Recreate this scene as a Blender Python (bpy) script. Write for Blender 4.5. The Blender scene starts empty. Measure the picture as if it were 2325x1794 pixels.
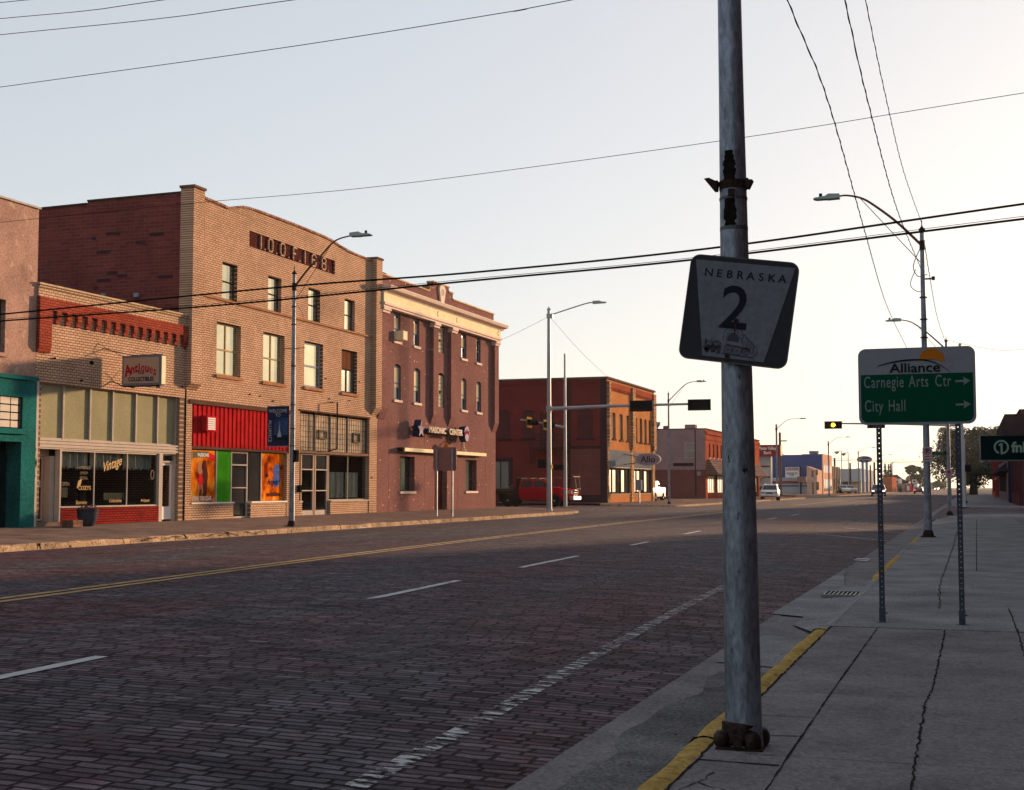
import bpy, bmesh, math, random
from mathutils import Vector, Matrix
random.seed(7)
R = math.radians
scn = bpy.context.scene
col = scn.collection

# ---------------------------------------------------------------- survey helpers
F, CX, CY, HY, VX, CZ = 3050.0, 1162.5, 897.0, 1107.0, 2205.0, 1.45
TH = math.atan((HY-CY)/F); PSI = math.atan((VX-CX)/F*math.cos(TH))
def ray(x, y):
    u = (x-CX)/F; v = (CY-y)/F
    dy = math.cos(TH)-v*math.sin(TH); dz = math.sin(TH)+v*math.cos(TH)
    c, s = math.cos(PSI), math.sin(PSI)
    return (u*c-dy*s, u*s+dy*c, dz)
def PX(x, y, X):
    r = ray(x, y); t = X/r[0]; return (X, t*r[1], CZ+t*r[2])
def PY(x, y, Y):
    r = ray(x, y); t = Y/r[1]; return (t*r[0], Y, CZ+t*r[2])

# ---------------------------------------------------------------- materials
MATS = {}
def newmat(name):
    m = bpy.data.materials.new(name); m.use_nodes = True
    nt = m.node_tree; b = nt.nodes['Principled BSDF']
    return m, nt, b
def N(nt, t, **k):
    n = nt.nodes.new(t)
    for a, v in k.items():
        if a in n.inputs: n.inputs[a].default_value = v
        else: setattr(n, a, v)
    return n
def noise(nt, vec, scale, detail=4, rough=.6, dist=0):
    n = N(nt, 'ShaderNodeTexNoise'); n.inputs['Scale'].default_value = scale
    n.inputs['Detail'].default_value = detail; n.inputs['Roughness'].default_value = rough
    n.inputs['Distortion'].default_value = dist
    if vec is not None: nt.links.new(vec, n.inputs['Vector'])
    return n
def ramp(nt, fac, stops):
    r = nt.nodes.new('ShaderNodeValToRGB')
    cr = r.color_ramp
    while len(cr.elements) < len(stops): cr.elements.new(.5)
    for e, (p, c) in zip(cr.elements, stops):
        e.position = p; e.color = (c, c, c, 1) if not hasattr(c, '__len__') else (*c[:3], 1)
    nt.links.new(fac, r.inputs[0]); return r
def mixc(nt, fac, a, b, mode='MIX'):
    m = nt.nodes.new('ShaderNodeMix'); m.data_type = 'RGBA'; m.blend_type = mode
    for s, v in ((0, fac), (6, a), (7, b)):
        if hasattr(v, 'is_linked') or hasattr(v, 'links'): nt.links.new(v, m.inputs[s])
        elif s == 0: m.inputs[0].default_value = v
        else: m.inputs[s].default_value = (*v[:3], 1)
    return m.outputs[2]
def coords(nt, kind='Object'):
    return nt.nodes.new('ShaderNodeTexCoord').outputs[kind]
def mapv(nt, vec, sc=(1, 1, 1), loc=(0, 0, 0)):
    m = nt.nodes.new('ShaderNodeMapping'); m.inputs['Scale'].default_value = sc; m.inputs['Location'].default_value = loc
    nt.links.new(vec, m.inputs[0]); return m.outputs[0]
def bumpn(nt, b, h, strength=.3, dist=.01, prev=None):
    n = nt.nodes.new('ShaderNodeBump'); n.inputs['Strength'].default_value = strength; n.inputs['Distance'].default_value = dist
    nt.links.new(h, n.inputs['Height'])
    if prev: nt.links.new(prev, n.inputs['Normal'])
    nt.links.new(n.outputs[0], b.inputs['Normal']); return n.outputs[0]

def paint(name, c, rough=.8, metal=0., var=.18, scale=1.5, bump=.15, fine=25, dirt=None, coat=0, aniso=None, spec=.12):
    if name in MATS: return MATS[name]
    if metal < .2 and not coat and spec == .12: rough = max(rough, .82)
    m, nt, b = newmat(name)
    v = coords(nt)
    if aniso: v = mapv(nt, v, aniso)
    n1 = noise(nt, v, scale, 6, .65); n2 = noise(nt, v, fine, 3, .6)
    k = ramp(nt, n1.outputs[0], [(.3, 1-var), (.7, 1+var*.6)])
    k2 = ramp(nt, n2.outputs[0], [(.32, 1-var*.95), (.68, 1+var*.6)])
    a = mixc(nt, 1.0, c, k.outputs[0], 'MULTIPLY'); a = mixc(nt, 1.0, a, k2.outputs[0], 'MULTIPLY')
    if dirt:
        n3 = noise(nt, v, scale*2.7, 8, .7)
        f = ramp(nt, n3.outputs[0], [(dirt[1], 0), (dirt[1]+.06, 1)])
        a = mixc(nt, f.outputs[0], a, dirt[0])
    nt.links.new(a, b.inputs['Base Color'])
    b.inputs['Roughness'].default_value = rough; b.inputs['Metallic'].default_value = metal
    b.inputs['Coat Weight'].default_value = coat; b.inputs['Specular IOR Level'].default_value = spec if not coat else .5
    if metal < .2 and not coat and spec == .12: b.inputs['IOR'].default_value = 1.0
    if bump: bumpn(nt, b, n2.outputs[0], bump, .01)
    MATS[name] = m; return m

def brick(name, c1, c2, mortar, axis='x', bw=.21, rh=.078, ms=.011, stain=(.12, .1, .1), samt=.25, white=None, rough=.85, bstr=.5, off=.5):
    if name in MATS: return MATS[name]
    m, nt, b = newmat(name)
    co = coords(nt); sx = nt.nodes.new('ShaderNodeSeparateXYZ'); nt.links.new(co, sx.inputs[0])
    cx = nt.nodes.new('ShaderNodeCombineXYZ')
    if axis == 'x': nt.links.new(sx.outputs[1], cx.inputs[0]); nt.links.new(sx.outputs[2], cx.inputs[1])
    elif axis == 'y': nt.links.new(sx.outputs[0], cx.inputs[0]); nt.links.new(sx.outputs[2], cx.inputs[1])
    else: nt.links.new(sx.outputs[0], cx.inputs[0]); nt.links.new(sx.outputs[1], cx.inputs[1])
    br = nt.nodes.new('ShaderNodeTexBrick')
    nt.links.new(cx.outputs[0], br.inputs['Vector'])
    for k, v in (('Scale', 1), ('Mortar Size', ms), ('Mortar Smooth', .2), ('Brick Width', bw), ('Row Height', rh), ('Bias', -.1)): br.inputs[k].default_value = v
    br.offset = off
    br.inputs['Color1'].default_value = (*c1, 1); br.inputs['Color2'].default_value = (*c2, 1); br.inputs['Mortar'].default_value = (*mortar, 1)
    n1 = noise(nt, co, .5, 7, .65); k = ramp(nt, n1.outputs[0], [(.3, .78), (.72, 1.12)])
    a = mixc(nt, 1.0, br.outputs[0], k.outputs[0], 'MULTIPLY')
    n2 = noise(nt, mapv(nt, co, (1, 1, .35)), 1.7, 8, .7); f = ramp(nt, n2.outputs[0], [(.58, 0), (.75, samt)])
    a = mixc(nt, f.outputs[0], a, stain)
    if white:
        v = nt.nodes.new('ShaderNodeTexNoise'); v.inputs['Scale'].default_value = 9; v.inputs['Detail'].default_value = 3; nt.links.new(mapv(nt, cx.outputs[0], (1, 2.6, 1)), v.inputs['Vector'])
        f2 = ramp(nt, v.outputs[0], [(.66, 0), (.72, white[1])]); a = mixc(nt, f2.outputs[0], a, white[0])
    nt.links.new(a, b.inputs['Base Color']); b.inputs['Roughness'].default_value = rough
    b.inputs['IOR'].default_value = 1.0
    inv = nt.nodes.new('ShaderNodeMath'); inv.operation = 'SUBTRACT'; inv.inputs[0].default_value = 1
    nt.links.new(br.outputs[1], inv.inputs[1])
    p = bumpn(nt, b, inv.outputs[0], bstr, .01)
    n3 = noise(nt, co, 60, 3); bumpn(nt, b, n3.outputs[0], .25, .005, p)
    MATS[name] = m; return m

def speckle(name, c, spec, rough=.8):
    if name in MATS: return MATS[name]
    m, nt, b = newmat(name); co = coords(nt)
    n1 = noise(nt, co, .35, 8, .7); k = ramp(nt, n1.outputs[0], [(.3, .8), (.7, 1.14)])
    n2 = noise(nt, co, 8, 7, .85); k2 = ramp(nt, n2.outputs[0], [(.35, .6), (.65, 1.35)])
    a = mixc(nt, 1.0, c, k.outputs[0], 'MULTIPLY'); a = mixc(nt, 1.0, a, k2.outputs[0], 'MULTIPLY')
    vo = nt.nodes.new('ShaderNodeTexVoronoi'); vo.inputs['Scale'].default_value = 2.6; nt.links.new(co, vo.inputs['Vector'])
    f = ramp(nt, vo.outputs['Distance'], [(.075, 1), (.12, 0)]); f.color_ramp.interpolation = 'LINEAR'
    sc = nt.nodes.new('ShaderNodeSeparateColor'); nt.links.new(vo.outputs['Color'], sc.inputs[0])
    g = ramp(nt, sc.outputs[0], [(.60, 0), (.67, 1)])
    fm = nt.nodes.new('ShaderNodeMath'); fm.operation = 'MULTIPLY'; nt.links.new(f.outputs[0], fm.inputs[0]); nt.links.new(g.outputs[0], fm.inputs[1])
    a = mixc(nt, fm.outputs[0], a, spec)
    nt.links.new(a, b.inputs['Base Color']); b.inputs['Roughness'].default_value = rough; b.inputs['IOR'].default_value = 1.0
    bumpn(nt, b, n2.outputs[0], .45, .012)
    MATS[name] = m; return m

def glass_clear(name='shop_glass', tint=(.75, .8, .78)):
    if name in MATS: return MATS[name]
    m = bpy.data.materials.new(name); m.use_nodes = True; nt = m.node_tree; nt.nodes.clear()
    o = nt.nodes.new('ShaderNodeOutputMaterial'); mx = nt.nodes.new('ShaderNodeMixShader')
    t = nt.nodes.new('ShaderNodeBsdfTransparent'); g = nt.nodes.new('ShaderNodeBsdfGlossy')
    t.inputs[0].default_value = (*tint, 1); g.inputs['Roughness'].default_value = .02; g.inputs[0].default_value = (.8, .8, .8, 1)
    lw = nt.nodes.new('ShaderNodeLayerWeight'); lw.inputs[0].default_value = .5
    pw = N(nt, 'ShaderNodeMath', operation='POWER'); nt.links.new(lw.outputs['Facing'], pw.inputs[0]); pw.inputs[1].default_value = 4.5
    fr = N(nt, 'ShaderNodeMath', operation='MULTIPLY_ADD'); nt.links.new(pw.outputs[0], fr.inputs[0]); fr.inputs[1].default_value = .5; fr.inputs[2].default_value = .04
    nt.links.new(fr.outputs[0], mx.inputs[0]); nt.links.new(t.outputs[0], mx.inputs[1]); nt.links.new(g.outputs[0], mx.inputs[2]); nt.links.new(mx.outputs[0], o.inputs[0])
    MATS[name] = m; return m

def reflective(name, c, metal=.35, rough=.08, wav=.04):
    if name in MATS: return MATS[name]
    m, nt, b = newmat(name); co = coords(nt)
    n1 = noise(nt, co, .8, 4); k = ramp(nt, n1.outputs[0], [(.3, .85), (.7, 1.1)])
    nt.links.new(mixc(nt, 1.0, c, k.outputs[0], 'MULTIPLY'), b.inputs['Base Color'])
    b.inputs['Metallic'].default_value = metal; b.inputs['Roughness'].default_value = rough
    if wav: bumpn(nt, b, n1.outputs[0], wav, .05)
    MATS[name] = m; return m

def emis(name, c, s):
    if name in MATS: return MATS[name]
    m, nt, b = newmat(name); b.inputs['Base Color'].default_value = (*c, 1)
    b.inputs['Emission Color'].default_value = (*c, 1); b.inputs['Emission Strength'].default_value = s
    MATS[name] = m; return m

def corrug(name, c, per=.3, axis='x', rough=.5):
    return paint(name, c, rough, 0, .2, 1.2, .1)

def worn(name, c, thr=.47, vs=(1, 1, 1), soft=.08, rough=.7):
    if name in MATS: return MATS[name]
    m, nt, b = newmat(name); co = coords(nt)
    n1 = noise(nt, mapv(nt, co, vs), 2.0, 8, .75)
    f = ramp(nt, n1.outputs[0], [(thr-soft, 0), (thr+soft, 1)])
    n2 = noise(nt, co, 8, 4); k = ramp(nt, n2.outputs[0], [(.3, .75), (.7, 1.05)])
    nt.links.new(mixc(nt, 1.0, c, k.outputs[0], 'MULTIPLY'), b.inputs['Base Color'])
    nt.links.new(f.outputs[0], b.inputs['Alpha']); b.inputs['Roughness'].default_value = rough
    MATS[name] = m; return m

# ---------------------------------------------------------------- mesh builder
def toploc(o):
    while o.parent: o = o.parent
    return o.location.copy()
class MB:
    def __init__(s): s.v = []; s.f = []; s.M = None
    def add(s, vs, fs):
        k = len(s.v)
        for p in vs:
            p = Vector(p)
            s.v.append(s.M @ p if s.M else p)
        s.f += [tuple(i+k for i in f) for f in fs]; return s
    def box(s, x0, x1, y0, y1, z0, z1):
        return s.add([(x0,y0,z0),(x1,y0,z0),(x1,y1,z0),(x0,y1,z0),(x0,y0,z1),(x1,y0,z1),(x1,y1,z1),(x0,y1,z1)],
            [(0,3,2,1),(4,5,6,7),(0,1,5,4),(1,2,6,5),(2,3,7,6),(3,0,4,7)])
    def quad(s, a, b, c, d): return s.add([a,b,c,d], [(0,1,2,3)])
    def cyl(s, p0, p1, r0, r1=None, n=12, caps=True):
        r1 = r0 if r1 is None else r1
        return s.tube([p0, p1], [r0, r1], n, caps)
    def tube(s, pts, r, n=8, caps=True):
        pts = [Vector(p) for p in pts]; L = len(pts)
        rs = r if hasattr(r, '__len__') else [r]*L
        vs = []; prev = None
        for i, p in enumerate(pts):
            t = (pts[min(i+1, L-1)]-pts[max(i-1, 0)]).normalized()
            if prev is None:
                a = Vector((0,0,1)) if abs(t.z) < .9 else Vector((1,0,0))
                u = t.cross(a).normalized()
            else: u = (prev-t*prev.dot(t)).normalized()
            prev = u; w = t.cross(u)
            for k in range(n):
                an = 2*math.pi*k/n; vs.append(p+(u*math.cos(an)+w*math.sin(an))*rs[i])
        fs = [(i*n+k, i*n+(k+1)%n, (i+1)*n+(k+1)%n, (i+1)*n+k) for i in range(L-1) for k in range(n)]
        if caps: fs += [tuple(range(n-1, -1, -1)), tuple((L-1)*n+k for k in range(n))]
        return s.add(vs, fs)
    def prism(s, poly, ax, a, b):
        def P(p, t): return {'x': (t, p[0], p[1]), 'y': (p[0], t, p[1]), 'z': (p[0], p[1], t)}[ax]
        n = len(poly)
        return s.add([P(p, a) for p in poly]+[P(p, b) for p in poly],
            [tuple(range(n)), tuple(range(2*n-1, n-1, -1))]+[(i, n+i, n+(i+1)%n, (i+1)%n) for i in range(n)])
    def lathe(s, c, prof, n=16):
        vs = []; L = len(prof)
        for r, z in prof:
            for k in range(n): a = 2*math.pi*k/n; vs.append((c[0]+r*math.cos(a), c[1]+r*math.sin(a), c[2]+z))
        fs = [(i*n+k, i*n+(k+1)%n, (i+1)*n+(k+1)%n, (i+1)*n+k) for i in range(L-1) for k in range(n)]
        fs += [tuple(range(n-1, -1, -1)), tuple((L-1)*n+k for k in range(n))]
        return s.add(vs, fs)
    def build(s, name, mat, parent=None, smooth=False, bevel=0, local=False, origin=None):
        off = Vector((0,0,0)) if local else (toploc(parent) if parent else Vector(origin or (0,0,0)))
        me = bpy.data.meshes.new(name); me.from_pydata([tuple(v-off) for v in s.v], [], s.f); me.update()
        bm = bmesh.new(); bm.from_mesh(me)
        if not getattr(s, 'keep', False): bmesh.ops.recalc_face_normals(bm, faces=bm.faces)
        if bevel: bmesh.ops.bevel(bm, geom=[e for e in bm.edges if len(e.link_faces) == 2 and e.calc_face_angle(0) > .5], offset=bevel, segments=2, profile=.5, affect='EDGES')
        bm.to_mesh(me); bm.free()
        if smooth:
            for p in me.polygons: p.use_smooth = True
            try: me.set_sharp_from_angle(angle=R(40))
            except Exception: pass
        o = bpy.data.objects.new(name, me); col.objects.link(o)
        if mat: me.materials.append(mat)
        if parent: o.parent = parent
        elif origin: o.location = origin
        return o
def tag(o, label=None, cat=None, group=None, kind=None):
    if label: o['label'] = label
    if cat: o['category'] = cat
    if group: o['group'] = group
    if kind: o['kind'] = kind
    return o
def thing(name, label, cat, loc=(0,0,0), group=None, rz=0):
    o = bpy.data.objects.new(name, None); o.empty_display_size = .2; col.objects.link(o)
    o.location = loc; o.rotation_euler = (0,0,rz); return tag(o, label, cat, group)
def B(name, mat, parent, *boxes, **k):
    m = MB()
    for b in boxes: m.box(*b)
    return m.build(name, mat, parent, **k)

_tc = {}
def text(mb, s, h, org, xd=(1,0,0), ud=(0,0,1), sx=1., shear=0., ext=.003, bold=0., align='CENTER', ty=0, space=1.):
    """lettering as real outlines; org = baseline anchor, h = cap height"""
    key = (s, bold, align, space)
    if key not in _tc:
        cu = bpy.data.curves.new('t', 'FONT'); cu.body = s; cu.size = 1; cu.align_x = align; cu.offset = bold; cu.resolution_u = 4; cu.space_character = space
        o = bpy.data.objects.new('t', cu); col.objects.link(o); bpy.context.view_layer.update()
        me = bpy.data.meshes.new_from_object(o.evaluated_get(bpy.context.evaluated_depsgraph_get()))
        _tc[key] = ([v.co.copy() for v in me.vertices], [tuple(p.vertices) for p in me.polygons])
        bpy.data.objects.remove(o); bpy.data.curves.remove(cu); bpy.data.meshes.remove(me)
    vs, fs = _tc[key]; k = h/.70
    xd = Vector(xd).normalized(); ud = Vector(ud).normalized(); nd = xd.cross(ud)
    P = []
    for v in vs: P.append(Vector(org)+xd*(v.x+shear*v.y)*k*sx+ud*v.y*k+nd*ext)
    # side walls
    n = len(P); vsx = P+[p-nd*ext*.9 for p in P]
    from collections import Counter
    c = Counter()
    for f in fs:
        for i in range(len(f)): c[frozenset((f[i], f[(i+1)%len(f)]))] += 1
    fx = list(fs)
    if ext > .01:
        for f in fs:
            for i in range(len(f)):
                a, b = f[i], f[(i+1)%len(f)]
                if c[frozenset((a, b))] == 1: fx.append((b, a, a+n, b+n))
    mb.add(vsx if ext > .01 else P, fx); mb.keep = True
    return mb

exec_parts = []
# ---------------------------------------------------------------- palette
SUN = (1.0, 3.0)
buff = brick('buff_brick', (.56,.355,.235), (.44,.275,.18), (.15,.09,.065), 'x', rh=.082, ms=.014, stain=(.2,.13,.09), samt=.5)
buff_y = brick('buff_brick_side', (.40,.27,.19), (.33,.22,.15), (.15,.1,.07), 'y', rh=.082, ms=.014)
buffp = brick('buff_brick_pale', (.56,.37,.24), (.46,.29,.19), (.17,.105,.075), 'x', rh=.082, ms=.015, stain=(.22,.14,.1), samt=.4)
redtrim = brick('orange_brick', (.34,.070,.042), (.26,.052,.034), (.1,.03,.02), 'x', rh=.082, ms=.012)
redlow = brick('red_glazed_brick', (.26,.03,.022), (.2,.022,.018), (.05,.012,.012), 'x', rh=.075, ms=.012)
darkbrick_y = brick('dark_red_brick_side', (.20,.05,.042), (.14,.035,.035), (.17,.10,.085), 'y', bw=.42, rh=.13, ms=.009, stain=(.06,.035,.035), samt=.7, white=((.05,.04,.045), .9))
panelbrick = brick('maroon_brick', (.10,.025,.022), (.07,.02,.02), (.03,.012,.012), 'x', rh=.082, ms=.012)
redpaint_y = brick('red_painted_brick_side', (.17,.028,.026), (.15,.025,.024), (.12,.022,.022), 'y', rh=.082, ms=.008, bstr=.3, stain=(.07,.02,.02), samt=.4)
redlowbrick_y = brick('worn_red_brick_side', (.16,.04,.035), (.12,.03,.03), (.18,.1,.09), 'y', rh=.09, ms=.01, bstr=.3)
allobrick = brick('orange_tan_brick', (.52,.22,.085), (.42,.17,.065), (.18,.08,.04), 'x', rh=.085, ms=.012)
pilbrick = brick('mottled_pier_brick', (.55,.33,.17), (.14,.07,.05), (.2,.12,.08), 'x', bw=.24, rh=.12, ms=.012)
mauve_y = brick('mauve_painted_brick', (.30,.20,.20), (.27,.18,.185), (.22,.15,.15), 'y', rh=.09, ms=.008, bstr=.3, stain=(.16,.1,.1), samt=.5)
rbrick = brick('red_brick_front', (.36,.09,.045), (.28,.06,.035), (.13,.05,.035), 'x', rh=.085, ms=.012)
rbrick_side = brick('red_brick_plain_side', (.2,.05,.045), (.16,.04,.035), (.1,.03,.03), 'y', rh=.085, ms=.01)
stucco = paint('pink_brown_stucco', (.36,.22,.175), .9, var=.3, scale=1.1, bump=.8, fine=16, dirt=((.43,.29,.22), .58))
teal = paint('teal_paint', (.018,.12,.115), .95, var=.3, scale=.9, bump=.35, fine=12)
maso = speckle('plum_granite_stucco', (.195,.098,.088), (.70,.48,.32))
maso_y = maso
cream = paint('cream_paint', (.80,.70,.45), .6, var=.14, scale=2)
pinkcream = paint('blush_paint', (.70,.54,.45), .6, var=.12, scale=2)
concrete = paint('sidewalk_concrete', (.23,.155,.125), .85, var=.4, scale=1.2, bump=.5, fine=60, dirt=((.11,.09,.08), .6))
concrete_near = paint('grey_sidewalk_concrete', (.205,.186,.190), .85, var=.30, scale=1.4, bump=1.0, fine=38, dirt=((.135,.125,.125), .60))
concrete_pale = paint('pale_apron_concrete', (.235,.228,.23), .85, var=.36, scale=1.1, bump=.8, fine=34)
kerbm = paint('old_kerb_concrete', (.44,.30,.19), .85, var=.45, scale=2.2, bump=.8, fine=20, dirt=((.13,.08,.06), .56))
kerby = paint('yellow_kerb_paint', (.40,.265,.085), .6, var=.35, scale=3, bump=.8, fine=22, dirt=((.10,.08,.06), .60))
asph = paint('dark_asphalt', (.155,.145,.145), .9, var=.5, scale=1.5, bump=1, fine=42)
dirtm = paint('dusty_ground', (.2,.17,.14), .95, var=.3, scale=.1)
alu = paint('aluminium_trim', (.40,.34,.30), .7, .1, var=.2, scale=2)
alu_w = paint('white_painted_metal', (.46,.39,.33), .85, .0, var=.12, scale=2)
galv = paint('galvanised_steel', (.27,.29,.32), .6, .3, var=.35, scale=5, bump=.2, fine=50, dirt=((.05,.035,.03), .67))
galvp = paint('weathered_pole_steel', (.24,.265,.31), .6, .25, var=.5, scale=7, bump=.3, fine=60, dirt=((.03,.024,.024), .61), aniso=(1, 1, .35))
polepaint = paint('grey_pole_paint', (.33,.35,.36), .5, .2, var=.15, scale=2)
rust = paint('rusty_iron', (.040,.024,.018), .85, .2, var=.5, scale=9, bump=.8, fine=40)
rustarm = paint('rust_brown_arm', (.16,.07,.045), .7, .2, var=.3, scale=6)
black = paint('black_metal', (.012,.012,.013), .6, var=.2)
blackwire = paint('black_cable', (.014,.011,.010), .6, var=.1)
darkframe = paint('dark_window_frame', (.05,.04,.035), .6)
tanframe = paint('tan_window_frame', (.42,.30,.15), .6)
blueframe = paint('blue_grey_frame', (.16,.20,.25), .6)
greyframe = paint('grey_window_frame', (.33,.33,.34), .6)
sillm = paint('brown_sill', (.36,.17,.09), .85, var=.3, scale=4, bump=.5)
dark_in = paint('dark_interior', (.03,.027,.025), .9)
roofm = paint('tar_roof', (.06,.055,.05), .95)
winrefl = reflective('sky_lit_window_glass', (.46,.43,.30), .75, .07)
winrefl2 = reflective('dim_window_glass', (.20,.19,.15), .6, .1)
windark = reflective('dark_window_glass', (.035,.035,.035), .2, .06)
frost = paint('frosted_transom_glass', (.27,.25,.15), .7, var=.15, scale=.7)
blindm = paint('roller_blind', (.62,.50,.32), .8, var=.1)
curt = paint('lace_curtain', (.5,.47,.45), .9, var=.2, scale=5)
sgl = glass_clear()
whitep = paint('white_paint', (.75,.72,.68), .55, var=.1)
redsheet = paint('red_sheet_metal', (.42,.018,.02), .9, .0, var=.3, scale=2.2, bump=.1, dirt=((.5,.08,.07), .66))

# ---------------------------------------------------------------- camera, sky, sun
cam = bpy.data.cameras.new('camera'); co_ = bpy.data.objects.new('camera', cam); col.objects.link(co_)
cam.sensor_width = 36; cam.lens = F/2325*36; cam.clip_end = 6000; cam.clip_start = .1
co_.location = (0, 0, CZ); co_.rotation_euler = (math.pi/2+TH, 0, PSI); scn.camera = co_
w = bpy.data.worlds.new('World'); scn.world = w; w.use_nodes = True
bg = w.node_tree.nodes['Background']; sky = w.node_tree.nodes.new('ShaderNodeTexSky'); sky.sky_type = 'NISHITA'
SEL, SAZ = R(7.2), math.atan2(SUN[0], SUN[1])
sky.sun_disc = False; sky.sun_elevation = SEL; sky.sun_rotation = SAZ
sky.altitude = 1200; sky.air_density = 1.0; sky.dust_density = 2.6; sky.ozone_density = 1.6
hs_ = w.node_tree.nodes.new('ShaderNodeHueSaturation'); hs_.inputs['Saturation'].default_value = 1.0
gm_ = w.node_tree.nodes.new('ShaderNodeGamma'); gm_.inputs[1].default_value = .31
w.node_tree.links.new(sky.outputs[0], gm_.inputs[0]); w.node_tree.links.new(gm_.outputs[0], hs_.inputs['Color'])
tn_ = w.node_tree.nodes.new('ShaderNodeMix'); tn_.data_type = 'RGBA'; tn_.blend_type = 'MULTIPLY'; tn_.inputs[0].default_value = 1; tn_.inputs[7].default_value = (1.20, 1.15, 1.13, 1)
w.node_tree.links.new(hs_.outputs[0], tn_.inputs[6]); w.node_tree.links.new(tn_.outputs[2], bg.inputs[0]); bg.inputs[1].default_value = .15
sl = bpy.data.lights.new('sun', 'SUN'); sl.energy = 3.6; sl.angle = R(2.5); sl.color = (1, .66, .40)
so = bpy.data.objects.new('sun', sl); col.objects.link(so)
sd = Vector((math.sin(SAZ)*math.cos(SEL), math.cos(SAZ)*math.cos(SEL), math.sin(SEL)))
so.rotation_euler = sd.to_track_quat('Z', 'Y').to_euler(); so.location = (20, 60, 40)
hzb = MB(); hzb.box(-450, 450, -40, 1300, -2.0, 40.0); hzo = hzb.build('haze', None)
hm = bpy.data.materials.new('haze_air'); hm.use_nodes = True; hn = hm.node_tree; hn.nodes.clear(); ho_ = hn.nodes.new('ShaderNodeOutputMaterial'); hv = hn.nodes.new('ShaderNodeVolumePrincipled')
hv.inputs['Color'].default_value = (.95, .92, .88, 1); hv.inputs['Density'].default_value = .00009; hv.inputs['Anisotropy'].default_value = .3
hn.links.new(hv.outputs[0], ho_.inputs['Volume']); hzo.data.materials.append(hm); hzo['kind'] = 'stuff'
scn.view_settings.view_transform = 'Standard'; scn.view_settings.look = 'None'; scn.view_settings.exposure = 1.65; scn.view_settings.gamma = 1

# ---------------------------------------------------------------- ground, road
KL, KR, GR = -20.75, -1.45, -2.15      # kerb lines, gutter edge
MIDX = (KL+GR)/2
def zr(X):
    if X <= KL: return 0.0
    if X >= GR: return 0.0
    t = (X-MIDX)/((GR-KL)/2); return .15*(1-t*t)
B('ground', dirtm, None, (-2500, 2500, -600, 4500, -.9, -.35)); tag(bpy.data.objects['ground'], kind='structure')

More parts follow.
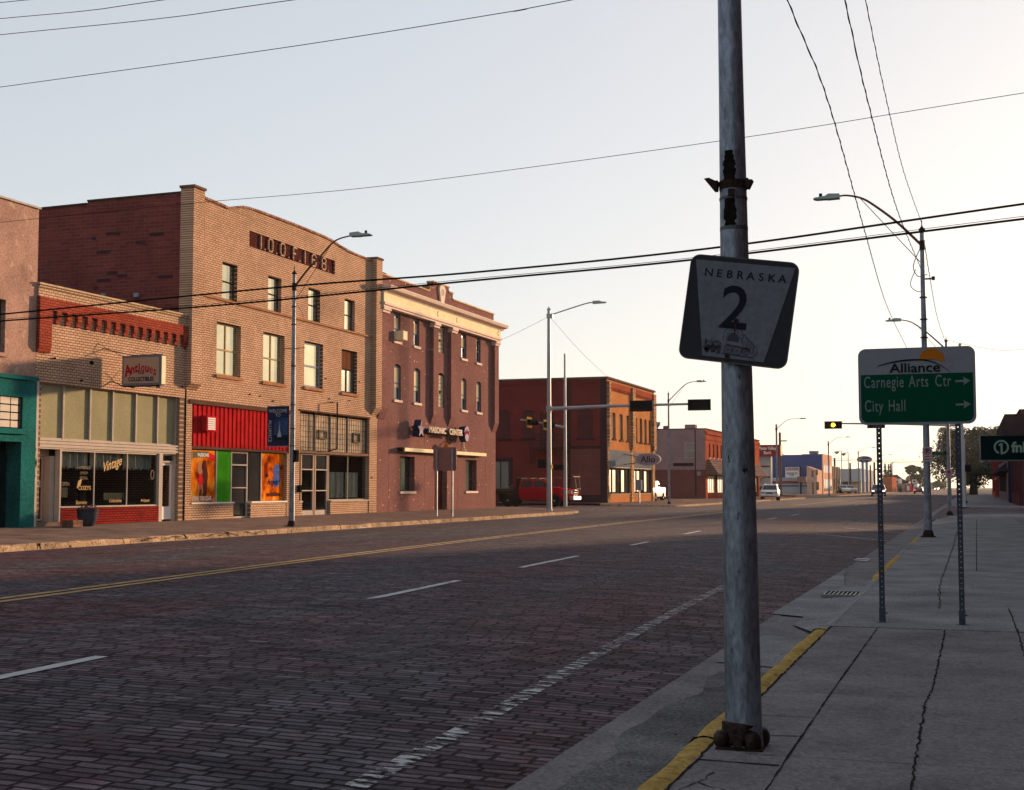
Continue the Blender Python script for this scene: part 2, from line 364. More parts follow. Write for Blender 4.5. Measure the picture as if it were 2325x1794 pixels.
def roadmat():
    m, nt, b = newmat('brick_paving'); co = coords(nt)
    sx = nt.nodes.new('ShaderNodeSeparateXYZ'); nt.links.new(co, sx.inputs[0])
    wob = noise(nt, co, .9, 3, .5); wob2 = noise(nt, co, 6, 2, .5)
    def warp(o, n, amt):
        s = N(nt, 'ShaderNodeMath', operation='SUBTRACT'); nt.links.new(n.outputs[0], s.inputs[0]); s.inputs[1].default_value = .5
        mu = N(nt, 'ShaderNodeMath', operation='MULTIPLY_ADD'); nt.links.new(s.outputs[0], mu.inputs[0]); mu.inputs[1].default_value = amt; nt.links.new(o, mu.inputs[2]); return mu.outputs[0]
    yy = warp(warp(sx.outputs[1], wob, .16), wob2, .03); xx = warp(sx.outputs[0], wob2, .05)
    cx = nt.nodes.new('ShaderNodeCombineXYZ'); nt.links.new(xx, cx.inputs[0]); nt.links.new(yy, cx.inputs[1])
    # the courses do not keep step: each row is shifted by its own amount
    rw = N(nt, 'ShaderNodeMath', operation='DIVIDE'); nt.links.new(yy, rw.inputs[0]); rw.inputs[1].default_value = .096
    fl = N(nt, 'ShaderNodeMath', operation='FLOOR'); nt.links.new(rw.outputs[0], fl.inputs[0])
    wn = N(nt, 'ShaderNodeTexWhiteNoise'); wn.noise_dimensions = '1D'; nt.links.new(fl.outputs[0], wn.inputs['W'])
    sh = N(nt, 'ShaderNodeMath', operation='MULTIPLY_ADD'); nt.links.new(wn.outputs[0], sh.inputs[0]); sh.inputs[1].default_value = .24; nt.links.new(xx, sh.inputs[2])
    nt.links.new(sh.outputs[0], cx.inputs[0])
    br = nt.nodes.new('ShaderNodeTexBrick'); nt.links.new(cx.outputs[0], br.inputs['Vector'])
    for k, v in (('Scale', 1), ('Mortar Size', .0155), ('Mortar Smooth', .45), ('Brick Width', .22), ('Row Height', .096), ('Bias', 0)): br.inputs[k].default_value = v
    br.inputs['Color1'].default_value = (.40, .40, .42, 1); br.inputs['Color2'].default_value = (1.1, 1.06, 1.06, 1); br.inputs['Mortar'].default_value = (.12, .11, .125, 1)
    big = noise(nt, mapv(nt, co, (1, .35, 1)), .28, 6, .62, .3); med = noise(nt, mapv(nt, co, (.6, 1.6, 1)), 1.3, 5, .7)
    f = ramp(nt, big.outputs[0], [(.40, 0), (.60, 1)])
    base = mixc(nt, f.outputs[0], (.150, .082, .092), (.122, .112, .130))
    f2 = ramp(nt, med.outputs[0], [(.55, 0), (.72, .75)])
    base = mixc(nt, f2.outputs[0], base, (.16, .042, .055))
    med2 = noise(nt, mapv(nt, co, (.5, 2.2, 1), (7, 3, 0)), 1.0, 8, .75)
    f3 = ramp(nt, med2.outputs[0], [(.3, .5), (.5, 1.0), (.75, 1.3)])
    a = mixc(nt, 1.0, base, br.outputs[0], 'MULTIPLY'); a = mixc(nt, 1.0, a, f3.outputs[0], 'MULTIPLY')
    fis = noise(nt, mapv(nt, cx.outputs[0], (1.1, 9.3, 1)), 1.0, 5, .75); f5 = ramp(nt, fis.outputs[0], [(.29, .22), (.39, 1.0), (.62, 1.0), (.72, 1.28)])
    a = mixc(nt, 1.0, a, f5.outputs[0], 'MULTIPLY')
    vor = N(nt, 'ShaderNodeTexVoronoi'); vor.inputs['Scale'].default_value = 1; nt.links.new(mapv(nt, cx.outputs[0], (1/.22, 1/.096, 1)), vor.inputs['Vector'])
    sv = N(nt, 'ShaderNodeSeparateColor'); nt.links.new(vor.outputs['Color'], sv.inputs[0]); f6 = ramp(nt, sv.outputs[0], [(0, .62), (.12, .8), (.8, 1.05), (1, 1.3)])
    a = mixc(nt, 1.0, a, f6.outputs[0], 'MULTIPLY')
    fine = noise(nt, co, 45, 4, .7); f4 = ramp(nt, fine.outputs[0], [(.3, .6), (.7, 1.35)])
    a = mixc(nt, 1.0, a, f4.outputs[0], 'MULTIPLY')
    nt.links.new(a, b.inputs['Base Color'])
    rr = ramp(nt, med2.outputs[0], [(.3, .85), (.7, .62)]); nt.links.new(rr.outputs[0], b.inputs['Roughness'])
    b.inputs['IOR'].default_value = 1.12
    inv = N(nt, 'ShaderNodeMath', operation='SUBTRACT'); inv.inputs[0].default_value = 1; nt.links.new(br.outputs[1], inv.inputs[1])
    # every brick sits a little higher or lower than the next
    sep = N(nt, 'ShaderNodeSeparateColor'); nt.links.new(br.outputs[0], sep.inputs[0])
    ad = N(nt, 'ShaderNodeMath', operation='MULTIPLY_ADD'); nt.links.new(sep.outputs[0], ad.inputs[0]); ad.inputs[1].default_value = .5; nt.links.new(inv.outputs[0], ad.inputs[2])
    p = bumpn(nt, b, ad.outputs[0], 1.0, .02)
    p = bumpn(nt, b, wob2.outputs[0], .5, .03, p)
    bumpn(nt, b, fine.outputs[0], .5, .006, p)
    return m
roadM = roadmat()
ys = [-30, 0, 20, 40, 60, 80, 100, 140, 200, 300, 450, 700, 1100, 1700, 2600]
def strip(mb, xs, ys, zf, dz=0):
    vs = [(x, y, zf(x)+dz) for y in ys for x in xs]; n = len(xs)
    return mb.add(vs, [(j*n+i, j*n+i+1, (j+1)*n+i+1, (j+1)*n+i) for j in range(len(ys)-1) for i in range(n-1)])
xs = [KL+.35+(GR-KL-.35)*i/32 for i in range(33)]
tag(strip(MB(), xs, ys, zr).build('brick_road', roadM), kind='structure')
gut = MB()
strip(gut, [GR, GR+.1, KR+.02], ys, lambda x: (-.012 if x > GR else 0))
strip(gut, [KL-.02, KL+.35], ys, lambda x: zr(KL+.35) if x > KL else -.01)
tag(gut.build('gutter', concrete_near), kind='structure')
# dark asphalt patch laid over the gutter, ragged edge
pm = MB(); n = 46; L_ = []; R_ = []
for i in range(n+1):
    y = 2.5+i*(10.75-2.5)/n
    wv = -1.93+.05*math.sin(y*2.1)+.035*math.sin(y*5.3+1)+random.uniform(-.018, .018)-(.18 if y < 7 else 0)*max(0, (7-y)/4)
    L_.append((wv, y, -.004)); R_.append((KR-.005, y, .0))
pm.add(L_+R_, [(i, n+1+i, n+2+i, i+1) for i in range(n)])
tag(pm.build('asphalt_patch', asph), kind='structure')
# concrete apron around the inlet
ap = MB(); ap.add([(-2.2,15.7,.006),(-1.81,15.45,.005),(-1.81,20.6,.005),(-2.16,24.6,.006)], [(0,1,2,3)])
ap.add([(-2.05,11.3,-.003),(-1.5,11.1,-.003),(-1.5,13.3,-.003),(-2.04,13.5,-.003)], [(0,1,2,3)])
tag(ap.build('gutter_apron', concrete_pale), kind='structure')

# left sidewalks with kerb, one sheet per block; cross street ramps between
def zl(x):
    if x > -26: return .14+(.3-.14)*(KL-x)/(26+KL)
    return .3
def sidewalk_left(y0, y1, rc0, rc1, name):
    """outline with rounded kerb corners"""
    mb = MB(); pts = []
    def arc(cx, cy, r, a0, a1, n=8): return [(cx+r*math.cos(R(a0+(a1-a0)*i/n)), cy+r*math.sin(R(a0+(a1-a0)*i/n))) for i in range(n+1)]
    edge = [(-95, y0)]
    edge += arc(KL-rc0, y0+rc0, rc0, -90, 0) if rc0 else [(KL, y0)]
    edge += arc(KL-rc1, y1-rc1, rc1, 0, 90) if rc1 else [(KL, y1)]
    edge += [(-95, y1)]
    top = [Vector((x, y, zl(x))) for x, y in edge]
    # strips along Y for the flat part, fan to x=-26
    k = len(top); inner = [Vector((min(p.x, -26.0), p.y, .3)) for p in top]
    far = [Vector((-95, p.y, .3)) for p in top]
    mb.add(top+inner+far, [(i, i+1, k+i+1, k+i) for i in range(k-1)]+[(k+i, k+i+1, 2*k+i+1, 2*k+i) for i in range(k-1)])
    tag(mb.build(name, concrete), kind='structure')
    kb = MB(); out = []
    for i in range(1, k-1):
        pass
    seg = edge[1:-1]
    # split into kerb stones with uneven lengths and faces
    P = []; 
    for i in range(len(seg)-1):
        a, b = Vector((*seg[i], 0)), Vector((*seg[i+1], 0)); d = (b-a).length; m = max(1, int(d/.45))
        if d > 120: m = 90
        for j in range(m): P.append(a.lerp(b, j/m))
    P.append(Vector((*seg[-1], 0)))
    rs = random.Random(3); rows = []
    for i, p in enumerate(P):
        t = (P[min(i+1, len(P)-1)]-P[max(i-1, 0)]).normalized(); nn = Vector((t.y, -t.x, 0))
        j1 = rs.uniform(-.022, .03); j2 = rs.uniform(-.02, .012); zt = zl(p.x)+.006
        rows.append([p-nn*.16+Vector((0,0,zt)), p+nn*(.005+j1*.4)+Vector((0,0,zt+j2)), p+nn*(.035+j1)+Vector((0,0,zt-.03+j2)), p+nn*(.05+j1*.6)+Vector((0,0,-.02))])
    vs = [v for r in rows for v in r]
    kb.add(vs, [(i*4+j, (i+1)*4+j, (i+1)*4+j+1, i*4+j+1) for i in range(len(rows)-1) for j in range(3)])
    tag(kb.build('kerb', kerbm), kind='structure')
    return
sidewalk_left(-25, 76.5, 0, 5.0, 'sidewalk')
sidewalk_left(95.5, 185, 5.0, 4.0, 'sidewalk')
sidewalk_left(203, 1500, 4.0, 0, 'sidewalk')
# cross street west: rises from the gutter
cs = MB(); cs.add([(KL+.4,71,.02),(KL+.4,101,.02),(-27,98,.14),(-27,75,.14),(-95,95.7,.2),(-95,76.3,.2)], [(0,1,2,3),(3,2,4,5)])
tag(cs.build('cross_street', roadM), kind='structure')
cs = MB(); cs.add([(KL+.4,183,.01),(KL+.4,207,.01),(-95,203,.1),(-95,185,.1)], [(0,1,2,3)]); tag(cs.build('cross_street', asph), kind='structure')
# kerb joints and cracks in old kerb stones
jm = MB(); yy = 23.0
while yy < 76:
    wv = random.choice([.012, .02, .045]); jm.add([(KL-.18,yy,.152),(KL-.18,yy+wv,.152),(KL+.03,yy+wv+random.uniform(-.15,.15),.145),(KL+.03,yy+random.uniform(-.02,.1),.145),(KL+.075,yy+.1,.0),(KL+.075,yy+.1+wv,.0)], [(0,1,2,3),(3,2,5,4)])
    yy += random.choice([1.1, 1.6, 2.2, 3.0, 3.0])
for y0 in (30.2, 31.6, 33.4, 34.3, 35.8):
    z = .1; pts = []
    for i in range(8): pts.append((KL+.062+.02*random.random(), y0+i*.15+random.uniform(-.05,.05), .03+.09*abs(math.sin(i*.5+y0))+random.uniform(-.015,.015)))
    jm.tube(pts, .008, 4)
tag(jm.build('kerb_cracks', black), kind='structure')

# right sidewalk
ZS = .12
def slab(name, pts, z, mat, t=.2):
    mb = MB(); mb.prism(pts, 'z', z-t, z); return tag(mb.build(name, mat), kind='structure')
slab('sidewalk', [(KR+.14,-15),(3.5,-15),(3.5,13.3),(KR+.14,13.3)], ZS, concrete_near)
slab('sidewalk', [(KR+.14,13.34),(3.5,13.34),(3.5,71),(1.5,71.5),(-.2,70),(-1.0,66),(KR+.14,60)], ZS, concrete_pale)
slab('sidewalk', [(KR,101),(-.6,98),(1,97),(40,97),(40,330),(3.5,330),(KR,330)], ZS, concrete_near)
slab('lawn_strip', [(-.9,252),(0.6,252),(0.6,326),(-.9,326)], ZS+.03, paint('lawn', (.05,.08,.025), .95, var=.4, scale=3), .02)
slab('cross_street', [(KR-.4,60.5),(-.9,66.5),(0,71),(1.6,71.9),(40,72),(40,96.9),(.8,96.9),(-.8,98),(KR-.4,101)], .02, roadM, .1)
slab('parking_lot', [(3.52,66),(40,66),(40,71.9),(3.52,71.9)], .115, asph)
# truncated dome strip and worn white crossing patches
dm = MB(); 
for i in range(30):
    for j in range(3): dm.cyl((-.25+i*.11, 71.6+j*.2+.02*i, .12), (-.25+i*.11, 71.6+j*.2+.02*i, .14), .04, .03, 6)
tag(dm.build('tactile_paving', paint('faded_tactile_strip', (.3,.28,.26))), kind='structure')
# sidewalk joints and cracks
jt = MB()
def crack(pts, wd, jit, z=ZS+.004, step=.12, seed=1):
    rs = random.Random(seed); P = []
    for (a, b) in zip(pts[:-1], pts[1:]):
        a, b = Vector((*a, z)), Vector((*b, z)); m = max(2, int((b-a).length/step))
        for i in range(m): P.append(a.lerp(b, i/m))
    P.append(Vector((*pts[-1], z))); vs = []
    for i, p in enumerate(P):
        t = (P[min(i+1, len(P)-1)]-P[max(i-1, 0)]).normalized(); nn = Vector((-t.y, t.x, 0))
        o = rs.uniform(-jit, jit); ww = wd*.75*rs.uniform(.35, 1.3)
        vs += [p+nn*(o-ww/2), p+nn*(o+ww/2)]
    jt.add(vs, [(2*i, 2*i+1, 2*i+3, 2*i+2) for i in range(len(P)-1)])
crack([(-.87,13.28),(-.89,9),(-.88,4)], .016, .002, seed=2)
crack([(-.26,13.28),(-.27,9.5),(-.30,8.75),(-.28,6.3),(-.27,3.5)], .018, .008, step=.05, seed=3)
crack([(.36,15.9),(.38,13),(.37,11.5),(.4,8)], .02, .008, step=.06, seed=4)
crack([(-1.42,13.30),(3.4,13.33)], .03, .002, seed=5)
for y, x0, x1 in ((11.2,-.5,3.4),(9.0,-1.3,3.4),(8.0,-1.24,-.89),(7.37,-1.1,-.89),(6.84,-1.1,3.4),(4.6,-1.3,3.4),(10.2,-.27,.37)):
    crack([(x0, y), (x1, y+.03)], .009 if y != 7.37 else .022, .001, seed=int(y*10))
crack([(-1.3,6.62),(-.9,6.6)], .028, .003, seed=6)
crack([(-1.16,6.35),(-1.22,6.0),(-1.3,5.7),(-1.36,5.4)], .01, .012, step=.05, seed=8)
crack([(-1.2,6.12),(-1.05,5.98),(-.93,5.95),(-.89,6.05)], .012, .012, step=.05, seed=9)
crack([(KR+.15,3),(KR+.15,13.3)], .022, .006, step=.07, seed=10)
for (p, ww, j) in (([(-.43,43.6),(-.41,32),(-.44,19.6),(-.40,17.5),(-.36,15.6)], .018, .02), ([(-.39,18.0),(3.4,18.3)], .02, .002), ([(.05,22.8),(3.4,23.0)], .02, .001), ([(.05,22.8),(.19,60)], .02, .004),
    ([(-1.4,37.2),(-.4,37.25)], .1, .01), ([(-1.4,32),(-.41,32)], .03, .002), ([(-1.4,27),(3.4,27.2)], .012, .002), ([(-1.4,46),(3.4,46.2)], .03, .002), ([(-1.4,52),(3.4,52.2)], .03, .002), ([(.2,41),(3.4,41)], .02, .002), ([(.2,34),(3.4,34)], .02, .002), ([(1.7,24),(1.8,60)], .02, .003)):
    crack(p, ww, j, seed=int(p[0][1]*7))
for k in range(6):
    a = random.uniform(-.8, .2); y = random.uniform(5.5, 12); crack([(a,y),(a+random.uniform(-.1,.15),y+random.uniform(-.05,.05))], .006, .008, step=.03, seed=50+k)
tag(jt.build('sidewalk_joints', paint('joint_dirt', (.03,.028,.028), .95)), kind='structure')
# small stones and crumbs scattered
st = MB(); rs = random.Random(5)
for i in range(260):
    x, y = rs.uniform(-1.25, 2.2), rs.uniform(4, 40); r = rs.choice([.003,.004,.005,.008])*(1+y/25)
    st.M = Matrix.Translation((x, y, ZS+r*.5)) @ Matrix.Rotation(rs.uniform(0, 6), 4, 'Z')
    st.add([(r,0,0),(0,r*.8,0),(-r,0,0),(0,-r*.9,0),(0,0,r*.8)], [(0,1,4),(1,2,4),(2,3,4),(3,0,4)])
for i in range(200):
    x, y = rs.uniform(-2.1, -1.5), rs.uniform(4, 30); r = rs.choice([.003,.005,.007]); st.M = Matrix.Translation((x, y, .006))
    st.add([(r,0,0),(0,r*.8,0),(-r,0,0),(0,-r*.9,0),(0,0,r*.8)], [(0,1,4),(1,2,4),(2,3,4),(3,0,4)])
tag(st.build('grit', dirtm), kind='stuff')

lt = MB(); rs = random.Random(21)
for i in range(420):
    y = rs.uniform(22, 75); x = KL+rs.choice([.1,.2,.3,.5])*rs.random()+.08; r = rs.choice([.01,.015,.025]); lt.M = Matrix.Translation((x, y, .012)) @ Matrix.Rotation(rs.uniform(0, 6), 4, 'Z')
    lt.add([(r,0,0),(0,r*.7,.004),(-r,0,.006),(0,-r*.6,0)], [(0,1,2,3)])
for i in range(260):
    y = rs.uniform(4, 40); x = KR-.06-abs(rs.gauss(0,.12)); r = rs.choice([.006,.01,.016]); lt.M = Matrix.Translation((x, y, .012)) @ Matrix.Rotation(rs.uniform(0, 6), 4, 'Z')
    lt.add([(r,0,0),(0,r*.7,.004),(-r,0,.006),(0,-r*.6,0)], [(0,1,2,3)])
tag(lt.build('kerbside_litter', paint('dry_leaf_litter', (.10,.065,.04), .9, var=.5, scale=9)), kind='stuff')
pp = MB(); pp.add([(-20.4,43.2,.02),(-20.25,43.5,.03),(-20.4,43.7,.05),(-20.5,43.35,.04)], [(0,1,2,3)]); tag(pp.build('paper_scrap', whitep, origin=(-20.4,43.4,.02)), 'crumpled white paper scrap lying at the left kerb below the lamp', 'litter')
# oil and tyre darkening on the lanes, thin worn films with their own outline
ol = worn('oil_film', (.012,.012,.014), .60, (1.6, .5, 1), .10)
for xc, y0, y1 in ((-4.9, 3, 60), (-9.0, 4, 70), (-14.2, 18, 72)):
    mb = MB(); P = [y0+(y1-y0)*i/24 for i in range(25)]; vs = []
    for y in P: vs += [(xc-.45, y, zr(xc-.45)+.004+y*.00004), (xc+.45, y, zr(xc+.45)+.004+y*.00004)]
    mb.add(vs, [(2*i, 2*i+1, 2*i+3, 2*i+2) for i in range(24)]); tag(mb.build('oil_stain', ol), kind='structure')
# right kerb: rounded yellow stone, with drops at the inlet
def kerb_right(y0, y1, mat, name='kerb', taper0=0, taper1=0, seed=1):
    mb = MB(); rs = random.Random(seed); m = int((y1-y0)/.16)+2; rows = []
    prof = [(-.025,-.03),(-.012,.06),(.012,.105),(.05,.128),(.1,.130),(.145,.118)]
    for i in range(m+1):
        y = y0+(y1-y0)*i/m; k = 1.0
        if taper0: k = min(k, max(.06, (y-y0)/taper0))
        if taper1: k = min(k, max(.06, (y1-y)/taper1))
        k = k**.5; wob = .012*math.sin(y*3.1)+.008*math.sin(y*7.7+2)+rs.uniform(-.003, .003)
        rows.append([(KR+px+wob*(1-j/5), y, pz*k+(.01 if k < 1 else 0)*0) for j, (px, pz) in enumerate(prof)])
    q = len(prof); mb.add([v for r in rows for v in r], [(i*q+j, (i+1)*q+j, (i+1)*q+j+1, i*q+j+1) for i in range(m) for j in range(q-1)])
    return tag(mb.build(name, mat, smooth=True), kind='structure')
kerb_right(1.5, 13.9, kerby, taper1=.9, seed=2)
kerb_right(13.9, 20.6, concrete_pale, seed=3, taper0=.01) if False else None
apr = MB(); apr.add([(KR-.36,14.5,.006),(KR-.02,13.5,.03),(KR+.16,13.4,ZS+.002),(KR+.16,20.95,ZS+.002),(KR-.02,20.9,.03),(KR-.36,20.6,.006)], [(0,1,4,5),(1,2,3,4)]); tag(apr.build('kerb_ramp', concrete_pale), kind='structure')
kerb_right(20.7, 28.0, kerby, taper0=.7, taper1=.8, seed=4)
kerb_right(27.3, 33.6, concrete_pale, seed=5, taper0=.8)
kerb_right(33.2, 37.4, kerby, taper0=.7, seed=6)
kerb_right(37.4, 60, concrete_pale, seed=7)
kerb_right(101, 330, concrete_near, seed=8)
crk = MB()
for y in (7.15, 12.9): crk.tube([(KR-.03,y-.1,.0),(KR-.01,y-.06,.07),(KR+.03,y,.125),(KR+.08,y+.02,.134),(KR+.15,y+.02,.122)], .006, 5)
tag(crk.build('kerb_cracks', black), kind='structure')
# storm drain
dr = thing('storm_drain', 'slotted iron storm drain set in the pale gutter apron', 'drain', (-1.6,18.6,.02))
B('drain_pit', black, dr, (-1.9,-1.36,18.2,18.95,.021,.036))
g = MB()
for i in range(10): x = -1.88+i*.055; g.box(x, x+.022, 18.2, 18.7, .037, .05)
g.box(-1.9,-1.35,18.16,18.2,.012,.05)
g.build('grate', paint('worn_iron', (.16,.16,.155), .5, .3), dr)

# ---------------------------------------------------------------- painted markings
ywl = worn('yellow_road_paint', (.33,.18,.045), .38, (3, .8, 1), .10)
whl = worn('white_lane_paint', (.38,.38,.39), .40, (3, 1.2, 1), .08)
whw = worn('chipped_white_paint', (.40,.41,.41), .535, (2.0, 6.5, 1), .02)
def mark(name, pts, wd, mat, dz=.007):
    mb = MB(); P = []
    for (a, b) in zip(pts[:-1], pts[1:]):
        m = max(1, int((b[1]-a[1])/1.5))
        for i in range(m): P.append((a[0]+(b[0]-a[0])*i/m, a[1]+(b[1]-a[1])*i/m))
    P.append(pts[-1]); vs = []
    for x, y in P:
        d = dz+y*.00008
        vs += [(x-wd/2, y, zr(x-wd/2)+d), (x+wd/2, y, zr(x+wd/2)+d)]
    mb.add(vs, [(2*i, 2*i+1, 2*i+3, 2*i+2) for i in range(len(P)-1)])
    return tag(mb.build(name, mat), kind='structure')
CL = [(-10.1,-5),(-10.4,8),(-10.62,12.8),(-11.0,18),(-11.3,22.5),(-11.75,33),(-12.1,48),(-12.2,64),(-12.2,75)]
for o_ in (-.13, .13): mark('centre_line', [(x+o_, y) for x, y in CL], .14, ywl)
for o_ in (-.16, .16): mark('centre_line', [(-12.1+o_, 98), (-11.8+o_, 300)], .13, ywl)
def lx(y, P):
    for (a, b) in zip(P[:-1], P[1:]):
        if a[1] <= y <= b[1]: return a[0]+(b[0]-a[0])*(y-a[1])/(b[1]-a[1])
    return P[-1][0]
LN = [(-6.3,0),(-6.5,8),(-6.85,15),(-7.15,22),(-7.4,30),(-7.8,40),(-8,60),(-8,400)]
for a, b in ((5.6,9.15),(14.8,18.1),(21.3,25.2),(30.1,32.2),(37.6,40.6),(47,50),(56,59),(64,67),(100,103),(109,112),(120,123),(135,138)):
    mark('lane_line', [(lx(a, LN), a), (lx(b, LN), b)], .12, whl)
for a, b in ((15,18),(24.2,27.2),(32.5,35.3),(40.5,43.6),(49,52),(58,61)): mark('lane_line', [(-16.25,a),(-16.1,b)], .1, whw)
mark('edge_line', [(-2.75,4),(-2.88,8),(-3.05,11.08),(-3.13,12.9),(-3.3,17),(-3.45,22)], .13, whw)
for x0, y0, x1, y1 in ((-4.4,40.9,-2.15,37.7),(-4.15,47.5,-2.15,44.5),(-4.3,54,-2.2,51)):
    mb = MB(); a = Vector((x0,y0,0)); b = Vector((x1,y1,0)); nn = Vector((0,.09,0))
    vs = []
    for i in range(7):
        p = a.lerp(b, i/6); vs += [(p.x, p.y-.07, zr(p.x)+.012), (p.x, p.y+.07, zr(p.x)+.012)]
    mb.add(vs, [(2*i, 2*i+1, 2*i+3, 2*i+2) for i in range(6)]); tag(mb.build('parking_line', whl), kind='structure')
for y in (27.6, 36, 45): mark('parking_line', [(-19.3,y),(-19.4,y+4.5)], .08, whw)
for y in (27.65, 28.2): 
    mb = MB(); mb.add([(-2.25,y,.012),(-1.98,y-.12,.006),(-1.96,y+.06,.006),(-2.22,y+.16,.012)], [(0,1,2,3)]); tag(mb.build('kerb_marking', whitep), kind='structure')
for y, a, b in ((71.5,-20,-2.5),(99,-12,-2.5)):
    mb = MB(); k = 14; vs = []
    for i in range(k+1): x = a+(b-a)*i/k; vs += [(x, y, zr(x)+.014), (x, y+.35, zr(x)+.014)]
    mb.add(vs, [(2*i, 2*i+1, 2*i+3, 2*i+2) for i in range(k)]); tag(mb.build('crossing_line', whw), kind='structure')
mb = MB()
for q in ([(-26,77.5),(-21.2,77.3),(-21.2,77.7),(-26,77.9)], [(.4,89),(3.2,95),(2.9,95.2),(.1,89.3)], [(.6,80),(4,78.5),(4,79),(.6,80.6)]):
    mb.add([(x, y, (.165 if x < -20 else .035)) for x, y in q], [(0,1,2,3)])
tag(mb.build('crossing_line', whw), kind='structure')

# ---------------------------------------------------------------- building kit
XF = -26.0
def facade(mb, X, y0, y1, z0, z1, holes, dep=.22):
    ysn = sorted({y0, y1, *[h[0] for h in holes], *[h[1] for h in holes]}); zsn = sorted({z0, z1, *[h[2] for h in holes], *[h[3] for h in holes]})
    ysn = [y for y in ysn if y0 <= y <= y1]; zsn = [z for z in zsn if z0 <= z <= z1]
    for a, b in zip(ysn[:-1], ysn[1:]):
        for c, d in zip(zsn[:-1], zsn[1:]):
            my, mz = (a+b)/2, (c+d)/2
            if any(h[0] < my < h[1] and h[2] < mz < h[3] for h in holes): continue
            mb.quad((X,a,c),(X,b,c),(X,b,d),(X,a,d))
    for h in holes:
        a, b, c, d = h[:4]; x = X-dep
        mb.quad((X,a,c),(x,a,c),(x,a,d),(X,a,d)); mb.quad((X,b,c),(x,b,c),(x,b,d),(X,b,d))
        mb.quad((X,a,d),(X,b,d),(x,b,d),(x,a,d))
        if c > z0+.02: mb.quad((X,a,c),(X,b,c),(x,b,c),(x,a,c))
        if len(h) > 4 and h[4]:                        # segmental arch head
            r = h[4]; n = 6; w_ = b-a
            top = [(a+w_*i/n, d-r*(2*i/n-1)**2) for i in range(n+1)]
            for i in range(n):
                p, q = top[i], top[i+1]
                mb.quad((X,p[0],p[1]),(X,q[0],q[1]),(X,q[0],d),(X,p[0],d)); mb.quad((X,p[0],p[1]),(X,q[0],q[1]),(x,q[0],q[1]),(x,p[0],p[1]))
    return mb
def shell(parent, y0, y1, z0, z1, depth, mat, X=XF, roofz=None, near=True):
    t = .3; xb = X-depth; rz_ = roofz or z1-.6
    m = MB(); m.box(xb, X-.01, y0+.01, y0+t, z0-.1, z1); m.box(xb, X-.01, y1-t, y1-.01, z0-.1, z1); m.box(xb, xb+t, y0+t+.003, y1-t-.003, z0-.1, z1)
    m.build('side_wall', mat, parent)
    B('roof', roofm, parent, (xb+t+.003, X-.31, y0+t+.003, y1-t-.003, rz_-.2, rz_))
    B('floor', dark_in, parent, (xb+t+.003, X-.31, y0+t+.003, y1-t-.003, z0-.05, z0-.02))
def parapet(m, X, y0, y1, z1, top, t=.3):
    """band between z1 and the profile top = [(y,z)...]"""
    m.prism([(y0, z1+.0005)]+list(top)+[(y1, z1+.0005)], 'x', X-t, X)
def frame_bars(m, x, ya, yb, za, zb, t, cols=(), rows=(), d=.05):
    m.box(x-d, x, ya, ya+t, za, zb); m.box(x-d, x, yb-t, yb, za, zb)
    m.box(x-d+.002, x-.002, ya+t, yb-t, za, za+t); m.box(x-d+.002, x-.002, ya+t, yb-t, zb-t, zb)
    for c in cols: m.box(x-d+.004, x-.004, c-t*.45, c+t*.45, za+t, zb-t)
    for r in rows: m.box(x-d+.006, x+.004, ya+t, yb-t, r-t*.45, r+t*.45)
def window(parent, ya, yb, za, zb, dep=.22, fm=darkframe, gm=winrefl, cols=(), rows=(), t=.05, sill=None, X=XF, label=None, gm2=None, name='window'):
    x = X-dep+.05; pane = MB()
    pane.box(x-.035, x-.02, ya+.01, yb-.01, za+.01, zb-.01)
    o = pane.build(name, gm, parent)
    if label: o['label'] = label
    f = MB(); frame_bars(f, x+.012, ya+.005, yb-.005, za+.005, zb-.005, t, cols, rows); f.build('frame', fm, o)
    if gm2 and rows: B('lower_pane', gm2, o, (x-.017, x-.010, ya+t, yb-t, za+t, rows[0]-t*.5))
    if sill: B('sill', sill, o, (X-dep+.06, X+.07, ya-.08, yb+.08, za-.12, za-.005))
    return o

# ================================================================ stucco building with teal storefront
b1 = thing('stucco_building', 'pinkish brown stucco building with a teal painted storefront and glass block window', 'building', (XF-4, 28, .3))
m = MB(); facade(m, XF, 20, 32.76, 4.6, 9.6, [(22,24.2,5.2,6.9),(28.6,31.42,5.28,6.8)]); m.box(XF-.3,XF,20,32.76,9.6005,9.68); m.build('front_wall', stucco, b1)
shell(b1, 20, 32.76, .3, 9.6, 30, stucco)
B('coping', alu, b1, (XF-.35, XF+.06, 19.95, 32.80, 9.685, 9.74), (XF-30, XF-.36, 32.46, 32.8, 9.605, 9.66))
window(b1, 28.6, 31.42, 5.28, 6.8, fm=darkframe, gm=windark, cols=(30,), rows=(6.0,), sill=stucco)
window(b1, 22, 24.2, 5.2, 6.9, fm=darkframe, gm=windark, rows=(6.0,), sill=stucco)
m = MB(); facade(m, XF+.1, 20, 32.74, .25, 4.5, [(24,32.13,3.14,4.05),(26,32.11,.25,2.76)], .5); m.box(XF-.25, XF+.1, 20, 32.74, 4.501, 4.55); m.quad((XF+.1,32.74,.25),(XF+.1,32.74,4.5),(XF-.02,32.74,4.5),(XF-.02,32.74,.25)); m.build('teal_storefront', teal, b1)
B('ledge', teal, b1, (XF+.1, XF+.17, 20, 32.74, 4.56, 4.68), (XF+.105, XF+.2, 24, 32.3, 2.98, 3.04))
gb = MB(); x = XF+.05
for i in range(18):
    for j in range(4): ya = 24.04+i*.449; za = 3.16+j*.2225; gb.box(x-.1, x, ya, ya+.43, za, za+.205)
gbm = paint('glass_block', (.09,.06,.04), .5, var=.5, scale=6, spec=.4); gb.build('glass_block_window', gbm, b1, bevel=.012)
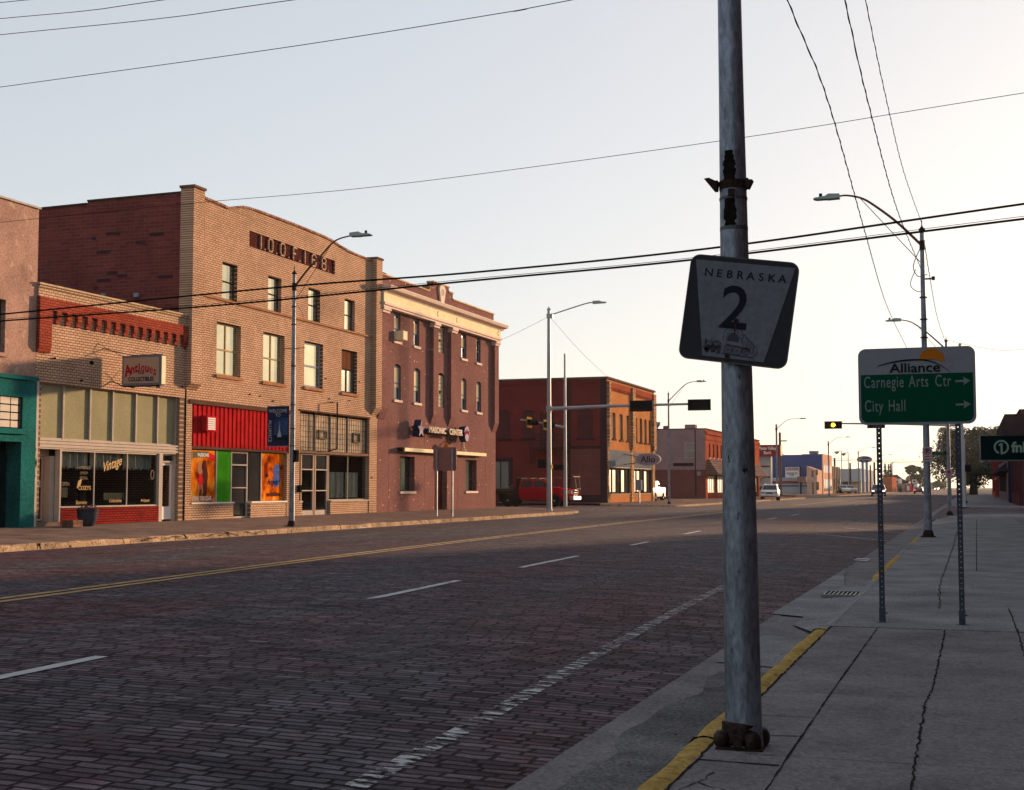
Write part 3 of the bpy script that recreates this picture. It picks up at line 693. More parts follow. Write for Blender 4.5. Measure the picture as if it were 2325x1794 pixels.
B('grout', paint('grout', (.3,.28,.25)), b1, (x-.12, x-.103, 24, 32.13, 3.14, 4.05))
dd = B('door', paint('dark_green_door', (.01,.02,.022), .4), b1, (XF-.42, XF-.38, 26.05, 32.05, .3, 2.74))
B('frame', black, dd, (XF-.375,XF-.33,31.1,31.2,.3,2.74), (XF-.375,XF-.33,29.2,29.3,.3,2.74))

# ================================================================ antique shop building
b2 = thing('brick_shop', 'low buff brick shop with orange brick corbels and six tall frosted transom panes', 'building', (XF-4, 36.8, .3))
Y0, Y1 = 32.77, 40.74
m = MB(); facade(m, XF, Y0, Y1, 4.6, 6.74, []); facade(m, XF, Y0, Y1, .3, 4.6, [(Y0+.001,Y1-.001,.3,4.58)], .3)
m.build('front_wall', buff, b2)
m = MB(); m.box(XF-.3, XF+.05, Y0, Y1, 7.12, 7.38); m.box(XF-.3, XF+.085, Y0, Y1, 7.385, 7.45); m.box(XF-.3, XF+.07, Y0, Y1, 7.10, 7.118); m.build('parapet', buffp, b2)
B('coping', paint('buff_coping', (.5,.36,.22), .8, var=.3, scale=4), b2, (XF-.34, XF+.11, Y0-.02, Y1, 7.455, 7.51))
m = MB(); m.box(XF-.3, XF+.12, Y0, Y1-.01, 6.742, 7.095)
m.prism([(XF,6.742),(XF+.12,6.742),(XF+.12,5.62),(XF+.05,5.44),(XF+.0,5.44)], 'y', Y0, Y0+.56)
n = 15; st_ = (40.46-33.58)/(n-1)
for i in range(n):
    y = 33.58+i*st_-.02; m.box(XF+.001, XF+.12, y, y+.21, 6.50, 6.7415); m.box(XF+.001, XF+.07, y+.002, y+.208, 6.36, 6.4995)
m.prism([(XF,6.742),(XF+.12,6.742),(XF+.12,6.5),(XF+.05,6.3),(XF,6.3)], 'y', Y1-.12, Y1-.01)
m.build('corbel_band', redtrim, b2)
shell(b2, Y0, Y1, .3, 7.1, 26, buff_y, roofz=6.8)
# transom
tw = MB(); edges_ = [33.0,34.28,35.6,36.78,38.05,39.3,40.41]
for a, b in zip(edges_[:-1], edges_[1:]):
    g = B('transom_pane', frost, b2, (XF-.2, XF-.185, a+.02, b-.02, 2.94, 4.54))
for e in edges_: tw.box(XF-.18, XF-.12, e-.035, e+.035, 2.9, 4.58)
tw.box(XF-.18, XF-.13, 33.035, 40.375, 2.9, 2.94); tw.box(XF-.18, XF-.13, 33.035, 40.375, 4.54, 4.58)
tw.build('transom_frame', alu, b2)
m = MB()
m.box(XF-.28, XF+.0, Y0+.0, 32.965, .3, 4.58); m.box(XF-.28, XF-.02, 40.45, Y1-.002, .3, 4.58)
for k in range(6): m.box(XF-.25, XF-.05+(.03 if k % 2 else 0), 32.97, 40.448, 2.6+k*.05, 2.648+k*.05)
m.box(XF-.22, XF-.04, 34.05, 34.13, .3, 2.6); m.box(XF-.22, XF-.04, 39.31, 39.52, .3, 2.6)
m.build('shopfront_trim', alu_w, b2)
# diamond ornaments on the left jamb
m = MB()
for zc in (2.3, 2.05): m.prism([(32.86,zc-.3),(32.93,zc),(32.86,zc+.3),(32.79,zc)], 'x', XF+.002, XF+.03)
m.build('jamb_ornament', alu, b2)
w_ = B('display_window', sgl, b2, (XF-.12, XF-.108, 34.15, 39.29, .87, 2.58)); 
f = MB(); frame_bars(f, XF-.08, 34.14, 39.30, .84, 2.59, .04, (35.81, 37.55)); f.build('frame', alu_w, w_)
B('bulkhead', redlow, b2, (XF-.22, XF-.03, 34.132, 39.308, .25, .83))
B('sill', alu, b2, (XF-.2, XF+.01, 34.132, 39.308, .8305, .839))
# lace valance, pleated
vm = MB()
for a, b in ((34.2,35.77),(35.85,37.5),(37.6,39.25)):
    n = 60; vs = []
    for i in range(n+1):
        y = a+(b-a)*i/n; x = XF-.3+.035*math.sin(i*1.35); zz = 2.0+.09*abs(math.sin(i*.42))+.02*math.sin(i*3.1); vs += [(x, y, 2.57), (x, y, zz)]
    vm.add(vs, [(2*i, 2*i+2, 2*i+3, 2*i+1) for i in range(n)])
vm.build('lace_valance', curt, b2)
gold = paint('gold_letters', (.55,.36,.16), .5, var=.05); cream_l = paint('cream_letters', (.26,.21,.16), .6, var=.05)
t_ = MB(); xw = XF-.104; YD = (0,1,0)
text(t_, 'Vintage', .30, (xw, 36.75, 2.06), (0,1,.26), (0,-.1,1), sx=.82, shear=.35, bold=.012)
text(t_, 'COZYS', .12, (xw, 35.35, 1.38), YD, sx=1.15, bold=.02)
text(t_, 'Espresso', .11, (xw, 35.2, .94), YD, shear=.3, bold=.01); text(t_, 'Collectibles', .10, (xw, 36.95, .98), YD, shear=.3, bold=.01); text(t_, 'Antiques', .10, (xw, 38.6, .98), YD, shear=.3, bold=.01)
t_.prism([(34.96,1.42),(35.14,1.5),(35.22,1.72),(35.04,1.66)], 'x', xw, xw+.003)
t_.build('window_lettering', gold, w_)
t_ = MB()
for s, z in (('HOMEMADE', 2.02), ('LUNCH', 1.86), ('SPECIAL', 1.70)): text(t_, s, .09, (xw, 35.3, z), YD, sx=.9)
text(t_, 'OPEN', .12, (xw, 34.42, 1.5), YD, sx=.85)
text(t_, 'COFFEE', .13, (xw-.04, 37.0, 1.10), YD, sx=1.1)
t_.build('window_lettering', cream_l, w_)
B('window_card', paint('coffee_board', (.20,.17,.14)), b2, (XF-.16, XF-.15, 36.4, 37.5, 1.05, 1.28), (XF-.17, XF-.155, 34.2, 34.6, 1.15, 1.45))
# shop interior goods
it = MB()
it.lathe((XF-1.2,36.7,.8), [(.12,0),(.12,.5),(.2,.55),(.22,.9),(.1,1.1),(.02,1.15)], 10); it.box(XF-1.6,XF-.9,34.3,39.2,.3,.8); it.box(XF-1.5,XF-1.2,35.0,35.4,.8,1.3); it.box(XF-1.1,XF-1,38.5,38.9,.8,1.15)
it.build('window_display', paint('shop_goods', (.12,.09,.07), .8, var=.5, scale=4), b2)
wr = MB(); wr.lathe((0,0,0), [(.0,0),(.0,0)], 3) if False else None
ring = [(XF-.11, 39.0+.09*math.cos(a), 1.88+.15*math.sin(a)) for a in [i*math.pi/8 for i in range(17)]]
wr.tube(ring, .018, 6); wr.build('wreath', cream_l, b2)
# doors
d1 = B('door', sgl, b2, (XF-.5, XF-.49, 33.02, 33.78, .5, 2.33))
f = MB(); frame_bars(f, XF-.46, 32.98, 33.82, .45, 2.38, .06, (), (1.48,)); f.build('frame', alu_w, d1)
B('handle', alu, d1, (XF-.44, XF-.40, 33.0, 33.72, 1.46, 1.5))
t_ = MB(); text(t_, 'Vintage', .15, (XF-.485, 33.38, 1.78), (0,1,.2), (0,-.1,1), shear=.3, bold=.01); t_.build('door_lettering', gold, d1)
B('paper_notice', whitep, b2, (XF-.488,XF-.484,33.0,33.2,1.52,1.78), (XF-.488,XF-.484,33.5,33.72,1.53,1.66))
B('transom_panel', alu_w, b2, (XF-.5, XF-.44, 32.97, 34.04, 2.40, 2.598)); B('jamb', alu_w, b2, (XF-.5, XF-.23, 33.84, 34.045, .3, 2.398))
B('threshold', concrete, b2, (XF-.5, XF-.0, 32.97, 34.05, .3, .42))
d2 = B('door', sgl, b2, (XF-.24, XF-.23, 39.62, 40.2, .82, 2.2))
f = MB(); frame_bars(f, XF-.2, 39.545, 40.32, .36, 2.3, .09); f.box(XF-.25, XF-.205, 39.64, 40.23, .45, .8); f.build('frame', whitep, d2)
B('transom_pane', windark, b2, (XF-.22, XF-.2, 39.6, 40.4, 2.38, 2.55)); B('door_jamb', alu_w, b2, (XF-.24, XF-.12, 40.33, 40.44, .3, 2.6), (XF-.24, XF-.13, 39.525, 40.33, 2.305, 2.36), (XF-.24, XF-.13, 39.525, 40.33, 2.56, 2.598))
t_ = MB()
for i, ch in enumerate('ANTIQUES'): text(t_, ch, .1, (XF-.22, 40.02, 1.9-i*.14), YD, bold=.02)
t_.build('door_lettering', paint('faded_red_letters', (.3,.04,.03)), d2)
# brackets and scars on the wall
m = MB()
for y, z in ((33.6,5.32),(35.4,5.35),(34.9,4.75),(40.5,4.95)): MB().cyl((XF,y,z),(XF+.06,y,z), .06 if y == 35.4 else .03, n=8).build('wall_bracket', black, b2)

# hanging antiques sign
sg = thing('hanging_sign', 'boxy antiques and collectibles sign hanging out from the low buff brick shop', 'sign', (-25.2, 36.6, 4.7))
XA, XB, ZA, ZB, YS = -25.7, -24.25, 4.70, 5.66, 36.6
B('sign_box', paint('blue_grey_sign_rim', (.17,.17,.21), .5), sg, (XA, XB, YS, YS+.28, ZA, ZB), bevel=.012)
B('sign_face', paint('tan_sign_face', (.42,.29,.20), .5, var=.06), sg, (XA+.07, XB-.07, YS-.008, YS-.002, ZA+.07, ZB-.07))
B('sign_side', cream, sg, (XB+.002, XB+.012, YS+.03, YS+.25, ZA+.03, ZB-.03))
t_ = MB(); word = 'Antiques'; ang0 = -.52; rr_ = 1.05; wd = [.95,.82,.55,.48,.78,.8,.75,.72]; tot = sum(wd); acc = 0
cxn = (XA+XB)/2
for ch, q in zip(word, wd):
    fx = (acc+q/2)/tot; acc += q; a = (fx-.5)*1.12
    px_ = cxn+rr_*math.sin(a); pz_ = 4.06+rr_*math.cos(a)*1.04
    text(t_, ch, .27 if ch != 'A' else .33, (px_, YS-.010, pz_), (math.cos(a*.75),0,-math.sin(a*.75)), (math.sin(a*.3),0,math.cos(a*.3)), sx=.8, bold=.012 if ch in 'eqs' else .04, ext=.002)
    # broken-pen spurs of the blackletter face
    for dx, dz_ in (() if ch in 'eq' else ((-.04,0),(.045,.0))): t_.add([(px_+dx-.022,YS-.0125,pz_+dz_-.006),(px_+dx,YS-.0125,pz_+dz_-.03),(px_+dx+.022,YS-.0125,pz_+dz_),(px_+dx,YS-.0125,pz_+dz_+.022)], [(0,1,2,3)])
t_.build('lettering', paint('crimson_letters', (.35,.012,.03), .5, var=.05), sg)
t_ = MB(); text(t_, 'AND', .075, (cxn,YS-.011,ZA+.36), sx=1.0, bold=.02); text(t_, 'COLLECTIBLES', .125, (cxn,YS-.011,ZA+.14), sx=.80, bold=.035); t_.build('lettering', paint('navy_letters', (.012,.02,.06), .5), sg)
m = MB(); m.tube([(XF,YS-.6,5.85),(XA+.3,YS+.1,ZB+.02),(XB,YS+.1,ZB+.02)], .014, 6); m.tube([(XF,YS-.1,4.86),(XA,YS+.1,ZA-.02),(XB-.1,YS+.1,ZA-.03)], .02, 6); m.tube([(XF,YS-.9,6.0),(XF+.2,YS-.5,5.8),(XA,YS,5.66)], .008, 5); m.tube([(XF,YS-.1,4.9),(XF+.15,YS,5.15),(XA,YS+.1,5.2)], .008, 5)
m.box(XA+.3, XA+.36, YS+.05, YS+.2, ZA-.08, ZA-.002); m.box(XB-.2, XB-.14, YS+.05, YS+.2, ZA-.08, ZA-.002)
m.build('bracket', rust, sg)

# planter by the shop window
pl = thing('flower_planter', 'round dark pot of purple flowers on the sidewalk by the red bulkhead', 'planter', (-25.35, 34.5, .28))
m = MB(); m.lathe((-25.35,34.5,.28), [(.16,0),(.2,.03),(.3,.3),(.31,.46),(.33,.48),(.33,.52),(.28,.52),(.27,.46)], 20); m.build('pot', paint('slate_pot', (.05,.06,.08), .5, var=.3), pl, smooth=True)
rs = random.Random(4); m = MB(); m2 = MB()
for i in range(330):
    a, r_, z = rs.uniform(0, 6.28), .3*math.sqrt(rs.random()), rs.uniform(.74, .98)
    p = Vector((-25.35+r_*math.cos(a), 34.5+r_*math.sin(a), z-.1*(r_/.3))); d = Vector((rs.gauss(0,1), rs.gauss(0,1), rs.gauss(0,1))).normalized()*.035; e = d.cross(Vector((.3,.2,1))).normalized()*.02
    (m if i % 3 else m2).quad(p-d, p+e, p+d, p-e)
m.build('leaves', paint('planter_leaves', (.06,.07,.04), .7), pl); m2.build('flowers', paint('purple_petals', (.25,.06,.16), .7), pl)
cr = thing('wooden_crate', 'small weathered wooden box beside the round flower pot', 'crate', (-25.15, 33.6, .27))
m = MB()
for k in range(3): m.box(-25.35,-24.98,33.3,33.32,.29+k*.07,.35+k*.07); m.box(-25.35,-24.98,33.74,33.76,.29+k*.07,.35+k*.07); m.box(-24.98,-24.96,33.3,33.76,.29+k*.07,.35+k*.07); m.box(-25.37,-25.35,33.3,33.76,.29+k*.07,.35+k*.07)
m.build('slats', paint('old_wood', (.2,.11,.08), .8, var=.4, scale=6), cr); B('filling', dirtm, cr, (-25.34,-24.985,33.325,33.735,.28,.44))

# ================================================================ three storey lodge building
b3 = thing('lodge_building', 'tall buff brick lodge building with a curved parapet and letters on a dark panel', 'building', (XF-5, 49, .3))
Y0, Y1 = 40.85, 56.86
H3 = [(43.1,44.18,8.41,9.79),(46.52,47.6,8.41,9.79),(49.92,51.0,8.41,9.79),(53.36,54.4,8.41,9.79)]
H2 = [(42.78,44.5,5.58,7.52),(46.19,47.92,5.58,7.52),(49.62,51.3,5.62,7.52),(53.1,54.68,5.62,7.52)]
m = MB(); facade(m, XF, Y0, Y1, 4.75, 11.8, H3+H2+[(45.03,52.36,10.68,11.29)], .12 if False else .2)
facade(m, XF, Y0, Y1, .25, 4.75, [(41.22,48.4,.3,4.48),(49.28,56.05,.3,4.6)], .35)
top = []
for y, z in ((41.45,11.802),(42.2,11.803),(43.0,11.83),(43.4,11.80),(43.9,11.9),(44.4,12.04),(44.9,12.1),(46,12.13),(48.5,12.15),(51,12.13),(52.1,12.08),(52.9,11.97),(53.7,11.9),(54.6,11.87),(55.9,11.80)): top.append((y, z))
top[0] = (41.45, 11.86); top[1] = (42.3, 11.84); top[-1] = (56.2, 11.86)
parapet(m, XF, 41.45, 56.2, 11.8, top); m.build('front_wall', buff, b3)
m = MB()
for (a, b) in zip(top[:-1], top[1:]): m.prism([(a[0],a[1]+.002),(b[0],b[1]+.002),(b[0],b[1]+.09),(a[0],a[1]+.09)], 'x', XF-.34, XF+.05)
m.build('coping', brick('coping_brick', (.30,.11,.07), (.40,.28,.2), (.1,.06,.04), 'x', bw=.14, rh=.3, ms=.02), b3)
# piers at both ends
PD = .24
m = MB()
m.prism([(XF-.3,4.98),(XF+PD*.0+.001,4.88),(XF+PD,5.1),(XF+PD,12.05),(XF-.3,12.05)], 'y', 40.74, 41.45)
m.build('pier', buff, b3); m = MB(); m.prism([(XF+.001,4.75),(XF+PD,5.1),(XF+PD,12.0),(XF+.001,12.0)], 'y', 56.2, 56.84); m.box(XF-.4, XF+.0005, 56.25, 56.84, 11.8, 12.0)
m.build('pier', buff, b3)
B('pier_cap', paint('brown_brick_cap', (.16,.09,.06), .85), b3, (XF-.34, XF+PD+.05, 40.70, 41.49, 12.052, 12.14), (XF-.44, XF+PD+.05, 56.16, 56.88, 12.002, 12.09))
# side wall steps down towards the rear; seen above the shop roof
m = MB(); m.prism([(XF-.31,.2),(XF-.31,11.9),(XF-4.3,11.86),(XF-4.3,11.76),(XF-6.6,11.72),(-56,11.3),(-56,.2)], 'y', Y0+.005, Y0+.3); m.build('side_wall', darkbrick_y, b3)
m = MB(); m.prism([(XF-.31,11.903),(XF-.31,11.96),(XF-4.3,11.92),(XF-4.3,11.863)], 'y', Y0-.04, Y0+.34); m.prism([(XF-4.32,11.763),(XF-4.32,11.82),(XF-30,11.36),(XF-30,11.303)], 'y', Y0-.04, Y0+.34); m.build('side_coping', roofm, b3)
B('side_wall', darkbrick_y, b3, (XF-30, XF-.31, Y1-.3, Y1-.01, .2, 11.3), (XF-30, XF-29.7, Y0+.303, Y1-.303, .2, 11.3))
B('roof', roofm, b3, (XF-29.6, XF-.31, Y0+.303, Y1-.303, 10.8, 11)); B('floor', dark_in, b3, (XF-20, XF-.31, Y0+.303, Y1-.303, .2, .27), (XF-20, XF-.31, Y0+.303, Y1-.303, 4.76, 4.9))
B('name_panel', panelbrick, b3, (XF-.19, XF-.06, 45.035, 52.355, 10.685, 11.285))
t_ = MB(); ltr = [('I',45.95,.0),('.',46.27,0),('O',46.72,0),('.',47.2,0),('O',47.7,0),('.',48.2,0),('F',48.72,0),('.',49.15,0),('I',49.62,0),('6',50.42,0),('8',51.34,0),('.',51.75,0)]
rx = {'O': [(-.17,.12),(-.17,.42),(-.1,.5),(.1,.5),(.17,.42),(.17,.12),(.1,.02),(-.1,.02),(-.17,.12)], 'I': [(0,.02),(0,.5)], 'F': [(-.12,.02),(-.12,.5),(.16,.5)], '6': [(.17,.42),(.1,.5),(-.1,.5),(-.17,.42),(-.17,.12),(-.1,.02),(.1,.02),(.17,.12),(.17,.2),(.1,.28),(-.16,.28)], '8': [(-.12,.28),(-.17,.36),(-.17,.44),(-.1,.5),(.1,.5),(.17,.44),(.17,.36),(.12,.28),(-.12,.28),(-.17,.2),(-.17,.1),(-.1,.02),(.1,.02),(.17,.1),(.17,.2),(.12,.28)]}
for ch, y, _ in ltr:
    if ch == '.': t_.box(XF-.06, XF-.0, y-.035, y+.035, 10.74, 10.81); continue
    P = rx[ch]
    for (a, b) in zip(P[:-1], P[1:]):
        dx, dz = b[0]-a[0], b[1]-a[1]; L_ = math.hypot(dx, dz); nx, nz = -dz/L_*.033, dx/L_*.033
        ex, ez = dx/L_*.02, dz/L_*.02
        t_.prism([(y+a[0]+nx-ex, 10.74+a[1]+nz-ez),(y+b[0]+nx+ex, 10.74+b[1]+nz+ez),(y+b[0]-nx+ex, 10.74+b[1]-nz+ez),(y+a[0]-nx-ex, 10.74+a[1]-nz-ez)], 'x', XF-.06, XF+.0+random.uniform(.0005,.003))
    if ch == 'F': t_.box(XF-.06, XF, y-.08, y+.08, 10.97, 11.04)
t_.build('raised_letters', buffp, b3)
B('sill_course', sillm, b3, (XF+.001, XF+.07, 41.46, 56.19, 8.32, 8.40))
for (a, b, c, d) in H3: window(b3, a, b, c, d, .2, darkframe, winrefl, (), ((c+d)/2,), .05)
for i, (a, b, c, d) in enumerate(H2):
    if i < 2: window(b3, a, b, c, d, .2, tanframe, winrefl, ((a+b)/2,), ((c+d)/2-.02,), .06, sill=sillm)
    elif i == 2: window(b3, a, b, c, d, .2, greyframe, winrefl, (), ((c+d)/2-.05,), .09, sill=sillm)
    else:
        wz = window(b3, a, b, c, d, .2, darkframe, winrefl2, ((a+b)/2,), (c+1.05,), .07, sill=sillm, label='window with brown boards over its upper half')
        B('board', paint('brown_board', (.14,.055,.03), .7, var=.3, aniso=(1,8,1)), wz, (XF-.155,XF-.138,a+.06,(a+b)/2-.02,c+1.09,d-.05)); B('board', paint('brown_board', (.14,.055,.03)), wz, (XF-.155,XF-.138,(a+b)/2+.02,b-.06,c+1.09,d-.05))
m = MB()
rs = random.Random(31)
for k in range(34):
    x = XF-rs.uniform(1, 22); z = 8.6+.13*int(rs.uniform(0, 20)); w = rs.choice([.2,.42,.42,.6]); m.box(x, x+w, Y0-.004, Y0+.0045, z+.005, z+.125)
m.build('patched_bricks', paint('dark_brick_patch', (.055,.03,.035), .9), b3)
m = MB()
for x, z in ((-28.2,8.75),(-29.6,8.8)): m.box(x, x+.2, Y0-.1, Y0+.004, z-.5, z-.36)
m.build('wall_fixture', galv, b3)
# storefront, near half: red profiled sheet, posters, door
m = MB(); y = 41.24; k = 0
while y < 48.36:
    a = min(.15, 48.38-y); xx = XF-.035 if k % 2 else XF-.06; m.box(XF-.12, xx, y, y+a-.002, 2.92, 4.40 if y < 60 else 4.4); y += a; k += 1
m.build('metal_cladding', redsheet, b3)
B('fascia_strip', paint('dark_brown_fascia', (.10,.055,.04), .7), b3, (XF-.3, XF+.04, 41.0, 48.6, 4.405, 4.55))
B('lintel', paint('dark_brown_fascia', (.10,.055,.04), .7), b3, (XF-.3, XF-.03, 41.24, 48.38, 2.82, 2.915))
vb = B('vent_box', redsheet, b3, (XF-.018, XF+.2, 41.86, 42.5, 3.46, 4.02)); B('louvre', whitep, vb, *[(XF+.203, XF+.215, 41.93, 42.43, 3.52+i*.075, 3.575+i*.075) for i in range(6)])
B('bulkhead', buffp, b3, (XF-.3, XF-.02, 41.23, 44.15, .25, .86)); B('bulkhead', buffp, b3, (XF-.3, XF-.02, 45.42, 48.24, .25, .86))
B('shop_sill', whitep, b3, (XF-.28, XF+.03, 41.24, 44.15, .865, .92)); B('shop_sill', whitep, b3, (XF-.28, XF+.03, 45.42, 48.24, .865, .92))
B('pillar', buffp, b3, (XF-.3, XF-.005, 48.245, 48.395, .25, 2.815))
xg = XF-.14
def pane(nm, mat, a, b, c=.93, d=2.8, lab=None):
    o = B(nm, mat, b3, (xg-.012, xg, a, b, c, d))
    if lab: o['label'] = lab
    return o
def orange():
    if 'poster_orange' in MATS: return MATS['poster_orange']
    m, nt, b = newmat('poster_orange'); co = coords(nt)
    n1 = noise(nt, co, 1.15, 5, .6, .5); n2 = noise(nt, co, 4, 4)
    r_ = ramp(nt, n1.outputs[0], [(.35, (.16,.02,.005)), (.46, (.55,.11,.006)), (.58, (.72,.27,.02)), (.70, (.8,.6,.35))])
    k = ramp(nt, n2.outputs[0], [(.3, .8), (.7, 1.1)]); nt.links.new(mixc(nt, 1, r_.outputs[0], k.outputs[0], 'MULTIPLY'), b.inputs['Base Color']); b.inputs['Roughness'].default_value = .9; b.inputs['IOR'].default_value = 1.0
    MATS['poster_orange'] = m; return m
po = orange()
p1 = pane('window_poster', po, 41.26, 43.04, lab='orange poster of a couple with a phone number')
def blob(mb, pts, x): mb.prism(pts, 'x', x, x+.003)
m = MB()
blob(m, [(42.2,2.42),(42.38,2.42),(42.46,2.2),(42.55,1.9),(42.5,1.5),(42.46,1.15),(42.2,1.15),(42.16,1.6),(42.1,1.9),(42.14,2.2)], xg+.001)
blob(m, [(41.95,1.35),(42.1,1.4),(42.15,1.15),(41.98,1.15)], xg+.001)
m.build('dark_figure', paint('poster_brown', (.10,.03,.02), .5, var=.4, scale=5), p1)
m = MB(); blob(m, [(41.9,2.35),(42.02,2.4),(42.1,2.2),(42.18,2.0),(42.06,1.9),(41.92,1.95),(41.84,2.1)], xg+.005); blob(m, [(41.9,1.62),(41.97,1.62),(41.98,1.25),(41.92,1.2)], xg+.005); blob(m, [(42.1,1.62),(42.18,1.62),(42.24,1.25),(42.18,1.2)], xg+.005); m.build('pale_figure', paint('poster_skin', (.42,.2,.12), .5), p1)
m = MB(); blob(m, [(41.95,1.92),(42.12,1.95),(42.22,1.7),(42.2,1.55),(41.94,1.55),(41.9,1.75)], xg+.009); m.build('red_skirt', paint('poster_red', (.6,.02,.03), .5), p1)
t_ = MB(); text(t_, '(308) 760-2268', .15, (xg+.012, 42.15, .99), YD, sx=.93, bold=.02, ext=.004); text(t_, 'PASSIONS', .12, (xg+.010, 42.2, 2.56), YD, sx=1.0, bold=.03); t_.build('lettering', whitep, p1)
m = MB()
for a, c, q in ((41.28,41.5,(.06,.1,.08)),): blob(m, [(a,2.4),(c,2.45),(c,2.72),(a,2.72)], xg+.003)
blob(m, [(41.56,2.5),(42.5,2.55),(42.5,2.74),(41.56,2.74)], xg+.003); m.build('poster_banner', paint('poster_green_grey', (.12,.13,.11), .5, var=.4, scale=6), p1)
m = MB(); blob(m, [(42.52,2.55),(43.0,2.38),(43.02,2.6),(42.52,2.74)], xg+.003); m.build('poster_banner', paint('poster_red', (.6,.02,.03)), p1)
pane('window_panel', paint('lime_green_panel', (.05,.28,.015), .95, var=.3, scale=1.4), 43.14, 44.12)
pane('window_pane', windark, 45.46, 46.34)
p2 = pane('window_poster', po, 46.4, 48.2, lab='orange poster with a kneeling blue angel figure')
m = MB(); blob(m, [(47.35,2.1),(47.5,2.35),(47.75,2.4),(47.9,2.2),(47.85,1.95),(47.95,1.7),(47.8,1.5),(47.5,1.45),(47.35,1.65),(47.42,1.9)], xg+.001); m.build('blue_figure', paint('poster_blue', (.07,.11,.32), .5, var=.4, scale=6), p2)
m = MB(); blob(m, [(46.8,1.2),(47.5,1.28),(48.0,1.2),(47.9,1.1),(46.9,1.1)], xg+.001); m.build('small_print', paint('poster_brown', (.10,.03,.02)), p2)
t_ = MB(); text(t_, 'My', .16, (xg+.008, 46.85, 1.85), YD, shear=.3, bold=.01); text(t_, 'Angels', .24, (xg+.008, 47.3, 1.56), YD, shear=.35, bold=.01, sx=.95); t_.build('lettering', paint('navy_letters', (.012,.02,.06)), p2)
for y_ in (43.09, 46.37): B('mullion', alu, b3, (xg-.02, xg+.03, y_-.03, y_+.03, .922, 2.818))
d3 = B('door', windark, b3, (XF-.2, XF-.19, 44.3, 45.3, .42, 2.22)); f = MB(); frame_bars(f, XF-.15, 44.17, 45.40, .3, 2.81, .07, (), (2.3,)); f.box(XF-.18, XF-.15, 44.25, 45.32, 1.42, 1.46); f.build('frame', alu_w, d3)
B('transom_pane', windark, d3, (XF-.19, XF-.18, 44.25, 45.32, 2.36, 2.74))
# storefront, far half
B('brick_pier', buffp, b3, (XF-.3, XF-.004, 49.285, 49.30, .3, 4.6))
m = MB(); m2 = MB(); xw2 = XF-.2
for i in range(58):
    y_ = 49.36+i*.115; m.box(xw2, xw2+.02+.012*(i % 2), y_, y_+.1, 3.0, 4.5)
m.build('ribbed_glass_sheet', paint('ribbed_amber_glass', (.44,.34,.24), .8, var=.4, scale=1.5), b3)
B('backing', paint('dark_backing', (.07,.055,.045)), b3, (xw2-.04, xw2-.01, 49.3, 56.0, 2.98, 4.58))
for i in range(7): m2.box(xw2+.042, xw2+.05, 49.33, 55.98, 3.12+i*.22, 3.135+i*.22)
for a, b, c, d in ((51.25,52.0,3.5,3.9),(54.6,55.3,3.45,3.9)): frame_bars(m2, xw2+.09, a, b, c, d, .06)
for y_ in (49.32, 50.9, 52.35, 54.05, 55.98): m2.box(xw2-.01, xw2+.07, y_-.03, y_+.03, 2.98, 4.58)
m2.build('glazing_bars', rust, b3)
B('lintel', paint('brown_lintel', (.22,.13,.09), .7), b3, (XF-.3, XF-.02, 49.30, 56.03, 2.87, 2.975)); B('fascia_strip', paint('dark_brown_fascia', (.10,.055,.04)), b3, (XF-.1, XF+.03, 49.2, 56.1, 4.602, 4.66))
B('bulkhead', buffp, b3, (XF-.3, XF-.03, 52.2, 56.03, .25, .84)); B('bulkhead', buffp, b3, (XF-.3, XF-.03, 49.302, 49.62, .25, .84))
B('shop_sill', alu_w, b3, (XF-.25, XF+.01, 52.2, 56.03, .845, .90)); B('shop_sill', alu_w, b3, (XF-.25, XF+.01, 49.302, 49.62, .845, .90))
for a, b, nm in ((49.7,50.8,'o'),(50.96,52.08,'p')):
    dr_ = B('door', sgl, b3, (XF-.18, XF-.17, a+.06, b-.06, .38, 2.15)); f = MB(); frame_bars(f, XF-.13, a, b, .3, 2.86, .05, (), (2.2,)); f.box(XF-.16,XF-.12,a+.06,b-.06,1.3,1.34); f.box(XF-.16,XF-.14,a+.06,b-.06,.352,.5); f.build('frame', alu_w, dr_)
    B('transom_pane', windark, dr_, (XF-.17, XF-.16, a+.05, b-.05, 2.24, 2.8))
B('side_light', sgl, b3, (XF-.17, XF-.16, 49.31, 49.62, .91, 2.86))
dw = B('display_window', sgl, b3, (XF-.17, XF-.16, 52.25, 56.0, .91, 2.86)); f = MB(); frame_bars(f, XF-.13, 52.2, 56.03, .905, 2.865, .035, (54.1,)); f.build('frame', alu, dw)
B('door_jamb', paint('brown_lintel', (.22,.13,.09)), b3, (XF-.28, XF-.13, 52.085, 52.198, .3, 2.865), (XF-.28, XF-.13, 50.802, 50.958, .3, 2.865), (XF-.28, XF-.13, 49.622, 49.698, .3, 2.865))
for a, b in ((52.35,53.15),(53.2,54.0),(54.2,54.75),(54.8,55.5)):
    cm = MB(); n = 26; vs = []
    for i in range(n+1):
        y_ = a+(b-a)*i/n; x_ = XF-.3+.03*math.sin(i*1.5+a); vs += [(x_, y_, 2.12), (x_+.01*math.sin(i), y_+.02*math.sin(i*.7), 1.0)]
    cm.add(vs, [(2*i, 2*i+2, 2*i+3, 2*i+1) for i in range(n)]); cm.build('curtain', curt, b3)
m = MB(); m.tube([(XF+.02,52.0,5.1),(XF+.35,52.0,5.1),(XF+.35,52.0,3.1)], .03, 6); m.cyl((XF+.35,52.0,3.1),(XF-.05,52.0,3.0), .025); m.build('old_sign_bracket', black, b3)
mbx = B('mailbox', black, b3, (XF+.0, XF+.14, 49.1, 49.26, 1.25, 1.55), bevel=.015)
m = MB()
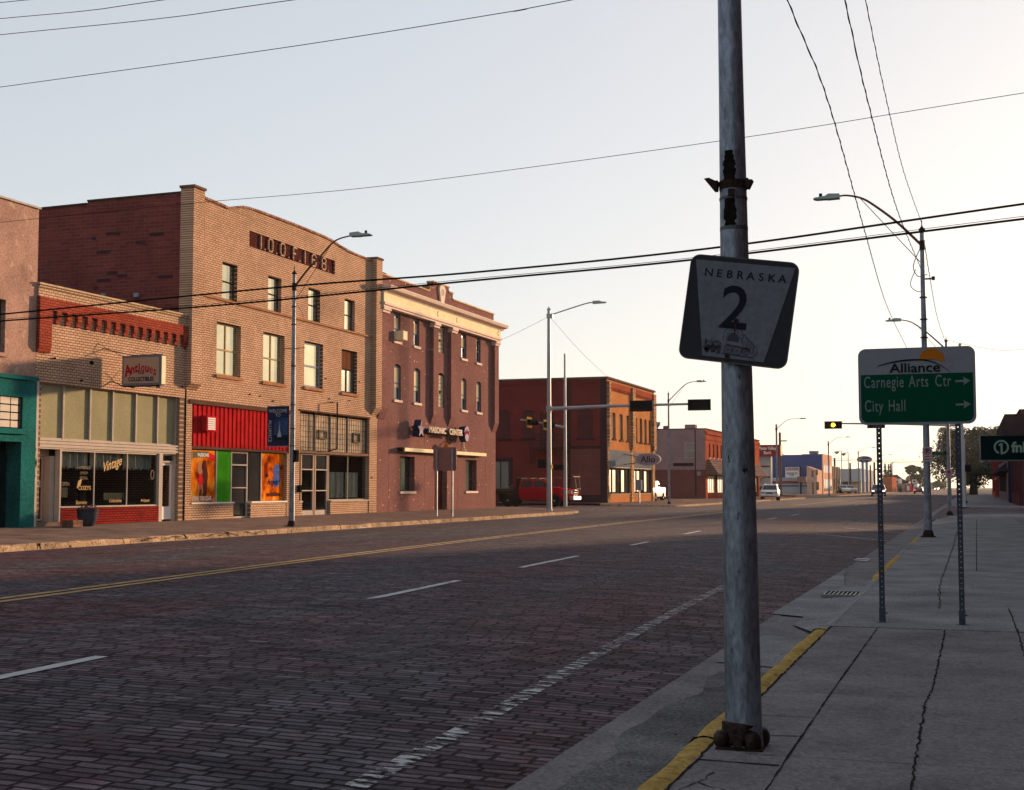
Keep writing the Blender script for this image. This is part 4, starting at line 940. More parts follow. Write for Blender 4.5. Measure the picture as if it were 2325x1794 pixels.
for y_, z_ in ((46.0,4.98),(45.2,5.0),(51.9,5.25),(53.9,5.3),(48.6,6.5),(51.6,6.1),(54.9,6.2),(41.3,5.6),(47.0,4.85),(56.3,1.9)): m.cyl((XF,y_,z_),(XF+.04,y_,z_), .03, n=6)
m.build('wall_anchor', black, b3)

# banner hanging from the street lamp is built with the lamp below
# ================================================================ plum stucco hall
b4 = thing('hall_building', 'plum speckled stucco three storey hall with a cream cornice and stepped parapet', 'building', (XF-5, 65, .3))
Y0, Y1 = 56.87, 73.0
T3 = [(58.74,59.5,8.47,9.79),(61.16,61.86,8.47,9.79),(64.3,65.25,8.45,9.82),(67.74,68.5,8.45,9.79),(70.08,70.76,8.42,9.78)]
T2 = [(58.78,59.6,5.65,7.38,.12),(61.2,62.02,5.65,7.38,.12),(64.34,65.3,5.6,7.4,.14),(67.77,68.53,5.65,7.38,.12),(70.12,70.86,5.65,7.38,.12)]
G1 = [(59.56,61.34,1.27,2.96),(63.96,65.7,.25,2.95),(68.44,70.16,1.26,2.96)]
m = MB(); facade(m, XF, Y0, Y1+.3, .25, 9.9, T3+T2+[g+(0,) for g in G1], .3); m.quad((XF,Y0,9.9),(XF,Y1+.3,9.9),(XF,Y1+.3,10.9),(XF,Y0,10.9))
parapet(m, XF-.02, Y0, Y1, 10.9, [(Y0,11.45),(63.15,11.45),(63.15,11.66),(63.72,11.66),(63.72,12.02),(65.92,12.02),(65.92,11.78),(66.5,11.78),(66.5,11.45),(Y1,11.45)], .35); m.build('front_wall', maso, b4)
shell(b4, Y0, Y1+.3, .3, 10.9, 28, maso, roofz=10.6)
m = MB()
for a, b, z in ((Y0,63.15,11.45),(66.5,Y1,11.45),(63.15,63.72,11.66),(63.72,65.92,12.02),(65.92,66.5,11.78)): m.box(XF-.4, XF+.03, a-.02, b+.02, z+.003, z+.075)
m.build('coping', brick('gold_coping', (.62,.42,.22), (.5,.32,.17), (.2,.12,.08), 'x', bw=.22, rh=.3, ms=.02), b4)
# pilasters with pointed feet
for a, b in ((Y0+.02,57.65),(63.28,63.95),(65.75,66.45),(72.62,Y1+.29)): MB().prism([(XF+.001,4.62),(XF+.05,4.72),(XF+.2,5.15),(XF+.2,9.62),(XF+.001,9.62)], 'y', a, b).build('pilaster', maso, b4)
for a, b in ((Y0+.02,57.7),(63.22,64.0),(65.7,66.5),(72.55,Y1+.33)): B('capital', pinkcream, b4, (XF+.001, XF+.26, a, b, 9.622, 9.74), (XF+.001, XF+.32, a, b+.02, 9.742, 9.88))
m = MB(); m.box(XF+.001, XF+.30, Y0+.01, Y1+.3, 9.882, 9.98); m.box(XF+.001, XF+.36, Y0+.01, Y1+.36, 9.982, 10.10); m.build('architrave', pinkcream, b4)
B('frieze', cream, b4, (XF+.001, XF+.31, Y0+.01, Y1+.31, 10.102, 10.56))
m = MB(); m.prism([(XF+.001,10.562),(XF+.34,10.562),(XF+.40,10.66),(XF+.62,10.70),(XF+.68,10.84),(XF+.64,10.88),(XF+.001,10.96)], 'y', Y0+.01, Y1+.68); m.build('cornice', pinkcream, b4)
m = MB()
for y_ in (63.6, 66.3, 72.9): 
    for k in range(8): a0 = math.pi*.5+k*math.pi/7*1.0; m.box(XF+.312, XF+.32, y_+.1*math.cos(a0)-.02, y_+.1*math.cos(a0)+.02, 10.33+.12*math.sin(a0)-.02, 10.33+.12*math.sin(a0)+.02)
m.build('crescent_mark', black, b4)
m = MB(); m.prism([(64.62,10.98),(65.02,10.98),(65.28,11.78),(65.1,11.98),(64.54,11.98),(64.36,11.78)], 'x', XF-.018, XF+.08); o = m.build('keystone', pinkcream, b4, bevel=.02)
m = MB(); m.tube([(XF+.085, 64.82+.13*math.cos(a), 11.62+.17*math.sin(a)) for a in [i*math.pi/8 for i in range(17)]], .02, 5); m.build('keystone_medallion', cream, b4)
m = MB()
for a, b in ((59.6,61.2),(61.6,62.4)): m.box(XF-2.5, XF-1.7, a, b, 10.6, 12.35 if a < 60 else 12.1)
B('chimney', buff_y, b4, (XF-3.2, XF-2.2, 59.9, 61.2, 10.602, 12.25))
B('coping_block', roofm, b4, (XF-.7, XF-.45, 57.9, 58.8, 10.602, 11.75))
def gblock(a, b, c, d):
    m = MB(); w = b-a; nx = 3; nz = max(6, int((d-c)/.2)); x = XF-.08
    for i in range(nx):
        for j in range(nz): m.box(x-.06, x, a+.03+i*(w-.06)/nx+.01, a+.03+(i+1)*(w-.06)/nx-.01, c+.02+j*(d-c-.04)/nz+.01, c+.02+(j+1)*(d-c-.04)/nz-.01)
    o = m.build('window', paint('pale_glass_block', (.5,.43,.30), .7, var=.3, scale=8), b4); o['label'] = 'narrow window filled with pale glass blocks'
    B('grout', paint('grout', (.3,.28,.25)), o, (x-.08, x-.062, a, b, c, d))
    B('small_vent', black, o, (x+.002, x+.02, a+w*.42, a+w*.58, c+(d-c)*.42, c+(d-c)*.52))
for i, (h3, h2) in enumerate(zip(T3, T2)):
    for h in (h3, h2):
        a, b, c, d = h[:4]
        if i == 2: gblock(a, b, c, d-(.1 if h is h2 else 0)); continue
        ww = window(b4, a, b, c, d-(.08 if h is h2 else 0), .15, blueframe, windark, (), ((c+d)/2-.05,), .07, sill=pinkcream)
        if not (i == 4 and h is h3): B('blind', blindm, ww, (XF-.113, XF-.105, a+.08, b-.09, (c+d)/2-.35+(.3 if h is h3 else .1), d-.17))
# window unit
ac = B('air_conditioner', cream, b4, (XF-.2, XF+.42, 58.85, 59.42, 8.52, 8.95)); f = MB(); frame_bars(f, XF+.43, 58.87, 59.40, 8.54, 8.93, .04); f.build('frame', pinkcream, ac)
for i, (a, b, c, d) in enumerate(G1):
    if i == 1:
        dd = B('door', paint('maroon_recess_door', (.09,.02,.02), .5), b4, (XF-.295, XF-.28, a+.02, b-.02, .25, 2.94)); B('panel_joint', black, dd, (XF-.277, XF-.27, a+.1, a+.14, .3, 2.9))
    else:
        ww = window(b4, a, b, c, d, .3, maso, windark, (), (), .03, sill=pinkcream)
        cm = MB(); n = 24; vs = []
        for k in range(n+1): y_ = a+.1+(b-a)*.55*k/n; x_ = XF-.225+.012*math.sin(k*1.7); vs += [(x_, y_, d-.05), (x_, y_, c+.05)]
        cm.add(vs, [(2*k, 2*k+2, 2*k+3, 2*k+1) for k in range(n)]); cm.build('curtain', paint('green_grey_curtain', (.16,.19,.14), .8), ww)
lb = MB(); lb.box(XF+.001, XF+.34, 59.35, 70.85, 3.18, 3.36); lb.build('light_box', cream, b4, bevel=.02)
B('light_box_end', rust, b4, (XF+.001, XF+.345, 59.2, 59.345, 3.17, 3.37))
m = MB()
for z_ in (1.9, 3.9, 8.2): m.box(XF+.0005, XF+.003, Y0+.1, 63.2, z_, z_+.012); m.box(XF+.0005, XF+.003, 66.5, 72.6, z_, z_+.012)
for y_ in (58.2, 62.6, 67.2, 71.6): m.box(XF+.0005, XF+.0035, y_, y_+.012, .3, 4.5)
m.build('render_joints', paint('joint_shadow_line', (.16,.06,.05), .9), b4)
# hall sign
hs = MB(); text(hs, 'MASONIC', .30, (XF+.50, 63.04, 4.19), YD, sx=1.16, bold=.02, ext=.05, space=1.05); text(hs, 'CENTER', .30, (XF+.50, 65.6, 4.19), YD, sx=1.14, bold=.02, ext=.05, space=1.05)
hs.build('sign_letters', paint('cream_sign_letters', (.75,.62,.48), .8), b4)
B('sign_rail', paint('navy_box', (.02,.03,.08), .6), b4, (XF+.001, XF+.44, 61.8, 66.7, 4.28, 4.38))
def star(cy, cz, R_, r_): return [(cy+(R_ if k % 2 == 0 else r_)*math.sin(k*math.pi/5), cz+(R_ if k % 2 == 0 else r_)*math.cos(k*math.pi/5)) for k in range(10)]
m = MB(); m.prism(star(60.96, 4.31, .47, .21), 'x', XF+.15, XF+.5); em = m.build('star_emblem', paint('navy_box', (.02,.03,.08)), b4)
m = MB(); m.prism(star(60.96, 4.31, .44, .19), 'x', XF+.502, XF+.52); m.build('emblem_face', paint('pale_pink_face', (.62,.45,.45), .5), em)
# square and compass emblem with rounded body
m = MB(); ov_ = [(67.28+.42*math.sin(a)*(.75 if math.cos(a) < 0 else 1), 4.3+.42*math.cos(a)) for a in [i*math.pi/10 for i in range(20)]]
m.prism(ov_, 'x', XF+.15, XF+.5); em = m.build('round_emblem', paint('navy_box', (.02,.03,.08)), b4)
m = MB(); m.prism([(67.28+(p[0]-67.28)*.95, 4.3+(p[1]-4.3)*.95) for p in ov_], 'x', XF+.502, XF+.515); m.build('emblem_face', paint('pale_lilac_face', (.45,.38,.45), .5), em)
m = MB(); m.prism([(66.98,4.22),(67.28,4.36),(67.58,4.22),(67.58,4.5),(67.42,4.42),(67.28,4.6),(67.14,4.42),(66.98,4.5)], 'x', XF+.517, XF+.525); m.build('emblem_mark', paint('emblem_maroon', (.25,.02,.05), .5), em)
m = MB(); m.tube([(XF,66.0,4.0),(XF+.3,65.8,3.85),(XF+.25,65.2,3.62),(XF+.2,64.9,3.6)], .03, 6); m.build('lamp_arm', rust, b4)
m = MB(); m.lathe((XF+.3,64.85,3.46), [(.05,0),(.11,.05),(.12,.2),(.05,.3)], 10); m.build('amber_lamp', paint('amber_glass', (.6,.16,.03), .3), b4)
m = MB(); m.tube([(XF+.02,68.0,4.0),(XF+.1,68.0,3.5),(XF+.2,67.8,3.42)], .025, 6); m.lathe((XF+.25,67.65,3.36), [(.05,0),(.1,.06),(.06,.16)], 10); m.build('cream_lamp', cream, b4)

# ================================================================ two storey corner building with oval sign
b5 = thing('corner_building', 'two storey corner building with red painted side and orange brick front over a grey storefront', 'building', (XF-5, 106, .3))
Y0, Y1 = 98.5, 114.6
AH = [(100.05,101.15,5.2,7.24,.14),(102.3,103.45,5.17,7.23,.14),(104.5,105.62,5.17,7.23,.14),(107.45,108.35,5.2,7.23,.12),(109.1,110.1,5.2,7.23,.12),(110.8,111.75,5.2,7.23,.12),(112.4,113.35,5.2,7.23,.12)]
m = MB(); facade(m, XF, Y0, Y1, 4.35, 9.7, AH, .2); facade(m, XF, Y0, Y1, .25, 4.35, [(98.95,105.85,.3,4.33),(106.95,113.6,.3,4.33)], .4); m.build('front_wall', allobrick, b5)
B('side_wall', redpaint_y, b5, (-60, XF-.01, Y0+.005, Y0+.3, .1, 9.7)); B('side_wall', redpaint_y, b5, (-60, XF-.01, Y1-.3, Y1-.005, .1, 9.7), (-60, -59.7, Y0+.303, Y1-.303, .1, 9.7))
B('roof', roofm, b5, (-59.6, XF-.3, Y0+.303, Y1-.303, 9, 9.2)); B('floor', dark_in, b5, (-50, XF-.3, Y0+.303, Y1-.303, .2, .27), (-50, XF-.3, Y0+.303, Y1-.303, 4.4, 4.5))
B('coping', paint('brown_metal_coping', (.13,.085,.07), .7), b5, (-60, XF+.14, Y0-.08, Y0+.35, 9.705, 9.86), (XF-.3, XF+.14, Y0+.352, Y1+.05, 9.705, 9.86))
for a, b in ((98.52,99.0),(106.0,106.95),(113.62,114.58)): m = MB(); m.prism([(XF+.001,4.25),(XF+.22,4.7),(XF+.22,9.5),(XF+.001,9.5)], 'y', a, b); m.box(XF+.001, XF+.06, a+.02, b-.02, .3, 4.24); m.build('brick_pier', pilbrick, b5)
m = MB(); 
for a, b in ((99.002,105.998),(106.952,113.618)): m.box(XF+.001, XF+.10, a, b, 9.1, 9.5)
for i in range(36):
    y_ = 99.05+i*.4
    if 105.7 < y_ < 106.9 or y_ > 113.3: continue
    m.box(XF+.001, XF+.08, y_, y_+.2, 8.88, 9.098)
m.build('corbel_band', rbrick, b5)
for h in AH:
    ww = window(b5, *h[:4], .2, darkframe, blindm, (), (), .05, sill=paint('dark_sill', (.08,.05,.04)), X=XF, name='window')
# side wall features
pi_m = paint('plum_side_paint', (.085,.025,.03), .7, var=.2); df = paint('dark_plum_trim', (.045,.022,.028), .7)
for a, b, c, d in ((-34.69,-33.74,5.28,7.3),(-32.72,-31.76,5.28,7.25),(-28.3,-27.1,5.21,7.3)):
    ww = B('side_window', pi_m, b5, (a, b, Y0-.02, Y0, c, d)); f = MB(); f.box(a-.12,b+.12,Y0-.1,Y0-.001,c-.16,c-.002)
    n = 6
    for k in range(n):
        t0, t1 = a+(b-a)*k/n, a+(b-a)*(k+1)/n; z0_ = d+.16*(1-(2*k/n-1)**2); z1_ = d+.16*(1-(2*(k+1)/n-1)**2); f.prism([(t0,d-.0),(t1,d-.0),(t1,z1_),(t0,z0_)], 'y', Y0-.05, Y0-.001)
    f.build('frame', df, ww)
dr_ = B('side_door', pi_m, b5, (-31.2,-30.25,Y0-.03,Y0,4.6,7.2)); B('frame', df, dr_, (-31.28,-31.2,Y0-.06,Y0-.001,4.55,7.25), (-30.25,-30.17,Y0-.06,Y0-.001,4.55,7.25))
B('pier', df, b5, (-29.15,-28.85,Y0-.06,Y0-.001,.2,9.7)); B('pier', df, b5, (-26.5,XF-.0,Y0-.06,Y0-.001,.2,9.7))
m = MB()
for k in range(56): x_ = -34.9+k*.155; (m.box(x_, x_+.07, Y0-.06, Y0-.001, 9.3, 9.5) if not -29.2 < x_ < -28.85 else 0)
m.build('dentils', redpaint_y, b5)
B('lower_brick', redlowbrick_y, b5, (-28.84,-26.51,Y0-.03,Y0-.001,.9,4.4)); B('band', df, b5, (-28.84,-26.51,Y0-.07,Y0-.001,4.402,4.6)); B('plinth', df, b5, (-28.84,-26.51,Y0-.05,Y0-.001,.1,.898))
sw = B('side_window', reflective('curtained_glass', (.19,.2,.17), .1, .3), b5, (-35.6,-33.85,Y0-.02,Y0-.001,1.4,3.45)); f = MB(); frame_bars(f, 0, 0, 0, 0, 0, 0) if False else None
f.box(-33.85,-33.55,Y0-.08,Y0-.001,1.2,3.75); f.box(-35.9,-33.852,Y0-.08,Y0-.001,3.45,3.75); f.box(-34.55,-34.47,Y0-.06,Y0-.022,1.4,3.448); f.build('frame', df, sw)
# iron balcony and ladder
fe = MB()
for x_ in [-31.6+i*.2 for i in range(13)]: fe.box(x_, x_+.025, Y0-1.1, Y0-1.07, 4.5, 5.5)
fe.box(-31.6,-29.2,Y0-1.1,Y0-.0,4.42,4.5); fe.box(-31.6,-29.2,Y0-1.1,Y0-1.05,5.45,5.5); fe.box(-31.6,-29.2,Y0-1.1,Y0-1.05,5.0,5.03)
for x_ in (-31.6,-29.22): fe.box(x_,x_+.03,Y0-1.08,Y0,5.45,5.49); fe.tube([(x_,Y0-1.0,4.42),(x_,Y0-.02,3.4)], .03, 5)
fe.tube([(-31.9,Y0-.9,4.9),(-31.9,Y0-.25,3.2)], .035, 5); fe.tube([(-31.65,Y0-.9,4.9),(-31.65,Y0-.25,3.2)], .035, 5)
fe.build('fire_escape', df, b5)
# storefront
cg = paint('grey_ribbed_siding', (.22,.24,.26), .9)
for a, b in ((98.97,105.84),(106.97,113.58)):
    m = MB(); y_ = a; k = 0
    while y_ < b-.05: m.box(XF-.1, XF+(.05 if k % 2 else .0), y_, min(b, y_+.12), 3.08, 4.32); y_ += .122; k += 1
    m.build('metal_cladding', cg, b5)
    B('bulkhead', allobrick, b5, (XF-.3, XF-.02, a, b, .25, .92)); B('shop_sill', alu, b5, (XF-.3, XF+.01, a, b, .925, .97)); B('lintel', alu, b5, (XF-.3, XF-.02, a, b, 2.98, 3.075))
    o = B('display_window', windark, b5, (XF-.16, XF-.15, a, b, .975, 2.975)); f = MB()
    for k in range(6): q = a+(b-a)*k/5; f.box(XF-.148, XF-.08, max(a,q-.05), min(b,q+.05), .98, 2.97)
    f.build('frame', darkframe, o)
    for k in range(4):
        if k == 2: continue
        q = a+(b-a)*(k+.1)/5; B('window_blind', paint('window_ads', [(.30,.30,.28),(.35,.27,.2),(.2,.26,.25),(.34,.31,.27)][k], .6, var=.4, scale=1) if False else reflective('window_ads_%d' % k, [(.30,.30,.28),(.35,.27,.2),(.2,.26,.25),(.34,.31,.27)][k], .1, .25), o, (XF-.146, XF-.14, q, q+(b-a)*.16, 1.1, 2.8))
B('brick_pier', allobrick, b5, (XF-.3, XF-.001, 105.852, 106.945, .25, 4.34)) if False else None
tr = thing('trash_receptacle', 'grey post mounted box on the sidewalk in front of the orange brick corner building', 'box', (-24.6, 103.0, .25))
B('cabinet', paint('cabinet_grey', (.2,.22,.26), .6), tr, (-24.8,-24.4,102.8,103.25,1.25,2.05), bevel=.02); B('post', galv, tr, (-24.65,-24.55,102.95,103.05,.25,1.248))
os_ = thing('oval_sign', 'grey oval blade sign with dark letters sticking out from the orange brick corner building', 'sign', (-25, 106.4, 3.0))
# face to the camera: perpendicular to the street
oc = PY(1100+1565/4.2125, 780+1115/4.2125, 103.4); ow, oh = 1.52, .70
ocx, _q, ocz = PY(1470.5,1043,103.4)
m = MB(); m.prism([(ocx+1.02*math.cos(a), ocz+.50*math.sin(a)) for a in [i*math.pi/18 for i in range(36)]], 'y', 103.4, 103.75); m.build('sign_box', alu_w, os_)
m = MB(); m.prism([(ocx+.97*math.cos(a), ocz+.455*math.sin(a)) for a in [i*math.pi/18 for i in range(36)]], 'y', 103.38, 103.395); m.build('sign_face', paint('mauve_grey_sign_face', (.26,.23,.26), .5), os_)
t_ = MB(); text(t_, 'Allo', .47, (ocx+.03, 103.372, ocz-.23), sx=1.05, bold=.02); t_.build('lettering', paint('charcoal_letters', (.03,.03,.045), .5), os_)
m = MB(); m.tube([(XF,103.5,4.1),(ocx-.8,103.57,3.85)], .03, 6); m.tube([(XF,103.5,3.25),(ocx-.85,103.57,3.4)], .03, 6); m.build('bracket', black, os_)

# ================================================================ mauve sided brick building
b6 = thing('brick_building', 'mauve painted side wall with red lower half and shingled awning over its shopfront', 'building', (XF-5, 150, .2))
Y0, Y1 = 138.4, 176
B('side_wall', mauve_y, b6, (-50,XF-.01,Y0+.004,Y0+.3,3.3,7.5)); B('lower_side_wall', redlowbrick_y, b6, (-50,XF-.01,Y0,Y0+.3,.0,3.298))
FH = [(140.3+2.35*i,141.2+2.35*i,4.6,6.08,.1) for i in range(14)]
m = MB(); facade(m, XF, Y0, Y1, .2, 7.5, FH+[(139.6,175,.25,3.9)], .3); m.build('front_wall', rbrick, b6)
B('side_wall', mauve_y, b6, (-50,XF-.01,Y1-.3,Y1-.005,0,7.5)); B('roof', roofm, b6, (-50,XF-.3,Y0+.303,Y1-.303,7,7.2)); B('floor', dark_in, b6, (-40,XF-.3,Y0+.303,Y1-.303,.1,.2))
B('coping', roofm, b6, (-50,XF+.1,Y0-.04,Y0+.34,7.505,7.6), (XF-.3,XF+.1,Y0+.342,Y1,7.505,7.6))
m = MB(); m.box(XF+.001,XF+.12,Y0,Y1,7.0,7.3); m.box(XF+.001,XF+.08,Y0,Y1,6.4,6.5); m.build('cornice', rbrick, b6)
for h in FH: window(b6, *h[:4], .25, darkframe, windark, (), ((h[2]+h[3])/2,), .08, sill=alu_w)
B('shop_wall', panelbrick, b6, (XF-.32,XF-.2,139.6,175,.25,2.9))
for k in range(6): 
    o = B('display_window', reflective('curtained_glass', (.19,.2,.17), .1, .3), b6, (XF-.195,XF-.17,140+k*6,143.9+k*6,.9,2.7)); f = MB(); frame_bars(f, XF-.12, 140+k*6, 143.9+k*6, .9, 2.7, .1, (141.3+k*6, 142.6+k*6)); f.build('frame', cream, o)
aw = MB(); aw.prism([(XF+.001,4.35),(XF+.15,4.38),(XF+1.15,2.9),(XF+1.1,2.8),(XF+.001,2.8)], 'y', 139.4, 175.2); aw.build('shingle_awning', brick('shingles', (.2,.13,.11), (.12,.08,.08), (.04,.03,.03), 'x', bw=.5, rh=.25, ms=.03), b6)
a1, a2, a3, a4 = -28.1,-27.1,4.57,6.04
o = B('side_window', reflective('curtained_glass', (.19,.2,.17), .1, .3), b6, (a1,a2,Y0-.02,Y0,a3,a4)); B('frame', alu, o, (a1-.07,a1,Y0-.05,Y0-.001,a3-.07,a4+.07),(a2,a2+.07,Y0-.05,Y0-.001,a3-.07,a4+.07),(a1,a2,Y0-.05,Y0-.001,a4,a4+.07),(a1,a2,Y0-.05,Y0-.001,a3-.07,a3),(a1,a2,Y0-.05,Y0-.021,5.25,5.33))
B('chimney', mauve_y, b6, (-28.15,-27.05,Y0+.01,Y0+1,7.605,8.0)); B('chimney', redlowbrick_y, b6, (-30.7,-30.2,Y0+1.2,Y0+1.7,7.2,7.95))
B('sign_board', black, b6, (-29.4,-27.25,Y0-.07,Y0-.002,3.68,4.0)); m = MB(); m.tube([(-27.05,Y0-.08,7.4),(-27.05,Y0-.08,.6)], .05, 6); m.build('downpipe', df, b6); B('meter', galv, b6, (-26.85,-26.5,Y0-.2,Y0-.003,2.7,3.1))
m = MB(); m.lathe((-31.5,Y0+2,7.2), [(.06,0),(.06,.6),(.3,.9),(.32,1.2)], 8); m.build('roof_dish', galv, b6)

# ================================================================ bank, blue store, dealership beyond
YB = 196.0
def bx(px, Y=YB): return PY(px, 1080, Y)[0]
def bz(py, Y=YB, px=1740): return PY(px, py, Y)[2]
b7 = thing('bank_building', 'white panelled bank building with thin red stripes on its side', 'building', (-40, YB+8, .2))
xa, xb = -50, bx(1749.2)
ztop = bz(1036.5)
m = MB(); m.box(xa,xb,YB,YB+2.2,0,ztop); m.build('wall', paint('pale_bank_panel', (.46,.44,.45), .5), b7)
for py in (1059.2,1083.3,1106.6): z = bz(py); B('stripe', paint('bank_red', (.25,.012,.02), .5), b7, (xa+.1,xb+.012,YB-.03,YB-.002,z-.13,z+.13))
B('painted_lit_edge', cream, b7, (xb+.001,xb+.15,YB-.05,YB+.3,0.1,ztop))  # sunlit edge of the bank wall, painted as a cream strip
x0 = bx(1700); x1 = bx(1719); B('doorway', dark_in, b7, (x0-2,bx(1717.2),YB-.04,YB-.003,.1,bz(1086))); o = B('canopy', cream, b7, (x0-2,bx(1732),YB-2.2,YB-.035,bz(1085),bz(1079)))
B('canopy', cream, b7, (x0-2,bx(1717),YB-1.2,YB-.035,bz(1062),bz(1056))); B('side_window', paint('poster_green_grey', (.12,.13,.11)), b7, (bx(1712),bx(1717.5),YB-.05,YB-.033,bz(1050),bz(1039))); B('side_window', windark, b7, (bx(1712),bx(1717.5),YB-.05,YB-.033,bz(1078),bz(1071)))
s7 = thing('bank_sign', 'large red roof sign with white serif lettering reading a bank name', 'sign', (bx(1745), YB-1, ztop))
xl, xr, zt, zb = bx(1690), bx(1775.5), bz(1010.8), bz(1036.2)
B('sign_box', paint('bank_red', (.25,.012,.02)), s7, (xl,xr,YB-1.3,YB+.5,zb+.02,zt)); B('sign_end', cream, s7, (xr+.002,xr+.02,YB-1.25,YB+.4,zb+.06,zt-.05))
t_ = MB(); text(t_, 'Platte Valley', (bz(1014.6)-bz(1021.5)), (bx(1746),YB-1.31,bz(1021.7)), sx=.80, bold=.02); text(t_, 'Bank', (bz(1024.6)-bz(1031.2)), (bx(1746),YB-1.31,bz(1031.4)), sx=.92, bold=.02)
# serif feet
t_.build('lettering', whitep, s7)
m = MB(); cc = bx(1709); m.tube([(cc+.85*math.cos(a)*.9, YB-1.33, (zt+zb)/2+1.0*math.sin(a)) for a in [i*math.pi/10 for i in range(21)]], .07, 5); m.build('ring_logo', cream, s7)
m = MB(); m.cyl((bx(1772.5),YB-.2,.1),(bx(1772.5),YB-.2,zb), .22); m.build('sign_post', paint('brown_post', (.16,.09,.08), .8), s7)

b8 = thing('store_building', 'blue and white striped liquor store side wall with salmon front', 'building', (-40, 262, .2))
Y0 = 253.8
def qx(px): return PY(px, 1080, Y0)[0]
def qz(py): return PY(1800, py, Y0)[2]
blue = paint('royal_blue_wall', (.012,.06,.22), .6, var=.15, scale=.4)
B('wall', blue, b8, (-60,qx(1866.5),Y0,Y0+17,qz(1084.5),qz(1033)), (-60,qx(1821),Y0+.01,Y0+17,qz(1033)+.01,qz(1034)+.02)); B('parapet', blue, b8, (qx(1821),qx(1866.5),Y0,Y0+17,qz(1033)+.021,qz(1031.5)))
B('lower_wall', paint('pale_grey_wall', (.38,.40,.42), .6), b8, (-60,qx(1866.5)-.01,Y0,Y0+17,0,qz(1084.5)-.005))
B('stripe', paint('bank_red', (.25,.012,.02)), b8, (-60,qx(1844),Y0-.05,Y0-.002,qz(1097.8),qz(1092.5))); B('stripe', blue, b8, (-60,qx(1844),Y0-.05,Y0-.002,qz(1105),qz(1101.8)))
salmon = paint('salmon_stucco', (.60,.36,.26), .7); xS = qx(1867.5)
m = MB(); m.box(qx(1866.5)+.001,xS+.1,Y0-.1,Y0+17,0,qz(1031)); m.build('front_wall', salmon, b8)
m = MB(); m.prism([(qx(1844.5),0),(qx(1867),0),(qx(1867),qz(1061.8)-.6),(qx(1844.5),qz(1060.3))], 'y', Y0-9, Y0-.2); m.build('annex', salmon, b8)
for a, b in ((1848,1855),(1857,1866)): o = B('annex_window', windark, b8, (qx(a)+.6,qx(b)+.4,Y0-9.03,Y0-9.003,.3 if a < 1850 else 1,qz(1095)))
B('annex_window', windark, b8, (qx(1848.5)+.5,qx(1853.5)+.5,Y0-9.03,Y0-9.003,qz(1084),qz(1070)), (qx(1858)+.5,qx(1863)+.5,Y0-9.03,Y0-9.003,qz(1080),qz(1068)))
for k in range(5): B('front_window', windark, b8, (xS+.101,xS+.13,Y0+1.5+k*3,Y0+3.3+k*3,4.2,5.6)); B('front_window', windark, b8, (xS+.101,xS+.13,Y0+1.5+k*3,Y0+3.6+k*3,.8,3.0))
ls = thing('liquor_sign', 'white roadside sign board with red heading in front of the blue wall', 'sign', (qx(1816), Y0-3, 0))
ys_ = Y0-3; f_ = ys_/Y0
def sx_(px): return PY(px, 1080, ys_)[0]
def sz_(py): return PY(1800, py, ys_)[2]
B('sign_box', whitep, ls, (sx_(1783),sx_(1815),ys_,ys_+.5,sz_(1084.5),sz_(1060.8))); B('post', black, ls, (sx_(1815.5),sx_(1818.8),ys_,ys_+.6,0,sz_(1060)))
t_ = MB(); text(t_, 'LIQUORS', .38, (sx_(1799),ys_-.02,sz_(1066.8)), bold=.05); t_.build('heading', paint('bank_red', (.25,.012,.02)), ls); B('frame', paint('bank_red', (.25,.012,.02)), ls, (sx_(1783.3),sx_(1814.7),ys_-.02,ys_-.003,sz_(1068.4),sz_(1068)))
t_ = MB(); text(t_, 'HEINEKEN 12PK', .3, (sx_(1798),ys_-.02,sz_(1076)), bold=.03, sx=.7) if False else text(t_, 'ALWAYS ON', .3, (sx_(1798),ys_-.02,sz_(1076.5)), bold=.03, sx=.8)
text(t_, '24 PK', .3, (sx_(1798),ys_-.02,sz_(1080.5)), bold=.03, sx=.8); t_.build('lettering', black, ls)

# row of salmon fronts and grey dealership
b9 = thing('shop_row', 'row of salmon shopfronts with dark piers past the blue wall', 'building', (-30, 280, .1))
B('wall', salmon, b9, (-60,XF+.1,Y0+17.2,288,0,5.7)); m = MB()
for k in range(5): y_ = 272.5+k*3.4; B('pier', rust, b9, (XF+.101,XF+.3,y_,y_+.5,0,5.6)); B('front_window', windark, b9, (XF+.101,XF+.13,y_+1,y_+3,1,3.2))
b10 = thing('dealership_building', 'low pale grey metal dealership building with open bays', 'building', (-40, 320, .1))
gm_w = paint('pale_grey_siding', (.40,.41,.42), .5, var=.1)
m = MB(); m.box(-55,XF+.6,338,384,2.9,6.0); m.build('fascia', gm_w, b10); B('wall', dark_in, b10, (-55,XF-2.5,340,383,0,2.895)); B('coping', cream, b10, (XF-.4,XF+.65,337.9,384.1,6.005,6.12))
B('corner_wall', cream, b10, (XF-2.4,XF+.3,343,345,0,2.895))
for k in range(10): B('pier', pinkcream, b10, (XF-.2,XF+.4,346+k*4,347.6+k*4,0,2.895))
t_ = MB(); text(t_, 'N', 1.5, (XF+.62,352,3.7), YD, bold=.04); t_.build('lettering', rust, b10)
fs = thing('dealer_sign', 'blue oval car dealer sign on a thick blue pylon', 'sign', (-25, 331, 0))
fx, fz = PY(1680+2060/7.28, 960+605/7.28, 331)[0::2]; rw = PY(1680+2180/7.28,1043,331)[0]-fx+.1
navy = paint('dealer_blue', (.03,.06,.2), .5)
m = MB(); m.prism([(fx+rw*math.cos(a), fz+.8*math.sin(a)) for a in [i*math.pi/16 for i in range(32)]], 'y', 330.7, 331.3); m.build('sign_box', navy, fs)
